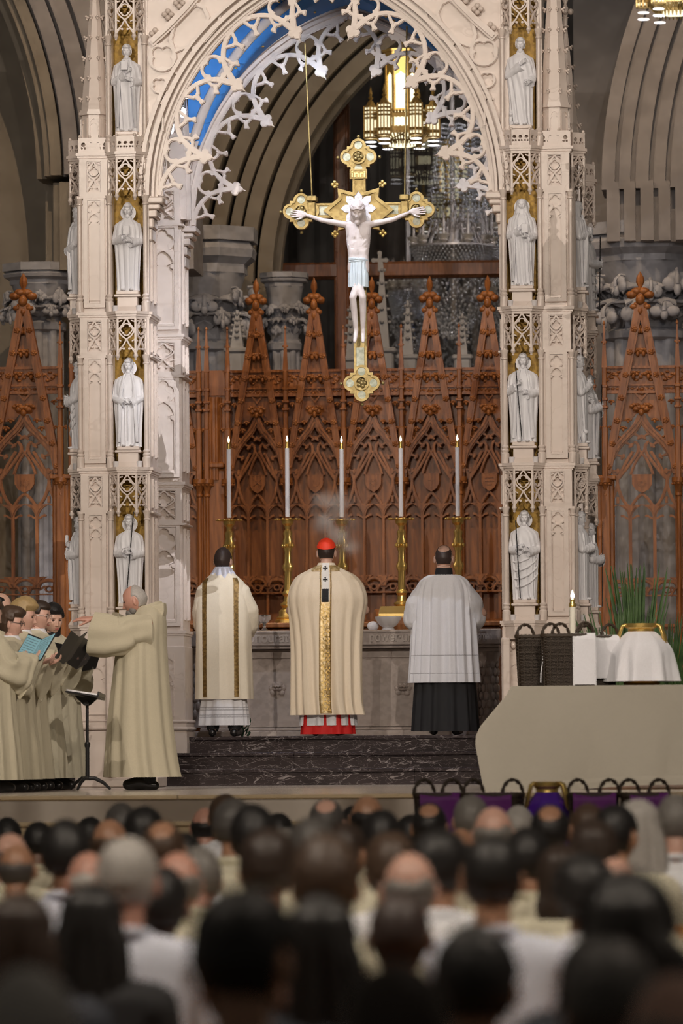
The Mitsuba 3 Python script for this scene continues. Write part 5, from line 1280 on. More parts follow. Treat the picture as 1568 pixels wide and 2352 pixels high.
add('gradine', cat(bbx(at(445, 1450, YK)[0], at(1152, 1450, YK)[0], YK - .35, YK + .35, zsh - .05, zsh, .01), bbx(at(450, 1450, YK)[0], at(1148, 1450, YK)[0], YK - .28, YK + .3, ZT, zsh - .05, .01)), 'oak', label='low oak shelf behind the altar carrying the candlesticks', cat='shelf')
ya = YA + .3
def onalt(px): return at(px, 1440, ya)[0]
CHAL = lathe([(.055, 0), (.055, .008), (.03, .018), (.012, .035), (.018, .05), (.014, .062), (.012, .07), (.035, .085), (.062, .115), (.068, .155), (.066, .156), (.058, .118), (.0, .09)], 24)
for i, (px, s, lb) in enumerate(((607, 1.0, 'silver chalice on the altar beside the deacon'), (590, .85, 'second silver cup half hidden by the deacon sleeve'))):
    add('chalice', CHAL, 'silver', None, 40, to=tr(onalt(px), ya + .1 * i, za, 0, s), label=lb, cat='chalice')
add('bowl', lathe([(.06, 0), (.06, .012), (.045, .02), (.085, .05), (.12, .10), (.128, .125), (.122, .125), (.08, .06), (.0, .03)], 28), 'statue_marble', None, 40, to=tr(onalt(893), ya - .1, za), label='white bowl on the altar right of the cardinal', cat='bowl')
add('napkin', ellip((0, 0, .04), .055, .05, .045, 3), 'white_linen', None, 60, to=tr(onalt(857), ya - .05, za), label='white folded napkin beside the cardinal sleeve', cat='napkin')
k = thing('missal_stand', 'sloping oak book stand on the altar', 'book stand')
xm = at(905, 1420, ya + .35)[0]
def slope(x0, x1, y0, y1, z0, z1, th): return trimesh.convex.convex_hull(np.array([(x, y, z + d) for x in (x0, x1) for (y, z) in ((y0, z0), (y1, z1)) for d in (0, th)]))
add('top_board', slope(xm - .20, xm + .20, ya + .25, ya + .55, za + .10, za + .20, .018), 'oak', k, False)
add('side', cat(*[ext(Polygon([(0, 0), (.30, 0), (.30, .10), (0, .19)]), 0, .02).apply_transform(trimesh.transformations.rotation_matrix(PI / 2, [0, 0, 1])).apply_translation((xm + s, ya + .25, za)) for s in (-.17, .19)], bbx(xm - .2, xm + .2, ya + .24, ya + .27, za, za + .11, .006)), 'oak', k, False)
k = thing('missal', 'gilt edged book lying on the altar book stand', 'book')
add('cover', slope(xm - .15, xm + .15, ya + .27, ya + .52, za + .127, za + .210, .012), 'orphrey', k, False)
add('pages', slope(xm - .14, xm + .14, ya + .28, ya + .51, za + .143, za + .219, .022), 'gilt', k, False)
# ---------------- lantern chandelier and crystal chandeliers ----------------
def hexring(r, z0, z1, th=.012):
    p = Polygon([(r * math.cos(PI / 6 + i * PI / 3), r * math.sin(PI / 6 + i * PI / 3)) for i in range(6)]); return extz(p.difference(p.buffer(-th)), z0, z1)
def lantern_tower(r, h, nbar=6):
    a = [PI / 6 + i * PI / 3 for i in range(6)]
    bars = [bbx(r * math.cos(t) - .008, r * math.cos(t) + .008, r * math.sin(t) - .008, r * math.sin(t) + .008, 0, h, .002) for t in a]
    return cat(*bars, *[hexring(r + .008, z, z + h * w, .020) for z, w in ((0, .05), (h * .14, .10), (h * .60, .06), (h * .72, .05), (h * .83, .05), (h * .95, .05))], *[bbx(r * math.cos(t) * .88 - .006, r * math.cos(t) * .88 + .006, r * math.sin(t) * .88 - .006, r * math.sin(t) * .88 + .006, 0, h, .002) for t in [i * PI / 3 for i in range(6)]])
GLOW = 1.5
def lantern(name, px, ytop, ybase, Y, label, GLOW=1.5):
    s = PXS(Y); c = at(px, 300, Y); k = thing(name, label, 'chandelier')
    z = lambda py: at(px, py, Y)[2]
    x, y = c[0], c[1]; rc = 36 / s
    hx = Polygon([(rc * math.cos(i * PI / 3), rc * math.sin(i * PI / 3)) for i in range(6)])
    zt, zb_, zg, zs_ = z(ytop), z(ytop + 127), z(ytop + 175), z(ytop + 210)
    add('lamp_glass', moved(extz(hx.buffer(-.02), z(ytop + 205), zt - .02), (x, y, 0)), 'lamp_body', k, False, emitter=glow('l', (GLOW, GLOW * .93, GLOW * .62)))
    a = [i * PI / 3 for i in range(6)]
    fr = [tube([(x + rc * math.cos(t), y + rc * math.sin(t), zg), (x + rc * math.cos(t), y + rc * math.sin(t), zt)], .014, 6) for t in a]
    for i in range(6):
        p0, p1 = np.array((rc * math.cos(a[i]), rc * math.sin(a[i]))), np.array((rc * math.cos(a[(i + 1) % 6]), rc * math.sin(a[(i + 1) % 6])))
        w = np.linalg.norm(p1 - p0); H = zt - zb_
        pl = sbox(-w / 2, 0, w / 2, H).difference(trefoil_lancet(0, .03, H * .62, w * .66))
        q = p0 if True else p1
        fr.append(moved(place_facet(ext(pl, -.012, .0), p1, p0) if True else None, (x, y, zb_)))
    fr.append(moved(extz(hx.buffer(.03), zt, zt + .05), (x, y, 0))); fr.append(moved(extz(hx.buffer(.05), zt + .05, zt + .075), (x, y, 0)))
    fr.append(tube([(x, y, zt), (x, y, zt + 4)], .012, 6))
    add('frame', cat(*fr), 'gilt', k, False)
    rg = 72 / s
    ga = []
    hg = [(rg * math.cos(i * PI / 3), rg * math.sin(i * PI / 3)) for i in range(6)]
    for i in range(6):
        p0, p1 = np.array(hg[i]), np.array(hg[(i + 1) % 6]); w = np.linalg.norm(p1 - p0); H = z(ytop + 133) - zg
        n = 4; pl = sbox(-w / 2, 0, w / 2, H).difference(unary_union([foil(-w / 2 + w * (j + .5) / n, H * .5, H * .30, 4, PI / 4) for j in range(n)]))
        ga.append(moved(place_facet(ext(pl, -.015, .0), p1, p0), (x, y, zg)))
        ga += [ellip((*(p0 + (p1 - p0) * t + np.array((x, y))), z(ytop + 131)), .014, .014, .02, 1) for t in np.linspace(.1, .9, 9)]
        for j in range(9):
            q = p0 + (p1 - p0) * (j + .5) / 9; ga.append(tube([(x + q[0], y + q[1], zg), (x + q[0] * .62, y + q[1] * .62, zs_ + .04)], .010, 5))
    ga.append(moved(extz(Polygon(hg).difference(Polygon(hg).buffer(-.05)), zg - .02, zg), (x, y, 0)))
    add('gallery', cat(*ga), 'lantern_brass', k, False)
    sk = [moved(hexring(rg * .64, z(ytop + 195), z(ytop + 192), .02), (x, y, 0)), moved(hexring(rg * .55, z(ytop + 172), z(ytop + 168), .03), (x, y, 0))]
    for i in range(30):
        t = 2 * PI * i / 30; sk.append(tube([(x + rg * .6 * math.cos(t), y + rg * .6 * math.sin(t), z(ytop + 192)), (x + rg * .6 * math.cos(t), y + rg * .6 * math.sin(t), zs_)], [.014, .004], 5))
    for i in range(6):
        t = i * PI / 3; sk.append(tube([(x + rg * .56 * math.cos(t), y + rg * .56 * math.sin(t), z(ytop + 172)), (x + rg * .62 * math.cos(t + 1.05), y + rg * .62 * math.sin(t + 1.05), z(ytop + 192))], .008, 5)); sk.append(tube([(x + rg * .56 * math.cos(t + 1.05), y + rg * .56 * math.sin(t + 1.05), z(ytop + 172)), (x + rg * .62 * math.cos(t), y + rg * .62 * math.sin(t), z(ytop + 192))], .008, 5))
    add('skirt', cat(*sk), 'lantern_brass', k, False)
    rt = 17 / s; h = z(ytop + 112) - z(ytop + 187)
    DT = sh(cat(lantern_tower(rt, h), moved(lathe([(.06, h), (.03, h + .05), (.012, h + .07), (.03, h + .09), (.012, h + .11), (.02, h + .14), (.002, h + .22)], 8), (0, 0, 0))), 'lantern_brass', False)
    DG = sh(extz(Polygon([(rt * .86 * math.cos(PI / 6 + i * PI / 3), rt * .86 * math.sin(PI / 6 + i * PI / 3)) for i in range(6)]), .01, h * .95), 'lamp_body', False, emitter=glow('t', (GLOW * .55, GLOW * .52, GLOW * .36), .02))
    DD = sh(cat(moved(lathe([(rt * .7, -.040), (rt * .8, -.035), (rt * .7, -.03)], 16), (0, 0, 0)), moved(lathe([(rt * .72, -.088), (rt * .82, -.083), (rt * .72, -.078)], 16), (0, 0, 0))), 'lamp_body', 40, emitter=glow('d', (GLOW, GLOW, GLOW * 1.05), .01))
    for i in range(6):
        t = i * PI / 3; kk = put('turret', DT, k, tr(x + rg * math.cos(t), y + rg * math.sin(t), z(ytop + 187)))
        put('turret_glass', DG, kk, tr(x + rg * math.cos(t), y + rg * math.sin(t), z(ytop + 187)))
        put('lamp_ring', DD, kk, tr(x + rg * math.cos(t), y + rg * math.sin(t), z(ytop + 187)))
    return k
lantern('lantern_chandelier', 923, 131, 340, 61.0, 'glowing gothic brass lantern chandelier hanging behind the crucifix')
lantern('lantern_chandelier', 1552, -170, 40, 40.0, 'brass lantern chandelier cut off by the top right corner')
lantern('lantern_chandelier', 1042, 338, 550, 71.5, 'dim copy of the lantern chandelier standing in for its reflection in the window', .30)  # lantern added behind the glass in place of a reflection on the pane
def crystal_chandelier(px, ybase, rpx, Y, label, upper=True, lower=False, seed=1, n=420):
    s = PXS(Y); c = at(px, ybase, Y); R = rpx / s; k = thing('crystal_chandelier', label, 'chandelier')
    T0 = tr(*c); g = np.random.RandomState(seed)
    bead = trimesh.creation.icosphere(subdivisions=0); bead.vertices *= np.array([.013, .013, .019])
    def beads(P):
        P = np.array(P, float); n_ = len(P); a = g.rand(n_) * 3; c_, s_ = np.cos(a)[:, None], np.sin(a)[:, None]; b = bead.vertices
        v = np.stack([c_ * b[:, 0] - s_ * b[:, 1], s_ * b[:, 0] + c_ * b[:, 1], np.repeat(b[None, :, 2], n_, 0)], -1) + P[:, None]
        f = bead.faces[None] + (np.arange(n_) * len(b))[:, None, None]
        return trimesh.Trimesh(v.reshape(-1, 3), f.reshape(-1, 3), process=False)
    P = []
    for j in range(22):       # crown: rows of beads on a slender cone
        z = .30 + j * .055; r = (.30 - .008 * j) * R / .40 if j > 4 else .36 * R / .4 * (.7 + .06 * j)
        P += [(r * math.cos(t), r * math.sin(t), z + .01 * math.sin(5 * t)) for t in np.linspace(0, 2 * PI, 34)[:-1] + j * .09]
    if upper: add('crystal_crown', beads(P), 'crystal_bead', k, False, to=T0, kind='stuff')
    P = []
    for j in range(9):
        z = -.02 - j * .035; r = R * (1.05 - .03 * j)
        P += [(r * math.cos(t), r * math.sin(t), z + .012 * math.sin(9 * t)) for t in np.linspace(0, 2 * PI, 60)[:-1] + j * .05]
    if lower:
        for j in range(16):
            z = -.34 - j * .05; r = R * (1.0 - .045 * j)
            P += [(r * (.75 + .5 * g.rand()) * math.cos(t), r * (.75 + .5 * g.rand()) * math.sin(t), z + .04 * g.rand()) for t in np.linspace(0, 2 * PI, 40)[:-1] + j * .08]
    add('crystal_drops', beads(P), 'crystal_bead', k, False, to=T0, kind='stuff')
    add('ring', moved(lathe([(R * .9, -.01), (R * 1.08, -.01), (R * 1.08, .015), (R * .9, .015)], 40), (0, 0, 0)), 'chandelier_metal', k, 30, to=T0)
    add('chain', tube([(0, 0, 2.5), (0, 0, 9)], .012, 6), 'chandelier_metal', k, 40, to=T0)
    add('stem', lathe([(.03, -.9 if lower else -.25), (.05, -.2), (.10, .0), (.06, .12), (.09, .22), (.03, .3), (.03, 2.6)], 12), 'chandelier_metal', k, 40, to=T0)
    arm_ = sh(tube([(0, 0, .05), (R * .25, 0, .30), (R * .52, 0, .32), (R * .60, 0, .18), (R * .75, 0, .0), (R * .98, 0, .04)], .013, 8), 'chandelier_metal', 60)
    cup = sh(lathe([(.02, .02), (.06, .05), (.035, .07), (.075, .10), (.08, .12), (.02, .11)], 14), 'chandelier_cup', 40)
    cdl = sh(lathe([(.020, .11), (.020, .30)], 10), 'chandelier_metal', 30)
    blb = sh(lathe([(.012, .30), (.016, .33), (.008, .38), (.002, .41)], 8), 'chandelier_metal', 60)
    for i in range(10):
        a = 36 * i + 8; T = T0 @ T4().rotate([0, 0, 1], a); Tc = T @ T4().translate([R * .98, 0, 0])
        kk = put('arm', arm_, k, T); put('cup', cup, kk, Tc); put('candle', cdl, kk, Tc); put('candle_bulb', blb, kk, Tc)
mat('crystal_bead', (0.80, 0.82, 0.88), 0.10, 0.35)
mat('chandelier_metal', (0.50, 0.46, 0.44), 0.3, 0.3)
mat('chandelier_cup', (0.85, 0.80, 0.74), 0.4)
crystal_chandelier(1040, 568, 92, 66.0, 'crystal chandelier with candle arms seen through the window right of the cross', True, True, 1)
crystal_chandelier(1115, 540, 70, 68.0, 'darker crystal chandelier behind the other, near the right tower', True, False, 2)
crystal_chandelier(1090, 690, 105, 69.4, 'low crystal chandelier hung with bright drops, seen above the screen', False, True, 3)
crystal_chandelier(938, 670, 45, 67.5, 'small crystal chandelier seen beside the figure legs', False, True, 4)
# added unseen fill spot that brightens the crystal chandeliers
spot_lamp('crystal_fill', (1.5, 64.0, 11.5), (1.6, 66.8, 6.5), (62, 60, 63), 40, 28)
# white marble spires behind the glass
def spirelet(px, ytop, ybase, Y, w, label):
    s = PXS(Y); c = at(px, ybase, Y); H = (ybase - ytop) / s; wd = w / s
    k = thing('marble_pinnacle', label, 'pinnacle', None)
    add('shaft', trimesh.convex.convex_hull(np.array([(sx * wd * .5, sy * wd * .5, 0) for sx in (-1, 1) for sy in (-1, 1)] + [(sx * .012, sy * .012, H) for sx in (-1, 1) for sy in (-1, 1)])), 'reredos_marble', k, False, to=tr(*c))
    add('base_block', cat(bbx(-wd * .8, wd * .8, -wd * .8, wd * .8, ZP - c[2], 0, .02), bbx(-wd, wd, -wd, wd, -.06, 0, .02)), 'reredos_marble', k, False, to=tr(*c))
    for j in range(5):
        z = H * (.3 + .15 * j); r = wd * .5 * (1 - z / H) + .022
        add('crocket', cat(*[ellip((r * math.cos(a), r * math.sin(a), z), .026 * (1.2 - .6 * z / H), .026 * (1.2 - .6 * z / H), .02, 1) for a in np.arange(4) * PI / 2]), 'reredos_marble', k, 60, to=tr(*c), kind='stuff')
for i, (px, yt, yb_, w, lb) in enumerate(((545, 712, 800, 30, 'pale marble pinnacle left of the first gable, behind the screen'), (672, 695, 820, 26, 'pale marble pinnacle between the second and third gables'), (806, 700, 820, 22, 'pale marble pinnacle beside the legs of the crucifix'), (878, 600, 800, 34, 'tall pale marble pinnacle with a cross right of the figure'), (937, 690, 815, 26, 'pale marble pinnacle between the cross and the fourth gable'), (1062, 720, 815, 24, 'pale marble pinnacle in front of the low crystal drops'))):
    spirelet(px, yt, yb_, 59.35 if i == 0 else 61.9, w, lb)
c = at(872, 598, 61.9)
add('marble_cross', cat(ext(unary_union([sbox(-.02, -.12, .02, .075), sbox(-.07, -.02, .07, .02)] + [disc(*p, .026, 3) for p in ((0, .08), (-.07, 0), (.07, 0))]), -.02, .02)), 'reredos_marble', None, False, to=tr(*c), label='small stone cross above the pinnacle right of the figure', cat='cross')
# ---------------- the clergy at the altar and the choir ----------------
def face_parts(k, J, yaw, pitch, T, brow='hair_brown', glasses=None, hs=1.0, lips=True):
    R = rotm(yaw, pitch); ey, br, li = eyes_tm(J['head'], R, hs)
    for m in ey: add('eye', m, 'eye_dark', k, 60, to=T)
    for m in br: add('eyebrow', m, brow, k, 60, to=T)
    if lips: add('lips', li, 'lips', k, 60, to=T)
    if glasses:
        g = []
        for sx in (-1, 1): g.append(tube([(sx * .031 + .022 * math.cos(a), .092, .004 + .017 * math.sin(a)) for a in np.linspace(0, 2 * PI, 20)[:-1]], .0022, 6, True)); g.append(tube([(sx * .053, .091, .008), (sx * .080, .04, .010), (sx * .082, -.01, .002)], .002, 6))
        g.append(tube([(-.010, .094, .008), (.010, .094, .008)], .002, 6))
        add('spectacles', place_head(cat(*g), J['head'], R, hs), glasses, k, 40, to=T)
def hairpart(k, J, yaw, pitch, T, style, col, thick=.016, long=None, seed=0, roll=0, hs=1.0):
    R = rotm(yaw, pitch, roll)
    ms = [place_head(hair_tm(style, thick, 4, seed), J['head'], R, hs)]
    if long: ms.append(place_head(long_hair_tm(long[0], long[1], seed, .006), J['head'], R, hs))
    add('hair', cat(*ms), 'hair_' + col, k, 60, to=T)
def scaleJ(J, k): return {a: np.asarray(b) * k for a, b in J.items()}
def shoes(k, J, T, rs=1.0):
    ms = []
    for s in 'LR': add('trouser_leg', bone(np.array(J['kn' + s]) * .6 + np.array(J['an' + s]) * .4, .075 * rs, np.array(J['an' + s]) + [0, 0, .005], .058 * rs, 20), 'black_cloth', k, 50, to=T)
    for s in 'LR':
        a, t = np.array(J['an' + s]), np.array(J['to' + s]); h = a.copy(); h[1] -= .05 * rs; h[2] = .036 * rs
        ms.append(smoothed(hull((h, .036 * rs), (t + [0, .01, .012], .042 * rs), ((a + t) / 2 + [0, 0, .01], .048 * rs)), .015, 4)); b = ms[-1]; b.vertices[:, 2] = np.maximum(b.vertices[:, 2], .0)
        add('shoe', b, 'shoe', k, 60, to=T)
YF_ = 50.98
def lower_sh(J, kk):
    for a, sx in (('shL', -1), ('shR', 1)): J[a] = np.array((sx * .155, -.005, 1.375)) * kk
    J['neck'] = np.array((0, -.01, 1.47)) * kk
# cardinal in the middle
p = at(752, 1688, YF_); H = (1688 - 1243) / PXS(YF_) / .985
k = thing('person', 'man in ivory and gold chasuble and red skullcap standing before the altar, seen from behind', 'person'); T = tr(p[0], YF_, ZT)
J = stand(H); kk = H / 1.75; lower_sh(J, kk)
J['elL'] = np.array((-.33, .10, 1.12)) * kk; J['elR'] = np.array((.33, .10, 1.12)) * kk; J['wrL'] = np.array((-.22, .36, 1.14)) * kk; J['wrR'] = np.array((.22, .36, 1.14)) * kk
add('body', body_tm(J, 0, -.05, 0, {'L': ((.3, 1, .15), (1, 0, -.2), .2), 'R': ((-.3, 1, .15), (-1, 0, -.2), .2)}, 4, kk), 'skin_fair', k, 40, to=T)
hairpart(k, J, 0, -.05, T, 'full', 'darkbrown', .008)
add('skullcap', place_head(trimesh.Trimesh(*(lambda v, f: (v, f))(*(lambda c: (c.vertices, c.faces))(to_tm(to_mf(ellip((0, -.012, .020), .092, .104, .114, 4)).trim_by_plane((0, -.38, 1), .055))))), J['head'], rotm(0, -.05)), 'zucchetto', k, 60, to=T, label='bright red skullcap')
s = 1 / PXS(YF_)
zf = lambda py: (1688 - py) * s
ch = Loft([(zf(1640), .012, .02, .322, .26, .022), (zf(1590), .0, .02, .312, .262, .018), (zf(1500), 0, .03, .315, .26, .014), (zf(1430), 0, .05, .335, .265, .009), (zf(1378), 0.005, .07, .368, .27, .004), (zf(1345), 0.005, .05, .34, .215, .003), (zf(1322), 0, .02, .275, .150, .002), (zf(1306), 0, 0, .16, .105, .001), (zf(1296), 0, -.004, .085, .082, .0005), (zf(1291), 0, -.004, .074, .074, 0)], folds=15, power=2.25, seed=11, drift=.25)
add('chasuble', ch.mesh(70, 160), 'chasuble', k, 50, to=T, label='ivory chasuble with soft folds')
tz = lambda py: float(np.interp(zf(py), ch.f(np.linspace(0, 1, 400))[:, 0], np.linspace(0, 1, 400)))
add('orphrey_band', ch.strip(.012, tz(1382), -.048, .052, .010), 'orphrey', k, 40, to=T, label='gold embroidered band down the back')
for x0 in (-.052, .044): add('orphrey_edge', ch.strip(.012, tz(1302), x0, x0 + .012, .014), 'braid_gold', k, 40, to=T)
add('pallium', ch.strip(tz(1378), tz(1292), -.030, .034, .016), 'pallium_wool', k, 40, to=T, label='white wool band with black crosses')
for sx in (-1, 1): add('pallium', ch.strip(tz(1310), tz(1297), lambda t, sx=sx: sx * .03, lambda t, sx=sx: sx * .13, .012), 'orphrey', k, 40, to=T)
def cross_on(py, r, x=0):
    q = ch.pt(tz(py), -PI / 2 + .0); c = unary_union([Polygon([(0, 0), (r * math.cos(a - .3), r * math.sin(a - .3)), (r * math.cos(a + .3), r * math.sin(a + .3))]) for a in np.arange(4) * PI / 2]).buffer(.002)
    return moved(ext(c, -.004, .0), (q[0] + x, q[1] - .022, q[2]))
for py in (1304, 1330): add('pallium_cross', cross_on(py, .020), 'black_cloth', k, False, to=T)
add('pallium_end', ch.strip(tz(1382), tz(1352), -.030, .030, .024), 'black_cloth', k, 40, to=T, label='black silk end of the wool band')
g = np.random.RandomState(9); ms = []
for i in range(26):     # raised scrolls on the embroidered band
    py = 1392 + i * 9.4; q = ch.pt(tz(py), -PI / 2)
    for x, r in ((-.028, .015), (.030, .015), (.0, .020)):
        a = g.rand() * 3; ms.append(moved(tube([(r * math.cos(t + a), 0, r * math.sin(t + a)) for t in np.linspace(0, 4.6, 10)], .0034, 5), (q[0] + x, q[1] - .012, q[2] + (0 if x else .01))))
add('embroidery', cat(*ms), 'gilt', k, 60, to=T, kind='stuff')
add('alb', Loft([(zf(1664), 0, .02, .255, .17, .016), (zf(1640), 0, .02, .25, .17, .013), (zf(1560), 0, .02, .22, .16, .008)], folds=13, seed=4).mesh(16, 120), 'white_linen', k, 50, to=T, label='white hem of the alb')
add('cassock', Loft([(zf(1684), .0, .02, .25, .16, .012), (zf(1655), 0, .02, .24, .16, .010), (zf(1580), 0, .02, .22, .15, .006)], folds=9, seed=6).mesh(16, 100), 'red_cloth', k, 50, to=T, label='red cassock hem')
shoes(k, J, T)
# deacon on the left
p = at(514, 1690, YF_); H = (1690 - 1264) / PXS(YF_) / .985
k = thing('person', 'man in cream dalmatic with two gold braid stripes standing left at the altar', 'person'); T = tr(p[0], YF_, ZT)
kk = H / 1.75; J = stand(H); lower_sh(J, kk)
J['elL'] = np.array((-.25, .08, 1.12)) * kk; J['elR'] = np.array((.27, .08, 1.12)) * kk; J['wrL'] = np.array((-.08, .30, 1.12)) * kk; J['wrR'] = np.array((.08, .30, 1.12)) * kk
yaw = -.12
add('body', body_tm(J, yaw, -.08, 0, {'L': ((.6, 1, .2), (1, 0, 0), .15), 'R': ((-.6, 1, .2), (-1, 0, 0), .15)}, 4, kk), 'skin_fair', k, 40, to=T)
hairpart(k, J, yaw, -.08, T, 'full', 'stubble', .007)
add('beard', place_head(ellip((0, .045, -.085), .058, .052, .048, 3), J['head'], rotm(yaw, -.08)), 'hair_darkbrown', k, 60, to=T)
zf = lambda py: (1690 - py) * s
dl = Loft([(zf(1604), .0, .03, .268, .17, .008), (zf(1540), .0, .03, .262, .17, .007), (zf(1460), .0, .03, .255, .17, .004), (zf(1400), 0, .04, .26, .17, .003), (zf(1362), 0, .03, .235, .15, .002), (zf(1340), 0, .01, .205, .12, .001), (zf(1325), 0, 0, .15, .10, 0), (zf(1312), 0, -.003, .085, .08, 0)], folds=9, power=2.6, seed=21, drift=.2)
sl = [sleeve_blob([(sx * .165, .0, zf(1358)), ((.235 if sx > 0 else -.20), .03, zf(1398)), ((.225 if sx > 0 else -.195), .12, zf(1432)), (sx * .17, .24, zf(1446))], [.085, .088, .095, .10], 5 + sx, .012) for sx in (-1, 1)]
add('dalmatic', cat(dl.mesh(60, 120), *sl), 'dalmatic', k, 50, to=T, label='cream dalmatic with wide sleeves')
td = np.linspace(0, 1, 400); tz = lambda py: float(np.interp(zf(py), dl.f(td)[:, 0], td))
for x0 in (-.185, .110):
    add('gold_stripe', dl.strip(.012, tz(1326), lambda t, x0=x0: x0 * (1 - .25 * max(0, t - .75) / .25) , lambda t, x0=x0: (x0 + .044) * (1 - .25 * max(0, t - .75) / .25), .009), 'braid_gold', k, 40, to=T)
add('amice', Loft([(zf(1330), 0, -.0, .135, .095, .004), (zf(1318), 0, -.004, .115, .092, .004), (zf(1306), 0, -.004, .085, .084, .003), (zf(1300), 0, -.002, .072, .074, 0)], folds=11, seed=3).mesh(14, 80), 'blue_white', k, 50, to=T, label='white amice around the neck')
add('alb', Loft([(zf(1664), 0, .02, .225, .15, .013), (zf(1630), 0, .02, .215, .14, .011), (zf(1570), 0, .02, .18, .10, .004)], folds=13, seed=8).mesh(18, 120), 'white_linen', k, 50, to=T, label='white alb hem')
al = Loft([(zf(1664), 0, .02, .225, .15, .013), (zf(1630), 0, .02, .215, .14, .011), (zf(1570), 0, .02, .18, .10, .004)], folds=13, seed=8)
for t0 in (.30, .36, .50, .56): add('alb_band', Loft([(float(al.f(t0)[0]), 0, .02, float(al.f(t0)[3]) + .003, float(al.f(t0)[4]) + .003, float(al.f(t0)[5])), (float(al.f(t0 + .03)[0]), 0, .02, float(al.f(t0 + .03)[3]) + .003, float(al.f(t0 + .03)[4]) + .003, float(al.f(t0 + .03)[5]))], folds=13, seed=8).mesh(3, 120), 'grey_trim', k, 50, to=T)
shoes(k, J, T)
# priest in surplice on the right
p = at(1022, 1686, YF_); H = (1686 - 1258) / PXS(YF_) / .985
k = thing('person', 'man in white pleated surplice over black cassock standing right at the altar', 'person'); T = tr(p[0], YF_, ZT)
kk = H / 1.75; J = stand(H); lower_sh(J, kk)
J['elL'] = np.array((-.32, .02, 1.12)) * kk; J['elR'] = np.array((.35, .02, 1.12)) * kk; J['wrL'] = np.array((-.12, .26, 1.10)) * kk; J['wrR'] = np.array((.12, .26, 1.10)) * kk
add('body', body_tm(J, 0, -.05, 0, {'L': ((.8, .8, .1), (0.3, 0, -1), .2), 'R': ((-.8, .8, .1), (-.3, 0, -1), .2)}, 4, kk, 1.08, .5), 'skin_fair', k, 40, to=T)
hairpart(k, J, 0, -.05, T, 'crown', 'stubble', .006)
zf = lambda py: (1686 - py) * s
add('neck_roll', place_head(tube([(-.052, -.060, -.082), (-.03, -.080, -.088), (0, -.086, -.09), (.03, -.080, -.088), (.052, -.060, -.082)], .013, 8), J['head'], rotm(0)), 'skin_fair', k, 60, to=T)
sp = Loft([(zf(1566), .0, .03, .320, .21, .018), (zf(1500), 0, .03, .300, .20, .018), (zf(1420), 0, .04, .285, .19, .014), (zf(1370), 0, .04, .275, .17, .010), (zf(1340), 0, .02, .24, .13, .004), (zf(1326), 0, 0, .19, .10, .001), (zf(1319), 0, -.005, .13, .09, 0)], folds=18, power=2.5, seed=31)
sl = [sleeve_blob([(sx * .18, .0, zf(1352)), (sx * .27, .01, zf(1385)), (sx * .285, .05, zf(1420)), (sx * .20, .18, zf(1440))], [.075, .088, .098, .10], 7 + sx, .014) for sx in (-1, 1)]
add('surplice', cat(sp.mesh(60, 200), *sl), 'white_linen', k, 50, to=T, label='white pleated surplice with full sleeves')
ts = np.linspace(0, 1, 400); tzs = lambda py: float(np.interp(zf(py), sp.f(ts)[:, 0], ts))
for py in (1503, 1544):
    add('surplice_line', sp.strip(tzs(py + 2), tzs(py), -.30, .30, .003, 3, 160), 'grey_trim', k, 40, to=T)
add('yoke', sp.strip(tzs(1338), tzs(1322), -.15, .15, .004, 8, 40), 'white_linen', k, 40, to=T)
add('collar', Loft([(zf(1328), 0, -.012, .085, .082, 0), (zf(1316), 0, -.012, .082, .078, 0), (zf(1304), 0, -.008, .074, .074, 0)], folds=5, seed=3).mesh(8, 50), 'black_cloth', k, 40, to=T, label='black cassock collar')
cs = Loft([(zf(1677), 0, .03, .305, .19, .012), (zf(1620), 0, .03, .29, .18, .011), (zf(1550), 0, .03, .27, .17, .007)], folds=14, seed=12)
add('cassock', cs.mesh(20, 120), 'black_cloth', k, 50, to=T, label='black cassock')
shoes(k, J, T)
# conductor, in profile facing left, arms out
YCND = 44.4; p = at(335, 1812, YCND); sc = 1 / PXS(YCND)
k = thing('person', 'bald bearded man in cream hooded alb conducting the choir with raised arms', 'person')
def lc(px, py, side=0.0): return np.array((side, (px - 335) * -1 * sc, (1812 - py) * sc))   # local: facing +y = towards the left of the picture; side > 0 is his right
T = tr(p[0], YCND, ZP, 90)
J = dict(head=lc(311, 1376), neck=lc(338, 1408), shL=lc(345, 1432, -.19), shR=lc(342, 1432, .19), elL=lc(282, 1436, -.24), elR=lc(290, 1432, .22), wrL=lc(222, 1420, -.20), wrR=lc(248, 1416, .16),
         hipL=lc(342, 1600, -.10), hipR=lc(342, 1600, .10), knL=lc(340, 1700, -.10), knR=lc(332, 1700, .10), anL=lc(345, 1790, -.10), anR=lc(338, 1790, .11), toL=lc(302, 1803, -.11), toR=lc(292, 1803, .12))
yw, pt = 0, -.28
add('body', body_tm(J, yw, pt, 0, {'L': ((.1, 1, .06), (.3, 0, -1), .18), 'R': ((-.1, 1, .10), (-.3, 0, -1), .15)}, 5, 1.0, 1.02, .4), 'skin_ruddy', k, 40, to=T)
hairpart(k, J, yw, pt, T, 'frontbald', 'white', .009)
add('beard', place_head(cat(ellip((0, .060, -.092), .047, .040, .040, 3), ellip((-.045, .03, -.07), .016, .03, .035, 2), ellip((.045, .03, -.07), .016, .03, .035, 2)), J['head'], rotm(yw, pt)), 'hair_grey', k, 60, to=T)
face_parts(k, J, yw, pt, T, 'hair_white', None, 1.0, False)
z_ = lambda py: (1812 - py) * sc
yy = lambda px: -(px - 335) * sc
def row(py, x0, x1, rx, am): return (z_(py), 0, (yy(x0) + yy(x1)) / 2, rx, abs(yy(x0) - yy(x1)) / 2, am)
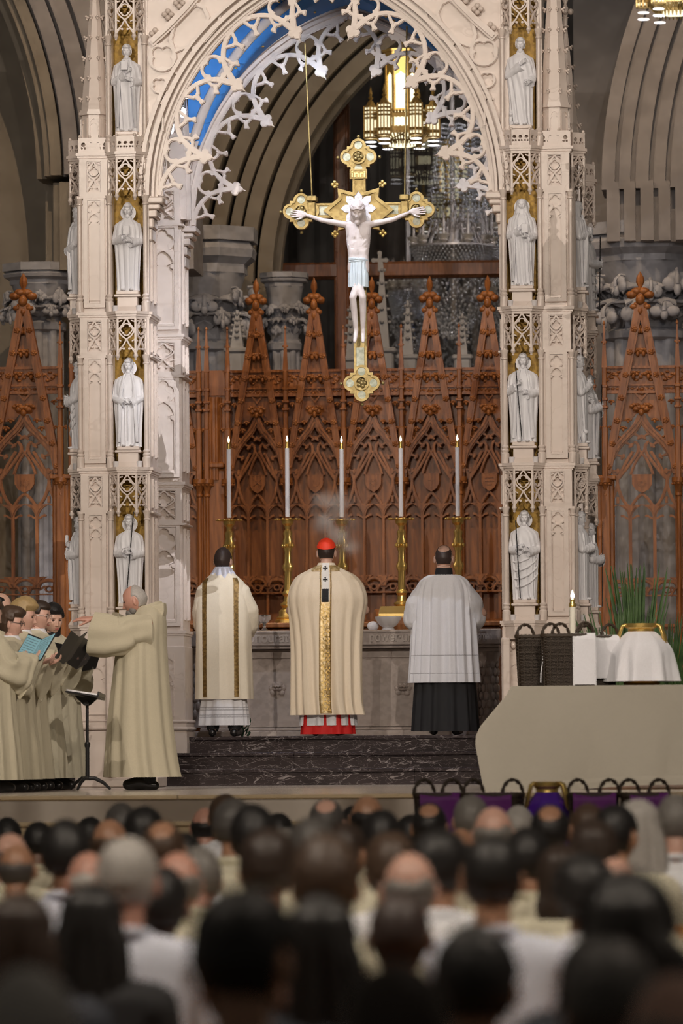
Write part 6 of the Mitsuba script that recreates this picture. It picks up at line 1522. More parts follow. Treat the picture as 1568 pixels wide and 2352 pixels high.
rb = Loft([row(1782, 243, 414, .34, .014), row(1740, 246, 406, .33, .013), row(1650, 252, 396, .31, .010), row(1560, 262, 390, .29, .008), row(1490, 270, 386, .27, .005), row(1440, 288, 385, .25, .003), row(1412, 308, 382, .20, .002), row(1398, 318, 376, .14, .001), row(1388, 326, 366, .085, 0)], folds=11, power=2.1, seed=41, drift=.3)
slv = []
for sd, sx in ((-1, 'L'), (1, 'R')):
    a, b, c_ = J['sh' + sx], J['el' + sx], J['wr' + sx]
    e = c_ * 1.0 + b * .0
    drop = np.array((0, 0, -.10))
    slv.append(tube_loft([a + (0, -.03, -.05), a * .5 + b * .5 + (sd * .01, 0, -.055), b + (sd * .01, 0, -.085), e + (sd * .01, 0, -.118)], [(.125, .11), (.130, .10), (.155, .105), (.180, .11)], amp=.008, folds=6, seed=13 + sd, nphi=56, nt=34))
add('alb', cat(rb.mesh(60, 140), *slv), 'alb_cream', k, 50, to=T, label='cream alb with wide drooping sleeves')
hd = []
hood = Loft([(z_(1400), 0, yy(352), .19, .13, .003), (z_(1392), 0, yy(355), .17, .12, .003), (z_(1384), 0, yy(352), .13, .105, .002), (z_(1378), 0, yy(346), .085, .08, .001)], folds=5, seed=4)
hm = trimesh.convex.convex_hull(np.array([(x, yy(px), z_(py)) for x in (-.10, .10) for px, py in ((340, 1392), (381, 1382), (383, 1400), (372, 1432), (350, 1412))] + [(0, yy(384), z_(1384)), (0, yy(380), z_(1440))]))
hm = to_tm(to_mf(hm).refine_to_length(.02)); trimesh.smoothing.filter_taubin(hm, iterations=6)
add('hood', cat(hm, tube([(.085 * math.cos(a), yy(345) + .085 * math.sin(a), z_(1392) - .03 * math.sin(a)) for a in np.linspace(0, 2 * PI, 30)[:-1]], .022, 10, True)), 'alb_cream', k, 50, to=T)
w = J['wrR'] * .75 + J['elR'] * .25
add('wristwatch', tube([w + (0.032 * math.cos(a), .0, .032 * math.sin(a)) for a in np.linspace(0, 2 * PI, 20)[:-1]], .009, 8, True), 'black_metal', k, 60, to=T)
shoes(k, J, T)
# choir members
CH = []
def chorister(label, px, py_head, Y, face, hair, col, skin, long=None, glasses=None, pitch=-.12, robe='alb_cream', body=True, tall=None, folder=None, fold_h=1.17, seed=1, thick=.02, collar='white_linen', armpose=1, style='full', hscale=1.0):
    """face: heading of the face in degrees from straight away (0 = away from us, -90 = facing right, 180 = towards us)."""
    q = at(px, py_head, Y); H = tall or (q[2] - ZP + .118) / .998
    kk = H / 1.75; J = stand(H); lower_sh(J, kk)
    k = thing('person', label, 'person'); T = tr(q[0], Y, ZP, face)
    d = fold_h
    for s_, sx in (('L', -1), ('R', 1)):
        J['el' + s_] = np.array((sx * .23, .08, 1.13)) * kk; J['wr' + s_] = np.array((sx * .14, .27, d)) * (1, 1, 1)
    hyaw = 0.0
    add('body', body_tm(J, hyaw, pitch, 0, {'L': ((.25, 1, .25), (.4, 0, 1), .35), 'R': ((-.25, 1, .25), (-.4, 0, 1), .35)}, 5, kk, headscale=1.14), 'skin_' + skin, k, 40, to=T)
    hairpart(k, J, hyaw, pitch, T, 'full_over' if style == 'full' and label.find('woman') >= 0 else style, col, thick, long, seed, 0, kk * 1.14)
    face_parts(k, J, hyaw, pitch, T, 'hair_' + ('brown' if col == 'blonde' else col), glasses, kk * 1.14)
    rz = Loft([(.10, 0, .0, .27, .22, .016), (.35, 0, 0, .255, .20, .015), (.70 * kk, 0, 0, .235, .18, .010), (1.05 * kk, 0, .0, .225, .165, .006), (1.28 * kk, 0, 0, .225, .15, .003), (1.40 * kk, 0, -.005, .205, .12, .001), (1.47 * kk, 0, -.01, .12, .085, 0), (1.505 * kk, 0, -.008, .072, .068, 0)], folds=12, power=2.2, seed=50 + seed, drift=.2)
    sl = []
    for s_, sx in (('L', -1), ('R', 1)):
        a, b, c_ = J['sh' + s_], J['el' + s_], J['wr' + s_]
        sl.append(tube_loft([a + (0, 0, -.02), b + (0, .0, .0), b * .4 + c_ * .6 + (0, 0, -.07), c_ * .92 + b * .08 + (0, -.0, -.115)], [(.10, .09), (.12, .10), (.15, .10), (.18, .09)], amp=.010, folds=5, seed=seed * 3 + sx, nphi=44))
    add('robe', cat(rz.mesh(44, 110), *sl), robe, k, 50, to=T)
    add('neckband', Loft([(1.455 * kk, 0, -.008, .115, .088, 0), (1.49 * kk, 0, -.008, .085, .076, 0), (1.515 * kk, 0, -.006, .068, .066, 0)], folds=4, seed=2).mesh(8, 48), collar, k, 50, to=T)
    for s_ in 'LR': pass
    shoes(k, J, T, kk)
    if folder:
        f = thing('folder', folder[0], 'music folder', 'black choir folders'); cz = d + .05; cy = .33
        tilt = .75; op = .35
        for sx in (-1, 1):
            ux = np.array((sx * math.cos(op), 0, math.sin(op) * .55)); uy = np.array((0, math.cos(tilt) * .6, math.sin(tilt)))
            o = np.array((0, cy, cz - .11))
            def quad(a0, a1, b0, b1, lift, th):
                nrm = np.cross(ux * sx, uy); nrm /= np.linalg.norm(nrm); nrm *= np.sign(-nrm[1])
                c8 = [o + ux * a + uy * b + nrm * l for a in (a0, a1) for b in (b0, b1) for l in (lift, lift + th)]
                return trimesh.convex.convex_hull(np.array(c8))
            add('cover', quad(0, .25, 0, .31, 0, .006), 'folder_black', f, False, to=T)
            add('page', quad(.008, .235, .01, .295, .007, .004), folder[1], f, False, to=T)
            ls = [quad(.03, .215, .03 + .026 * j, .034 + .026 * j, .0115, .0006) for j in range(10)]
            add('music_lines', cat(*ls), 'ink' if folder[1] == 'paper' else 'ink', f, False, to=T, kind='stuff')
    return k, J, T
chorister('young woman with long black hair at the right end of the choir, singing towards us', 119, 1431, 45.0, 214, 'f', 'black', 'fair', (.26, .11, 5), None, -.10, 'alb_cream_pale', folder=('black folder held by the woman with long black hair', 'paper'), fold_h=1.0, seed=5, thick=.024, collar='black_cloth')
chorister('woman with dark hair and light spectacles facing right, next to the black haired singer', 86, 1421, 44.3, 258, 'f', 'darkbrown', 'pink', None, 'spectacle', -.12, 'alb_cream_pale', folder=('open black folder with white pages at the right end of the choir', 'paper'), fold_h=1.03, seed=6, thick=.012)
chorister('woman with short blonde hair facing right in the middle of the choir', 52, 1424, 43.5, 262, 'f', 'blonde', 'pink', (.10, .085, 5), None, -.10, 'alb_cream', folder=('black folder held by the blonde woman', 'paper'), fold_h=1.06, seed=7, thick=.034)
chorister('smaller woman with dark curled hair and spectacles, half hidden left of the blonde woman', 25, 1440, 42.75, 262, 'f', 'brown', 'pink', None, 'black_metal', -.10, 'alb_cream', seed=8, thick=.030, fold_h=1.0)
chorister('man with dark hair and spectacles at the left edge of the choir', -4, 1400, 45.8, 265, 'f', 'black', 'fair', None, 'black_metal', -.05, 'alb_cream', seed=9, thick=.02, style='receding')
chorister('choir member in cream alb at the left edge, back turned, head outside the picture', -26, 1420, 41.9, 305, 'f', 'brown', 'fair', None, None, -.2, 'alb_cream', seed=10, thick=.02, folder=('black folder with pale blue sheets held at the left edge', 'blue_paper'), fold_h=1.02)
# music stand
p = at(201, 1812, 43.6); s = 1 / PXS(43.6)
k = thing('music_stand', 'black music stand with a score, before the conductor', 'music stand'); T = tr(p[0], 43.6, ZP, 0)
h = (1812 - 1607) * s
add('pole', cat(lathe([(.016, .09), (.016, h * .5), (.012, h * .5), (.012, h)], 14), moved(lathe([(.02, -.02), (.024, 0), (.02, .02)], 12), (0, 0, h * .52))), 'black_metal', k, 40, to=T)
for a in (.35, 2.5, 4.4): add('leg', tube([(0, 0, .10), (.06 * math.cos(a), .06 * math.sin(a), .10), (.13 * math.cos(a), .13 * math.sin(a), .065), (.185 * math.cos(a), .185 * math.sin(a), .014)], [.016, .016, .014, .010], 8), 'black_metal', k, 60, to=T)
R_ = trimesh.transformations.rotation_matrix(.16, [0, 1, 0]) @ trimesh.transformations.rotation_matrix(-.05, [1, 0, 0])
def tl(m): m = m.copy(); m.apply_transform(R_); m.apply_translation((-.015, 0, h + .055)); return m
add('desk', tl(cat(bbx(-.135, .135, -.22, .22, -.012, .0, .004), bbx(.12, .135, -.22, .22, 0, .035, .004))), 'black_metal', k, False, to=T)
add('desk_bracket', cat(trimesh.convex.convex_hull(np.array([(-.10, y, h + .05) for y in (-.02, .02)] + [(.09, y, h + .03) for y in (-.02, .02)] + [(.02, y, h - .03) for y in (-.02, .02)] + [(-.02, y, h - .03) for y in (-.02, .02)])), tube([(0, -.06, h - .01), (0, .06, h - .01)], .02, 12)), 'black_metal', k, 40, to=T)
kk = thing('score', 'open score lying on the black music stand', 'sheet music')
add('page', tl(bbx(-.13, .125, -.2, -.004, .001, .016, .003)), 'paper', kk, False, to=T); add('page', tl(bbx(-.13, .125, .004, .2, .001, .016, .003)), 'paper', kk, False, to=T)
# server seated behind the right tower, and its white garment
p = at(1392, 1452, 52.6)
k = thing('person', 'person in white alb bending behind the right tower, only the rounded back showing', 'person')
J = seated(); T = tr(p[0] - .02, 52.6, ZT - .02, 70)
J['head'] = np.array((0, .34, .98)); J['neck'] = np.array((0, .22, .96)); J['shL'] = np.array((-.17, .16, .93)); J['shR'] = np.array((.17, .16, .93))
add('body', body_tm(J, 0, -.6, 0, None, 3), 'skin_fair', k, 40, to=T)
add('alb', smoothed(union([hull((J['shL'], .11), (J['shR'], .11), ((-.13, -.04, .74), .15), ((.13, -.04, .74), .15)), hull(((-.13, -.04, .74), .15), ((.13, -.04, .74), .15), (J['hipL'], .16), (J['hipR'], .16)), bone(J['hipL'], .14, J['knL'], .10), bone(J['hipR'], .14, J['knR'], .10), bone(J['shL'], .09, J['elL'], .08), bone(J['shR'], .09, J['elR'], .08)]), .03, 8), 'white_linen', k, 50, to=T)
hairpart(k, J, 0, -.6, T, 'full', 'brown', .012)
kk = thing('stool', 'low oak stool under the person behind the right tower', 'stool')
add('seat', bbx(-.2, .2, -.2, .2, .38, .42, .01), 'oak_dark', kk, to=T)
for a, b in ((-1, -1), (1, -1), (1, 1), (-1, 1)): add('leg', bbx(a * .17 - .02, a * .17 + .02, b * .17 - .02, b * .17 + .02, .02, .38, .004), 'oak_dark', kk, to=T)
# ---------------- table with baskets and urn, palms, second table ----------------
YT = 41.6
s = 1 / PXS(YT)
tl_, trr = at(1180, 1577, YT), at(1600, 1570, YT)
zt = tl_[2]; x0, x1 = tl_[0], trr[0] + 1.0
depth = .95
k = thing('table', 'long table covered to the floor by a cream cloth, in front of the right tower', 'table')
add('tabletop', bbx(x0 + .02, x1 - .02, YT + .02, YT + depth - .02, zt - .035, zt - .008, .004), 'oak_dark', k)
for a in (x0 + .12, x1 - .12):
    for b in (YT + .12, YT + depth - .12): add('leg', bbx(a - .03, a + .03, b - .03, b + .03, ZP, zt - .035, .004), 'oak_dark', k)
# cloth: top, front fall with soft folds, left corner flaring out
def tcloth():
    n, m = 150, 60
    X0, X1 = x0, x1
    def P(u, v):
        """u along the edge from back-left round the front-left corner to the right end, v down the fall."""
        return None
    V = []
    top = []
    L1 = depth; L2 = X1 - X0
    us = np.concatenate([np.linspace(0, L1, 40), L1 + np.linspace(0, .25, 30)[1:], L1 + np.linspace(.25, L2, 90)[1:]])
    zbot = at(1112, 1820, YT - .1)[2]
    for v in np.linspace(0, 1, m):
        row = []
        for u in us:
            if u <= L1: bx_, by_, nx, ny = X0, YT + depth - u, -1, 0
            else: bx_, by_, nx, ny = X0 + (u - L1), YT, 0, -1
            d = u - L1                       # distance from the corner
            cw = math.exp(-(d / .13) ** 2)
            c45 = np.array((-.7071, -.7071))
            fl = .012 + .035 * v
            fold = .034 * v * (math.sin(u * 4.5 + 1.2 - 1.8 * v) + .55 * math.sin(u * 10 + v * 2)) + .006 * math.sin(u * 31 + 3 * v) * v
            out = fl + fold + .007 * sstep(.925, .93, v)
            x = bx_ + nx * out * (1 - cw) + c45[0] * cw * (.02 + .40 * float(np.interp(v, [0, .1, .38, .47, .56, 1], [0, .17, .83, .95, .96, .74])))
            y = by_ + ny * out * (1 - cw) + c45[1] * cw * (.03 + .10 * v)
            fh = zt - zbot
            hang = fh * (1.0 if u < L1 + .3 else 1.0 - .055 * sstep(.1, .9, (u - L1) / L2 * 2)) - (.045 if u < L1 * .8 else 0)
            row.append((x, y, zt + .003 - v * hang - .0 * cw))
        V.append(row)
    g1 = plate(np.array(V), .004)
    tp = bx(X0 - .005, X1 + .005, YT - .005, YT + depth + .005, zt - .003, zt + .004)
    return cat(g1, tp)
add('tablecloth', tcloth(), 'table_cloth', None, 50, label='cream cloth draped over the long table with a flared front corner', cat='tablecloth')
# wicker baskets
def basket(x, y, z, w, d, h, label, liner=None, handles=2, yaw=0):
    k = thing('wicker_basket', label, 'basket')
    T = tr(x, y, z, yaw)
    nr = 34; ms = []
    def rect(t, o=0.0):   # rounded rectangle outline, wider at the top
        sc = 1 + .10 * t; a, b = w / 2 * sc + o, d / 2 * sc + o; r = .05
        return np.array(sbox(-a + r, -b + r, a - r, b - r).buffer(r, quad_segs=3).segmentize(.028).exterior.coords)[:-1]
    add('inner', cat(extz(Polygon(rect(.5, -.012)).difference(Polygon(rect(.5, -.03))), .01, h - .02), extz(Polygon(rect(0, -.01)), .0, .02)), 'wicker', k, False, to=T)
    rows = []
    for i in range(nr):
        t = (i + .5) / nr; c = rect(t); ph = PI * i
        n_ = len(c); cc = c * (1 + (.010 * np.cos(np.arange(n_) * PI + ph))[:, None] / np.linalg.norm(c, axis=1)[:, None] * .5)
        rows.append(tube(np.column_stack([cc, np.full(n_, t * h)]), h / nr * .48, 5, True))
    add('weave', cat(*rows), 'wicker', k, 60, to=T, kind='stuff')
    c0, c1 = rect(0, .006), rect(1, .006)
    st = [tube([(*c0[i], 0), (*c1[min(i, len(c1) - 1)], h)], .004, 5) for i in range(0, min(len(c0), len(c1)), 2)]
    add('stake', cat(*st), 'wicker', k, 60, to=T, kind='stuff')
    rim = rect(1.02, .004); a = np.arange(len(rim))
    add('rim', cat(*[tube(np.column_stack([rim + .0, h + .010 + .007 * np.sin(a * 1.6 + p)]), .011, 6, True) for p in (0, 2.1, 4.2)]), 'wicker', k, 60, to=T)
    hw = .065
    hx = w / 2 * 1.1
    for sx in (-1, 1):
        for q in (0,):
            pts = [(sx * hx * .72 + hw * math.cos(a), -sx * d * .30 + .5 * hw * math.cos(a), h + .105 * math.sin(a)) for a in np.linspace(0, PI, 16)]
            tw = [tube(np.array(pts) + np.stack([.007 * np.cos(np.arange(16) * 1.4 + o), 0 * np.arange(16), .007 * np.sin(np.arange(16) * 1.4 + o)], 1), .008, 6) for o in (0, PI)]
            add('handle', cat(*tw), 'wicker', k, 60, to=T)
    if liner:
        lx0, lx1, dz, mt, side = liner
        n = 26; hh = h * dz; V = []
        path = [(-d * .2, h * .9)] + [(-d / 2 * 1.1 * (1 - .0) - .0, h + .02)] + [(-d / 2 * (1.1 - .10 * t) - .02 - .012 * t, h - hh * t) for t in np.linspace(.02, 1, n)]
        for (yy_, zz_) in path: V.append([(xx, yy_ - .006 * math.sin(xx * 23 + zz_ * 9), zz_) for xx in np.linspace(lx0, lx1, 14)])
        kk = add('linen_cloth', plate(np.array(V), .006), mt, None, 50, to=T, label=side, cat='cloth')
        sc_ = []
        if mt == 'white_linen':
            for xx in (lx0, lx1): sc_ += [ellip((xx, yy_ - .003, zz_), .008, .005, .010, 1) for yy_, zz_ in path[2:]]
            add('lace_edge', cat(*sc_), mt, kk, 60, to=T, kind='stuff')
    return k
def bk(px0, px1, pyt, pyb, Y, label, liner=None, yaw=0):
    a, b = at(px0, pyb, Y), at(px1, pyb, Y); h = at(px0, pyt, Y)[2] - zt
    basket((a[0] + b[0]) / 2, Y + .22, zt + .004, (b[0] - a[0]) * .9, .42, h, label, liner, 2, yaw)
bk(1185, 1304, 1466, 1575, YT + .36, 'dark wicker basket at the left end of the table')
bk(1244, 1360, 1464, 1575, YT + .05, 'dark wicker basket with a white lace edged cloth hanging over its front', (.052, .215, .98, 'white_linen', 'white lace edged cloth hanging over the front of the second basket'))
bk(1330, 1412, 1468, 1572, YT + .40, 'wicker basket half hidden behind, with a plain white cloth', (-.02, .17, .84, 'white_linen', 'plain white cloth hanging between the second basket and the covered urn'))
add('linen_fold', plate(np.array([[(x, y, z) for y in (0, .05, .10)] for x, z in ((0, .33), (.006, .2), (-.01, .1), (-.012, .03))]), .006), 'white_linen', None, 50, to=tr(at(1243, 1560, YT + .03)[0], YT + .10, zt), label='edge of a white cloth between the two front baskets', cat='cloth')
# tall candle behind the baskets
YCa = YT + .82; p = at(1315, 1475, YCa)
k = thing('candle', 'cream candle burning behind the baskets on the cream table', 'candle')
hc = at(1315, 1393, YCa)[2] - zt - .004
add('wax', lathe([(.024, 0), (.024, hc)], 18), 'candle_cream', k, 40, to=tr(p[0], YCa, zt + .004))
add('collar', lathe([(.026, hc - .005), (.026, hc + .02), (.018, hc + .035), (.02, hc + .055), (.012, hc + .058)], 16), 'brass', k, 40, to=tr(p[0], YCa, zt + .004))
add('flame', lathe([(.002, hc + .058), (.013, hc + .075), (.013, hc + .088), (.002, hc + .125)], 10), 'candle_wax', k, 60, to=tr(p[0], YCa, zt + .004), emitter=glow('f', (22, 17, 10), .02))
# covered urns
def urn(x, y, z, h, r, label, clothmat, clabel, hem=.09, seed=3, folds=9):
    k = thing('urn', label, 'urn'); T = tr(x, y, z)
    add('body', lathe([(r * .55, 0), (r * .6, .02), (r * .4, .05), (r * .75, h * .25), (r * .92, h * .5), (r * .8, h * .75), (r * .42, h * .90), (r * .42, h * .97), (r * .52, h), (r * .52, h + .015), (r * .36, h + .01), (0, h * .9)], 36), 'brass', k, 40, to=T)
    add('rim', lathe([(r * .40, h + .0), (r * .55, h + .005), (r * .55, h + .03), (r * .40, h + .03)], 36), 'brass', k, 40, to=T)
    for sx in (-1, 1):
        add('handle', tube([(sx * r * .48, -.05, h + .02), (sx * r * .60, -.06, h + .01), (sx * r * .72, -.06, h - .07), (sx * r * .80, -.05, h - .15)], .014, 8), 'brass', k, 60, to=T)
        add('handle', tube([(sx * r * .48, .05, h + .02), (sx * r * .62, .06, h + .01), (sx * r * .74, .06, h - .06), (sx * r * .82, .05, h - .13)], .014, 8), 'brass', k, 60, to=T)
    L = Loft([(h * hem, 0, 0, r * 1.14, r * 1.12, .020), (h * .35, 0, 0, r * 1.06, r * 1.02, .014), (h * .60, 0, 0, r * .98, r * .96, .006), (h * .76, 0, 0, r * .80, r * .80, .003), (h * .90, 0, 0, r * .50, r * .50, .002), (h * .93, 0, 0, r * .43, r * .43, .001)], folds=folds, power=2.05, seed=seed)
    V = L.pt(*[a.ravel() for a in np.meshgrid(np.linspace(0, 1, 40), np.linspace(0, 2 * PI, 121), indexing='ij')]).reshape(40, 121, 3)
    add('cover_cloth', plate(V, .004), clothmat, None, 50, to=T, label=clabel, cat='cloth')
p = at(1473, 1566, YT + .45); hU = at(1473, 1437, YT + .45)[2] - zt - .02
urn(p[0], YT + .45, zt + .006, hU, .235, 'large brass urn with square rim on the cream table', 'white_linen', 'white cloth draped over the brass urn on the table', .07)
# palms in front of the right screen
def palm(px, py, Y, zb, n, L, mt, label, seed, spread=1.0, up=1.0):
    g = np.random.RandomState(seed); c = at(px, py, Y); k = thing('palm_plant', label, 'palm')
    T = tr(c[0], Y, zb)
    add('pot', lathe([(.15, 0), (.20, .30), (.22, .31), (.22, .34), (.17, .34), (0, .3)], 20), 'oak_dark', k, 30, to=T)
    for i in range(n):
        a = g.rand() * 2 * PI; t = g.rand() * spread; ln = L * (.7 + .4 * g.rand())
        dx, dy = math.cos(a), math.sin(a) * .6
        P = np.array([(dx * ln * (t * q + .10 * t * q * q), dy * ln * t * q, .32 + ln * (q * up - .28 * t * q * q)) for q in np.linspace(0, 1, 9)])
        w = .009 * ln
        tg = np.gradient(P, axis=0); sd = np.cross(tg, (dx * .3 + .01, 1, .1)); sd /= np.linalg.norm(sd, axis=1, keepdims=True)
        wd = (w * np.sin(PI * np.linspace(.06, .97, 9)) ** .7)[:, None]
        V = np.stack([P - sd * wd, P + np.array((0, -.25, 0)) * wd, P + sd * wd], 1)
        ms = [plate(V, .0025)]
        add('frond', cat(*ms), mt, k, 60, to=T)
zpalm = ZP
palm(1465, 1440, 46.6, zpalm, 90, 1.45, 'palm_green', 'fan of upright green palm leaves behind the covered urn', 4, .20, 1.0)
palm(1420, 1480, 46.2, zpalm, 110, 1.12, 'palm_green', 'bushy palm beside the right tower, behind the table', 5, .34, 1.0)
palm(1534, 1480, 47.4, zpalm, 110, 1.15, 'palm_green', 'bushy palm at the right edge behind the covered urn', 6, .50, .95)
c = at(556, 1672, 51.3)
g = np.random.RandomState(12); ms = []
for i in range(60):
    a = g.rand() * 2 * PI; r_ = .03 + .05 * g.rand(); zz0 = .02 + .14 * g.rand()
    ms.append(ellip((0, 0, 0), .006, .010, .024, 1).apply_transform(trimesh.transformations.rotation_matrix(g.rand() * 1.2, [math.sin(a), math.cos(a), 0])).apply_translation((r_ * math.cos(a), r_ * math.sin(a), zz0)))
add('green_garland', cat(*ms, tube([(0, 0, 0), (0, 0, .14)], .012, 8)), 'wreath_green', None, 60, to=tr(c[0], 51.3, ZT), label='small bunch of dark green leaves on the floor by the deacon feet', cat='plant', kind='stuff')
# lower table with baskets and purple urn, in front of the sanctuary steps
YB = 34.9
zb2 = .80; xa = at(955, 1850, YB)[0]; xb = at(1700, 1850, YB)[0]
k = thing('table', 'low table behind the front row, carrying baskets with purple linings', 'table')
add('tabletop', bbx(xa, xb, YB, YB + .8, zb2 - .04, zb2, .006), 'oak_dark', k)
for a in (xa + .1, (xa + xb) / 2, xb - .1):
    for b in (YB + .08, YB + .72): add('leg', bbx(a - .03, a + .03, b - .03, b + .03, 0, zb2 - .04, .004), 'oak_dark', k)
zt0, zt = zt, zb2
for px0, px1, lb, c0, c1, cl in ((953, 1052, 'wicker basket with purple cloth at the left end of the lower table', -.10, .15, 'purple cloth over the leftmost basket of the lower table'), (1062, 1196, 'wicker basket with purple cloth left of the violet urn', -.11, .13, 'purple cloth over the basket left of the violet urn'), (1308, 1415, 'wicker basket with purple cloth right of the violet urn', -.12, .15, 'purple cloth over the basket right of the violet urn'), (1428, 1528, 'wicker basket with purple cloth near the right edge', -.08, .16, 'purple cloth over the basket near the right edge')):
    bk(px0, px1, 1832, 1990, YB + .1, lb, (c0, c1, .8, 'purple_cloth', cl))
p = at(1256, 1900, YB + .3); hU = at(1256, 1808, YB + .3)[2] - zb2
urn(p[0], YB + .35, zb2 + .004, hU, .165, 'brass urn with square rim on the lower table', 'violet_satin', 'shiny violet cloth covering the urn on the lower table', .05, 7, 7)
# incense smoke
c0, c1 = at(700, 1290, 52.6), at(850, 1110, 52.6)
gx, gy, gz = 40, 12, 56
zz_, yy_, xx_ = np.meshgrid(np.linspace(0, 1, gz), np.linspace(0, 1, gy), np.linspace(0, 1, gx), indexing='ij')
cxm = .42 + .10 * np.sin(zz_ * 5 + .6) + .06 * np.sin(zz_ * 11)
wd_ = .13 + .20 * zz_
dn = np.exp(-((xx_ - cxm) / wd_) ** 2 - ((yy_ - .5) / .28) ** 2)
nz = meshkit.fbm(np.stack([xx_ * 4 + 3, yy_ * 2, zz_ * 6], -1), 4, 3)
dn *= np.clip((nz - .36) * 4.0, 0, 1.5) * sstep(.0, .22, zz_) * sstep(1, .62, zz_)
edge = sstep(0, .12, xx_) * sstep(1, .88, xx_)
grid = (dn * edge).astype(np.float32)[..., None]
lo = np.array((c0[0], 52.35, c0[2])); hi = np.array((c1[0], 53.15, c1[2]))
TX = T4().translate(lo.tolist()) @ T4().scale((hi - lo).tolist())
scene['incense_smoke'] = {'type': 'cube', 'to_world': T4().translate(((lo + hi) / 2).tolist()) @ T4().scale(((hi - lo) / 2).tolist()), 'bsdf': {'type': 'null'},
                          'interior': {'type': 'heterogeneous', 'albedo': {'type': 'constvolume', 'value': {'type': 'rgb', 'value': [.92, .92, .94]}}, 'scale': 4.0, 'sigma_t': {'type': 'gridvolume', 'grid': mi.VolumeGrid(grid), 'to_world': TX, 'filter_type': 'trilinear'}}}
lab('incense_smoke', 'wisp of pale incense smoke rising in front of the middle candle', 'smoke', None, 'stuff')
# ---------------- the congregation, seated, seen from behind ----------------
SB = {}
def seat_body(kind):
    J = seated()
    if kind == 1: J['head'] = J['head'] + [.006, .01, -.01]
    R = {0: (0, -.02, 0), 1: (.35, -.05, 0), 2: (-.38, -.05, 0), 3: (1.15, 0, 0), 4: (0, -.22, 0)}[kind]
    return J, R, sh_body(J, R, kind)
def sh_body(J, R, kind): return body_tm(J, *R, None, 3, 1.0, 1.10, .2, .04, 8)
BODY = {}
for kind in range(5):
    J, R, m = seat_body(kind); BODY[kind] = (J, R, m)
SBODY = {}
def torso_cloth(style):
    J = seated(); c = lambda a, b, t: np.array(J[a]) * (1 - t) + np.array(J[b]) * t
    up = dict(shirt=.016, alb=.034, jacket=.028)[style]
    sh_ = c('shL', 'shR', .5); hp = c('hipL', 'hipR', .5); rib = sh_ * .6 + hp * .4; wst = sh_ * .3 + hp * .7; x = np.array((1.0, 0, 0))
    ms = [hull((c('shL', 'shR', .08), .070 + up), (c('shL', 'shR', .92), .070 + up), (rib - x * .085, .105 + up), (rib + x * .085, .105 + up), ((0, -.012, .985), .062 + up * .4)),
          hull((rib - x * .085, .105 + up), (rib + x * .085, .105 + up), (J['hipL'], .11 + up), (J['hipR'], .11 + up)),
          bone(J['hipL'], .10 + up, J['knL'], .072 + up), bone(J['hipR'], .10 + up, J['knR'], .072 + up), bone(J['knL'], .07 + up, np.array(J['anL']) + [0, 0, .06], .05 + up), bone(J['knR'], .07 + up, np.array(J['anR']) + [0, 0, .06], .05 + up)]
    for s_ in 'LR': ms += [bone(J['sh' + s_], .066 + up, J['el' + s_], .055 + up * 1.2), bone(J['el' + s_], .052 + up * 1.2, np.array(J['wr' + s_]) * .9 + np.array(J['el' + s_]) * .1, .036 + up * 1.3)]
    m = smoothed(union(ms), .035, 8)
    v = m.vertices; n = meshkit.fbm(v * np.array([9, 9, 5]) + 3, 3) - .5
    m.vertices = v + m.vertex_normals * (n * .03)[:, None]
    col = [tube([(.070 * math.cos(a), -.006 + .066 * math.sin(a), 1.040 - .012 * math.sin(a)) for a in np.linspace(0, 2 * PI, 28)[:-1]], .015 if style != 'alb' else .022, 8, True)]
    if style == 'alb':
        col.append(Loft([(1.035, 0, -.06, .12, .07, .004), (1.0, 0, -.10, .12, .06, .006), (.94, 0, -.135, .085, .035, .004), (.88, 0, -.14, .02, .015, 0)], folds=5, seed=2).mesh(14, 40))
    return cat(m, *col)
CL = {s_: torso_cloth(s_) for s_ in ('shirt', 'alb', 'jacket')}
_cs = {}
def shp(tag, fn, mt, smooth=50):
    if (tag, mt) not in _cs: _cs[(tag, mt)] = sh(fn(), mt, smooth)
    return _cs[(tag, mt)]
def hairmesh(style, kind, seed):
    J, R, _ = BODY[kind]; RR = rotm(*R)
    P = lambda m: place_head(m, J['head'], RR)
    if style == 'short': return P(hair_tm('full', .010, 4, seed, 1.10))
    if style == 'thick': return P(hair_tm('full', .017, 4, seed, 1.10))
    if style == 'buzz': return P(hair_tm('full', .006, 4, seed, 1.10))
    if style == 'afro': return P(hair_tm('full', .028, 4, seed, 1.10))
    if style in ('bald', 'crown', 'receding'): return P(hair_tm(style, .009, 4, seed, 1.10))
    if style == 'bob': return cat(P(hair_tm('full_over', .014, 4, seed, 1.10)), P(long_hair_tm(.11, .098, seed)))
    if style == 'long': return cat(P(hair_tm('full_over', .014, 4, seed, 1.10)), P(long_hair_tm(.36, .125, seed)))
    if style == 'verylong': return cat(P(hair_tm('full_over', .016, 4, seed, 1.10)), P(long_hair_tm(.46, .16, seed)))
    if style == 'bun': return cat(P(hair_tm('full', .014, 4, seed, 1.10)), P(ellip((0, -.135, .035), .052, .045, .05, 3)))
CG = 'seated congregation seen from behind'
ROW0, DROW = 9.2, .98
taken = {}
def rowfor(px, pyt, D0):
    """The pew row nearest to the wanted distance with a free place there."""
    best = sorted(range(0, 24), key=lambda r: abs(ROW0 + DROW * r - D0))
    for r in best:
        D = ROW0 + DROW * r; x = at(px, pyt, D)[0]
        if all(abs(x - o) > .46 for o in taken.get(r, [])): taken.setdefault(r, []).append(x); return D
    return D0
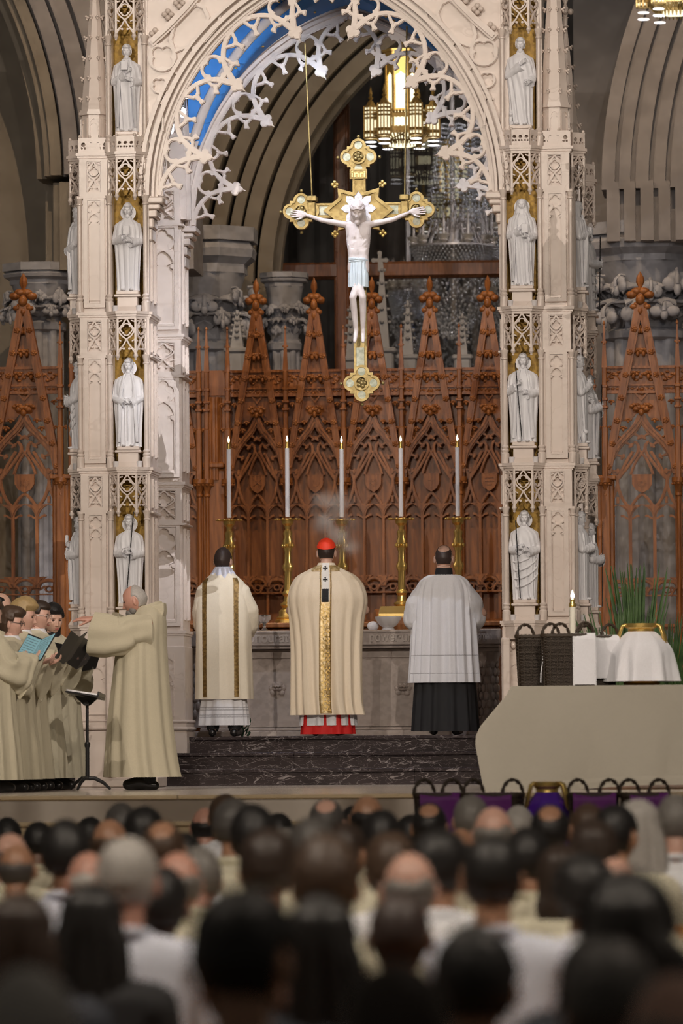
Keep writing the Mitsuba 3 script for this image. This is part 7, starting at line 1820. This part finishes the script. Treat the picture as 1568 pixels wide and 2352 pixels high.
def seat(px, pyt, wpx, skin, style, hair, cloth, ckind, label, kind=0, seed=0, z=None, extra=None):
    D = rowfor(px, pyt, FPX * .163 / wpx)
    q = at(px, pyt, D); sc = float(np.clip(q[2] / 1.322, .90, 1.09))
    k = thing('person', label, 'person', CG)
    T = tr(q[0] + (0), D, 0, 0, sc)
    put('body', shp(('b', kind), lambda: BODY[kind][2], 'skin_' + skin), k, T)
    put('clothing', shp(('c', ckind), lambda: CL[ckind], cloth), k, T)
    if style: put('hair', shp(('h', style, kind, seed % 3), lambda: hairmesh(style, kind, seed % 3), 'hair_' + hair), k, T)
    if extra: extra(k, T)
    return k
def headband(k, T):
    J, R, _ = BODY[0]; put('headband', shp(('hb',), lambda: place_head(tube([(.106 * math.cos(a), .02 + .02 * math.sin(a) * 0, .02 + .128 * math.sin(a)) for a in np.linspace(-.1, PI + .1, 26)], .014, 8), J['head'], rotm(*R)), 'black_metal'), k, T)
ROWS = [
 # px, top, width, skin, style, hair, cloth, cut, label, head turn, seed
 (470, 1852, 58, 'ruddy', 'bald', 'black', 'white_linen', 'alb', 'man with reddish bald head and dark fringe in front of the tan step', 0, 0),
 (515, 1825, 62, 'tan', 'short', 'brown', 'white_linen', 'alb', 'brown haired person just behind the tall dark grey haired man', 0, 1),
 (535, 1836, 84, 'tan', 'short', 'darkgrey', 'alb_cream_pale', 'alb', 'man with thick dark grey hair and visible left ear, left of centre', 2, 1),
 (580, 1857, 90, 'brown', 'thick', 'black', 'alb_cream_pale', 'alb', 'person with thick black hair right of the dark grey haired man', 0, 2),
 (638, 1870, 66, 'brown', 'short', 'black', 'alb_cream_pale', 'alb', 'black haired person in the front rows below the cardinal', 0, 0),
 (748, 1833, 74, 'pink', 'crown', 'darkgrey', 'alb_cream_pale', 'alb', 'grey haired man with a pink bald crown in the first row', 0, 1),
 (760, 1868, 64, 'brown', 'short', 'black', 'alb_cream_pale', 'alb', 'black haired person below the pink crowned grey head', 0, 1),
 (842, 1824, 74, 'tan', 'bald', 'black', 'alb_cream_pale', 'alb', 'man with shiny brown bald crown in the first row, centre', 0, 2),
 (812, 1853, 66, 'brown', 'short', 'black', 'alb_cream_pale', 'alb', 'black haired person left below the shiny brown crown', 0, 2),
 (875, 1863, 88, 'dark', 'short', 'black', 'alb_cream_pale', 'alb', 'person with short black hair right below the shiny brown crown', 0, 0),
 (942, 1872, 62, 'brown', 'short', 'black', 'alb_cream_pale', 'alb', 'small black haired head left of the tan bald crown', 0, 1),
 (985, 1843, 75, 'tan', 'crown', 'black', 'alb_cream_pale', 'alb', 'man with tan bald crown in front of the leftmost purple basket', 0, 0),
 (1080, 1828, 70, 'pink', 'short', 'grey', 'alb_cream_pale', 'alb', 'grey haired head below the second purple basket', 0, 1),
 (1082, 1843, 66, 'tan', 'short', 'black', 'alb_cream_pale', 'alb', 'black haired head right in front of the grey haired one', 2, 2),
 (1131, 1849, 86, 'pink', 'bald', 'grey', 'alb_cream_pale', 'alb', 'man with large shiny pink bald head in the third row, right half', 0, 1),
 (1190, 1853, 62, 'pink', 'short', 'white', 'alb_cream_pale', 'alb', 'white haired head below the violet urn, left', 0, 2),
 (1262, 1847, 86, 'tan', 'crown', 'black', 'alb_cream_pale', 'alb', 'man with reddish brown bald crown and black fringe below the violet urn', 0, 2),
 (1345, 1838, 82, 'tan', 'receding', 'brown', 'alb_cream_pale', 'alb', 'brown haired balding man below the third purple basket', 1, 1),
 (1412, 1851, 92, 'tan', 'short', 'black', 'alb_cream_pale', 'alb', 'black haired man with visible ear left of the white haired woman', 2, 0),
 (1464, 1841, 88, 'fair', 'long', 'white', 'white_linen', 'shirt', 'woman with long white hair near the right edge', 0, 1),
 (1516, 1872, 62, 'brown', 'short', 'black', 'white_linen', 'shirt', 'black haired man in white shirt right of the white haired woman', 2, 1),
 (1551, 1824, 84, 'pink', 'buzz', 'grey', 'white_linen', 'shirt', 'man with close cropped grey hair at the right edge', 0, 2),
 (205, 1877, 62, 'brown', 'short', 'black', 'alb_cream_pale', 'alb', 'black haired person in the left block, before the tan steps', 0, 1),
 (277, 1847, 72, 'tan', 'short', 'darkgrey', 'alb_cream_pale', 'alb', 'dark grey haired person, topmost head of the left block', 0, 2),
 (250, 1878, 82, 'tan', 'bald', 'brown', 'alb_cream_pale', 'alb', 'brown bald head with a highlight in the left block', 0, 0),
 (328, 1858, 82, 'dark', 'thick', 'black', 'alb_cream_pale', 'alb', 'person with thick black hair in the left block', 0, 1),
 (372, 1883, 94, 'tan', 'crown', 'brown', 'white_linen', 'alb', 'brown haired man with thin crown right of the thick black hair', 0, 2),
 (420, 1915, 88, 'brown', 'short', 'black', 'white_linen', 'alb', 'black haired head above the two grey haired men', 0, 0),
 (16, 1893, 66, 'tan', 'short', 'black', 'alb_cream_pale', 'alb', 'black haired head at the left edge, farthest row', 0, 2),
 (18, 1905, 84, 'pink', 'bald', 'darkgrey', 'alb_cream_pale', 'alb', 'pink bald forehead at the left edge', 1, 1),
 (150, 1893, 96, 'brown', 'thick', 'black', 'blue_white', 'shirt', 'person with tall thick black hair in the left block, white shirt', 0, 2),
 (86, 1945, 72, 'brown', 'short', 'black', 'alb_cream_pale', 'alb', 'dark head between the grey haired edge man and the thick black hair', 0, 1),
 (36, 1946, 90, 'tan', 'bald', 'darkgrey', 'alb_cream_pale', 'alb', 'bald man with dark grey sides near the left edge', 0, 0),
 (197, 1947, 92, 'ruddy', 'bald', 'white', 'blue_white', 'shirt', 'ruddy bald man turned left behind the big white haired head', 1, 2),
 (288, 1926, 128, 'ruddy', 'short', 'white', 'blue_white', 'shirt', 'man with big white haired head and red neck in the left block', 0, 1),
 (402, 1946, 100, 'ruddy', 'bald', 'grey', 'alb_cream_pale', 'alb', 'ruddy balding man beside the big white haired head', 1, 0),
 (452, 1942, 104, 'ruddy', 'short', 'grey', 'alb_cream_pale', 'alb', 'man with wavy grey hair right of the ruddy balding man', 1, 2),
 (612, 1911, 112, 'tan', 'thick', 'darkbrown', 'alb_cream_pale', 'alb', 'person with dark brown hair left of centre', 0, 1),
 (592, 1968, 72, 'tan', 'bald', 'brown', 'alb_cream_pale', 'alb', 'brown bald head below the dark brown hair', 1, 1),
 (652, 1978, 84, 'fair', 'bob', 'grey', 'alb_cream_pale', 'alb', 'person with light grey hair next to the brown bald head', 0, 0),
 (716, 1881, 100, 'tan', 'short', 'darkgrey', 'alb_cream_pale', 'alb', 'dark grey haired man behind the large brown head', 0, 0),
 (790, 1893, 90, 'tan', 'short', 'darkbrown', 'alb_cream_pale', 'alb', 'dark brown haired man with ear showing, right of the large brown head', 2, 2),
 (746, 1931, 142, 'tan', 'thick', 'brown', 'alb_cream_pale', 'alb', 'person with large brown haired head in the middle', 0, 2),
 (898, 1923, 112, 'tan', 'thick', 'brown', 'white_linen', 'alb', 'brown haired head behind the pink balding man', 0, 0),
 (1008, 1912, 112, 'tan', 'thick', 'black', 'white_linen', 'alb', 'black haired man with tan neck behind the pink balding man, right', 2, 1),
 (1056, 1899, 70, 'tan', 'bald', 'darkgrey', 'alb_cream_pale', 'alb', 'dark balding head above the broad black haired man', 0, 2),
 (1238, 1894, 78, 'pink', 'bald', 'grey', 'alb_cream_pale', 'alb', 'pale bald head behind the black haired pair', 0, 2),
 (1212, 1911, 94, 'tan', 'thick', 'black', 'alb_cream_pale', 'alb', 'black haired man with ear showing, right of the broad black haired man', 2, 2),
 (1129, 1922, 128, 'tan', 'short', 'black', 'blue_white', 'shirt', 'broad black haired man in bluish white garment', 0, 1),
 (1288, 1944, 104, 'tan', 'bob', 'darkbrown', 'alb_cream_pale', 'alb', 'person with dark brown hair right of the black haired pair', 0, 1),
 (1362, 1888, 98, 'tan', 'bob', 'darkbrown', 'alb_cream_pale', 'alb', 'person with wavy dark brown hair in cream alb, right half', 0, 2),
 (1412, 1966, 112, 'pink', 'bald', 'grey', 'alb_cream_pale', 'alb', 'pink bald head at right with cream alb shoulder', 0, 0),
 (939, 1953, 130, 'pink', 'bald', 'grey', 'white_linen', 'alb', 'pink balding man with grey fringe in the centre', 0, 1),
 (1340, 2003, 116, 'brown', 'afro', 'black', 'white_linen', 'alb', 'person with round dark hair left of the woman with headband', 0, 1),
 (366, 2022, 132, 'dark', 'thick', 'black', 'blue_white', 'shirt', 'person with short black hair and white collar, left of centre', 0, 0),
 (915, 2052, 126, 'brown', 'buzz', 'stubble', 'black_cloth', 'jacket', 'man with shaved brown head in black jacket', 0, 0),
 (800, 2124, 88, 'brown', 'bun', 'black', 'blue_white', 'shirt', 'black haired head with bun left of the shaved man', 0, 0),
 (735, 2066, 150, 'brown', 'long', 'black', 'dark_navy', 'jacket', 'woman with black hair in dark jacket, centre', 0, 2),
 (207, 2070, 128, 'tan', 'long', 'black', 'black_cloth', 'jacket', 'woman with long straight black hair in the left foreground', 0, 1),
 (45, 2112, 140, 'tan', 'long', 'darkbrown', 'dark_navy', 'jacket', 'woman with long dark brown hair at the left edge, foreground', 0, 0),
 (555, 2052, 196, 'tan', 'thick', 'black', 'green_cloth', 'jacket', 'person with thick black hair turned right, in dark green jacket', 2, 1),
 (1438, 2030, 170, 'dark', 'verylong', 'black', 'dark_navy', 'jacket', 'woman with very long black hair and a headband in the right foreground', 0, 2),
 (905, 2238, 220, 'brown', 'thick', 'darkbrown', 'black_cloth', 'jacket', 'dark brown haired head at the bottom edge, centre', 0, 1),
 (1090, 2240, 220, 'tan', 'thick', 'black', 'black_cloth', 'jacket', 'black haired head at the bottom edge right of the centre', 0, 2),
 (1400, 2268, 240, 'tan', 'thick', 'darkgrey', 'black_cloth', 'jacket', 'dark grey haired head at the bottom edge, right', 0, 0),
 (1552, 2300, 190, 'pink', 'bald', 'grey', 'grey_cloth', 'jacket', 'pinkish bald head at the bottom right corner', 0, 2),
 (552, 2296, 215, 'pink', 'bald', 'brown', 'green_cloth', 'jacket', 'pinkish bald head at the bottom edge, left of centre', 0, 1),
 (60, 2318, 200, 'fair', 'short', 'white', 'grey_cloth', 'jacket', 'pale haired head at the bottom left corner', 0, 2)]
for r in ROWS:
    px, py, w, skin, style, hair, cloth, cut, label, kind, seed = r
    seat(px, py, w, skin, style, hair, cloth, cut, label, kind, seed, extra=headband if 'headband' in label else None)
# pews
def pew(y, x0, x1, label, hb=.80):
    k = thing('pew', label, 'pew', 'oak pews of the nave')
    add('seat', bbx(x0, x1, y - .12, y + .34, .335, .375, .01), 'pew_oak', k, False)
    add('back', bbx(x0, x1, y - .26, y - .225, .12, hb, .008), 'pew_oak', k, False)
    add('rail', bbx(x0, x1, y - .285, y - .20, hb, hb + .04, .012), 'pew_oak', k, False)
    for x in np.linspace(x0, x1, 3): add('bench_end', bbx(x - .03, x + .03, y - .28, y + .36, 0.0, hb + .06, .012), 'pew_oak', k, False)
ordw = 'nearest second third fourth fifth sixth seventh eighth ninth tenth eleventh twelfth thirteenth fourteenth fifteenth sixteenth seventeenth eighteenth nineteenth twentieth twenty-first twenty-second twenty-third twenty-fourth farthest'.split()
rws = sorted(taken)
for i, r in enumerate(rws):
    y = ROW0 + DROW * r; pc = EYE[0] - math.tan(YAW) * y
    pew(y - .02, pc - 2.0, pc + 2.1, f'long oak pew almost hidden by the seated people, {ordw[i]} row', .80 if y > 21 else .56)
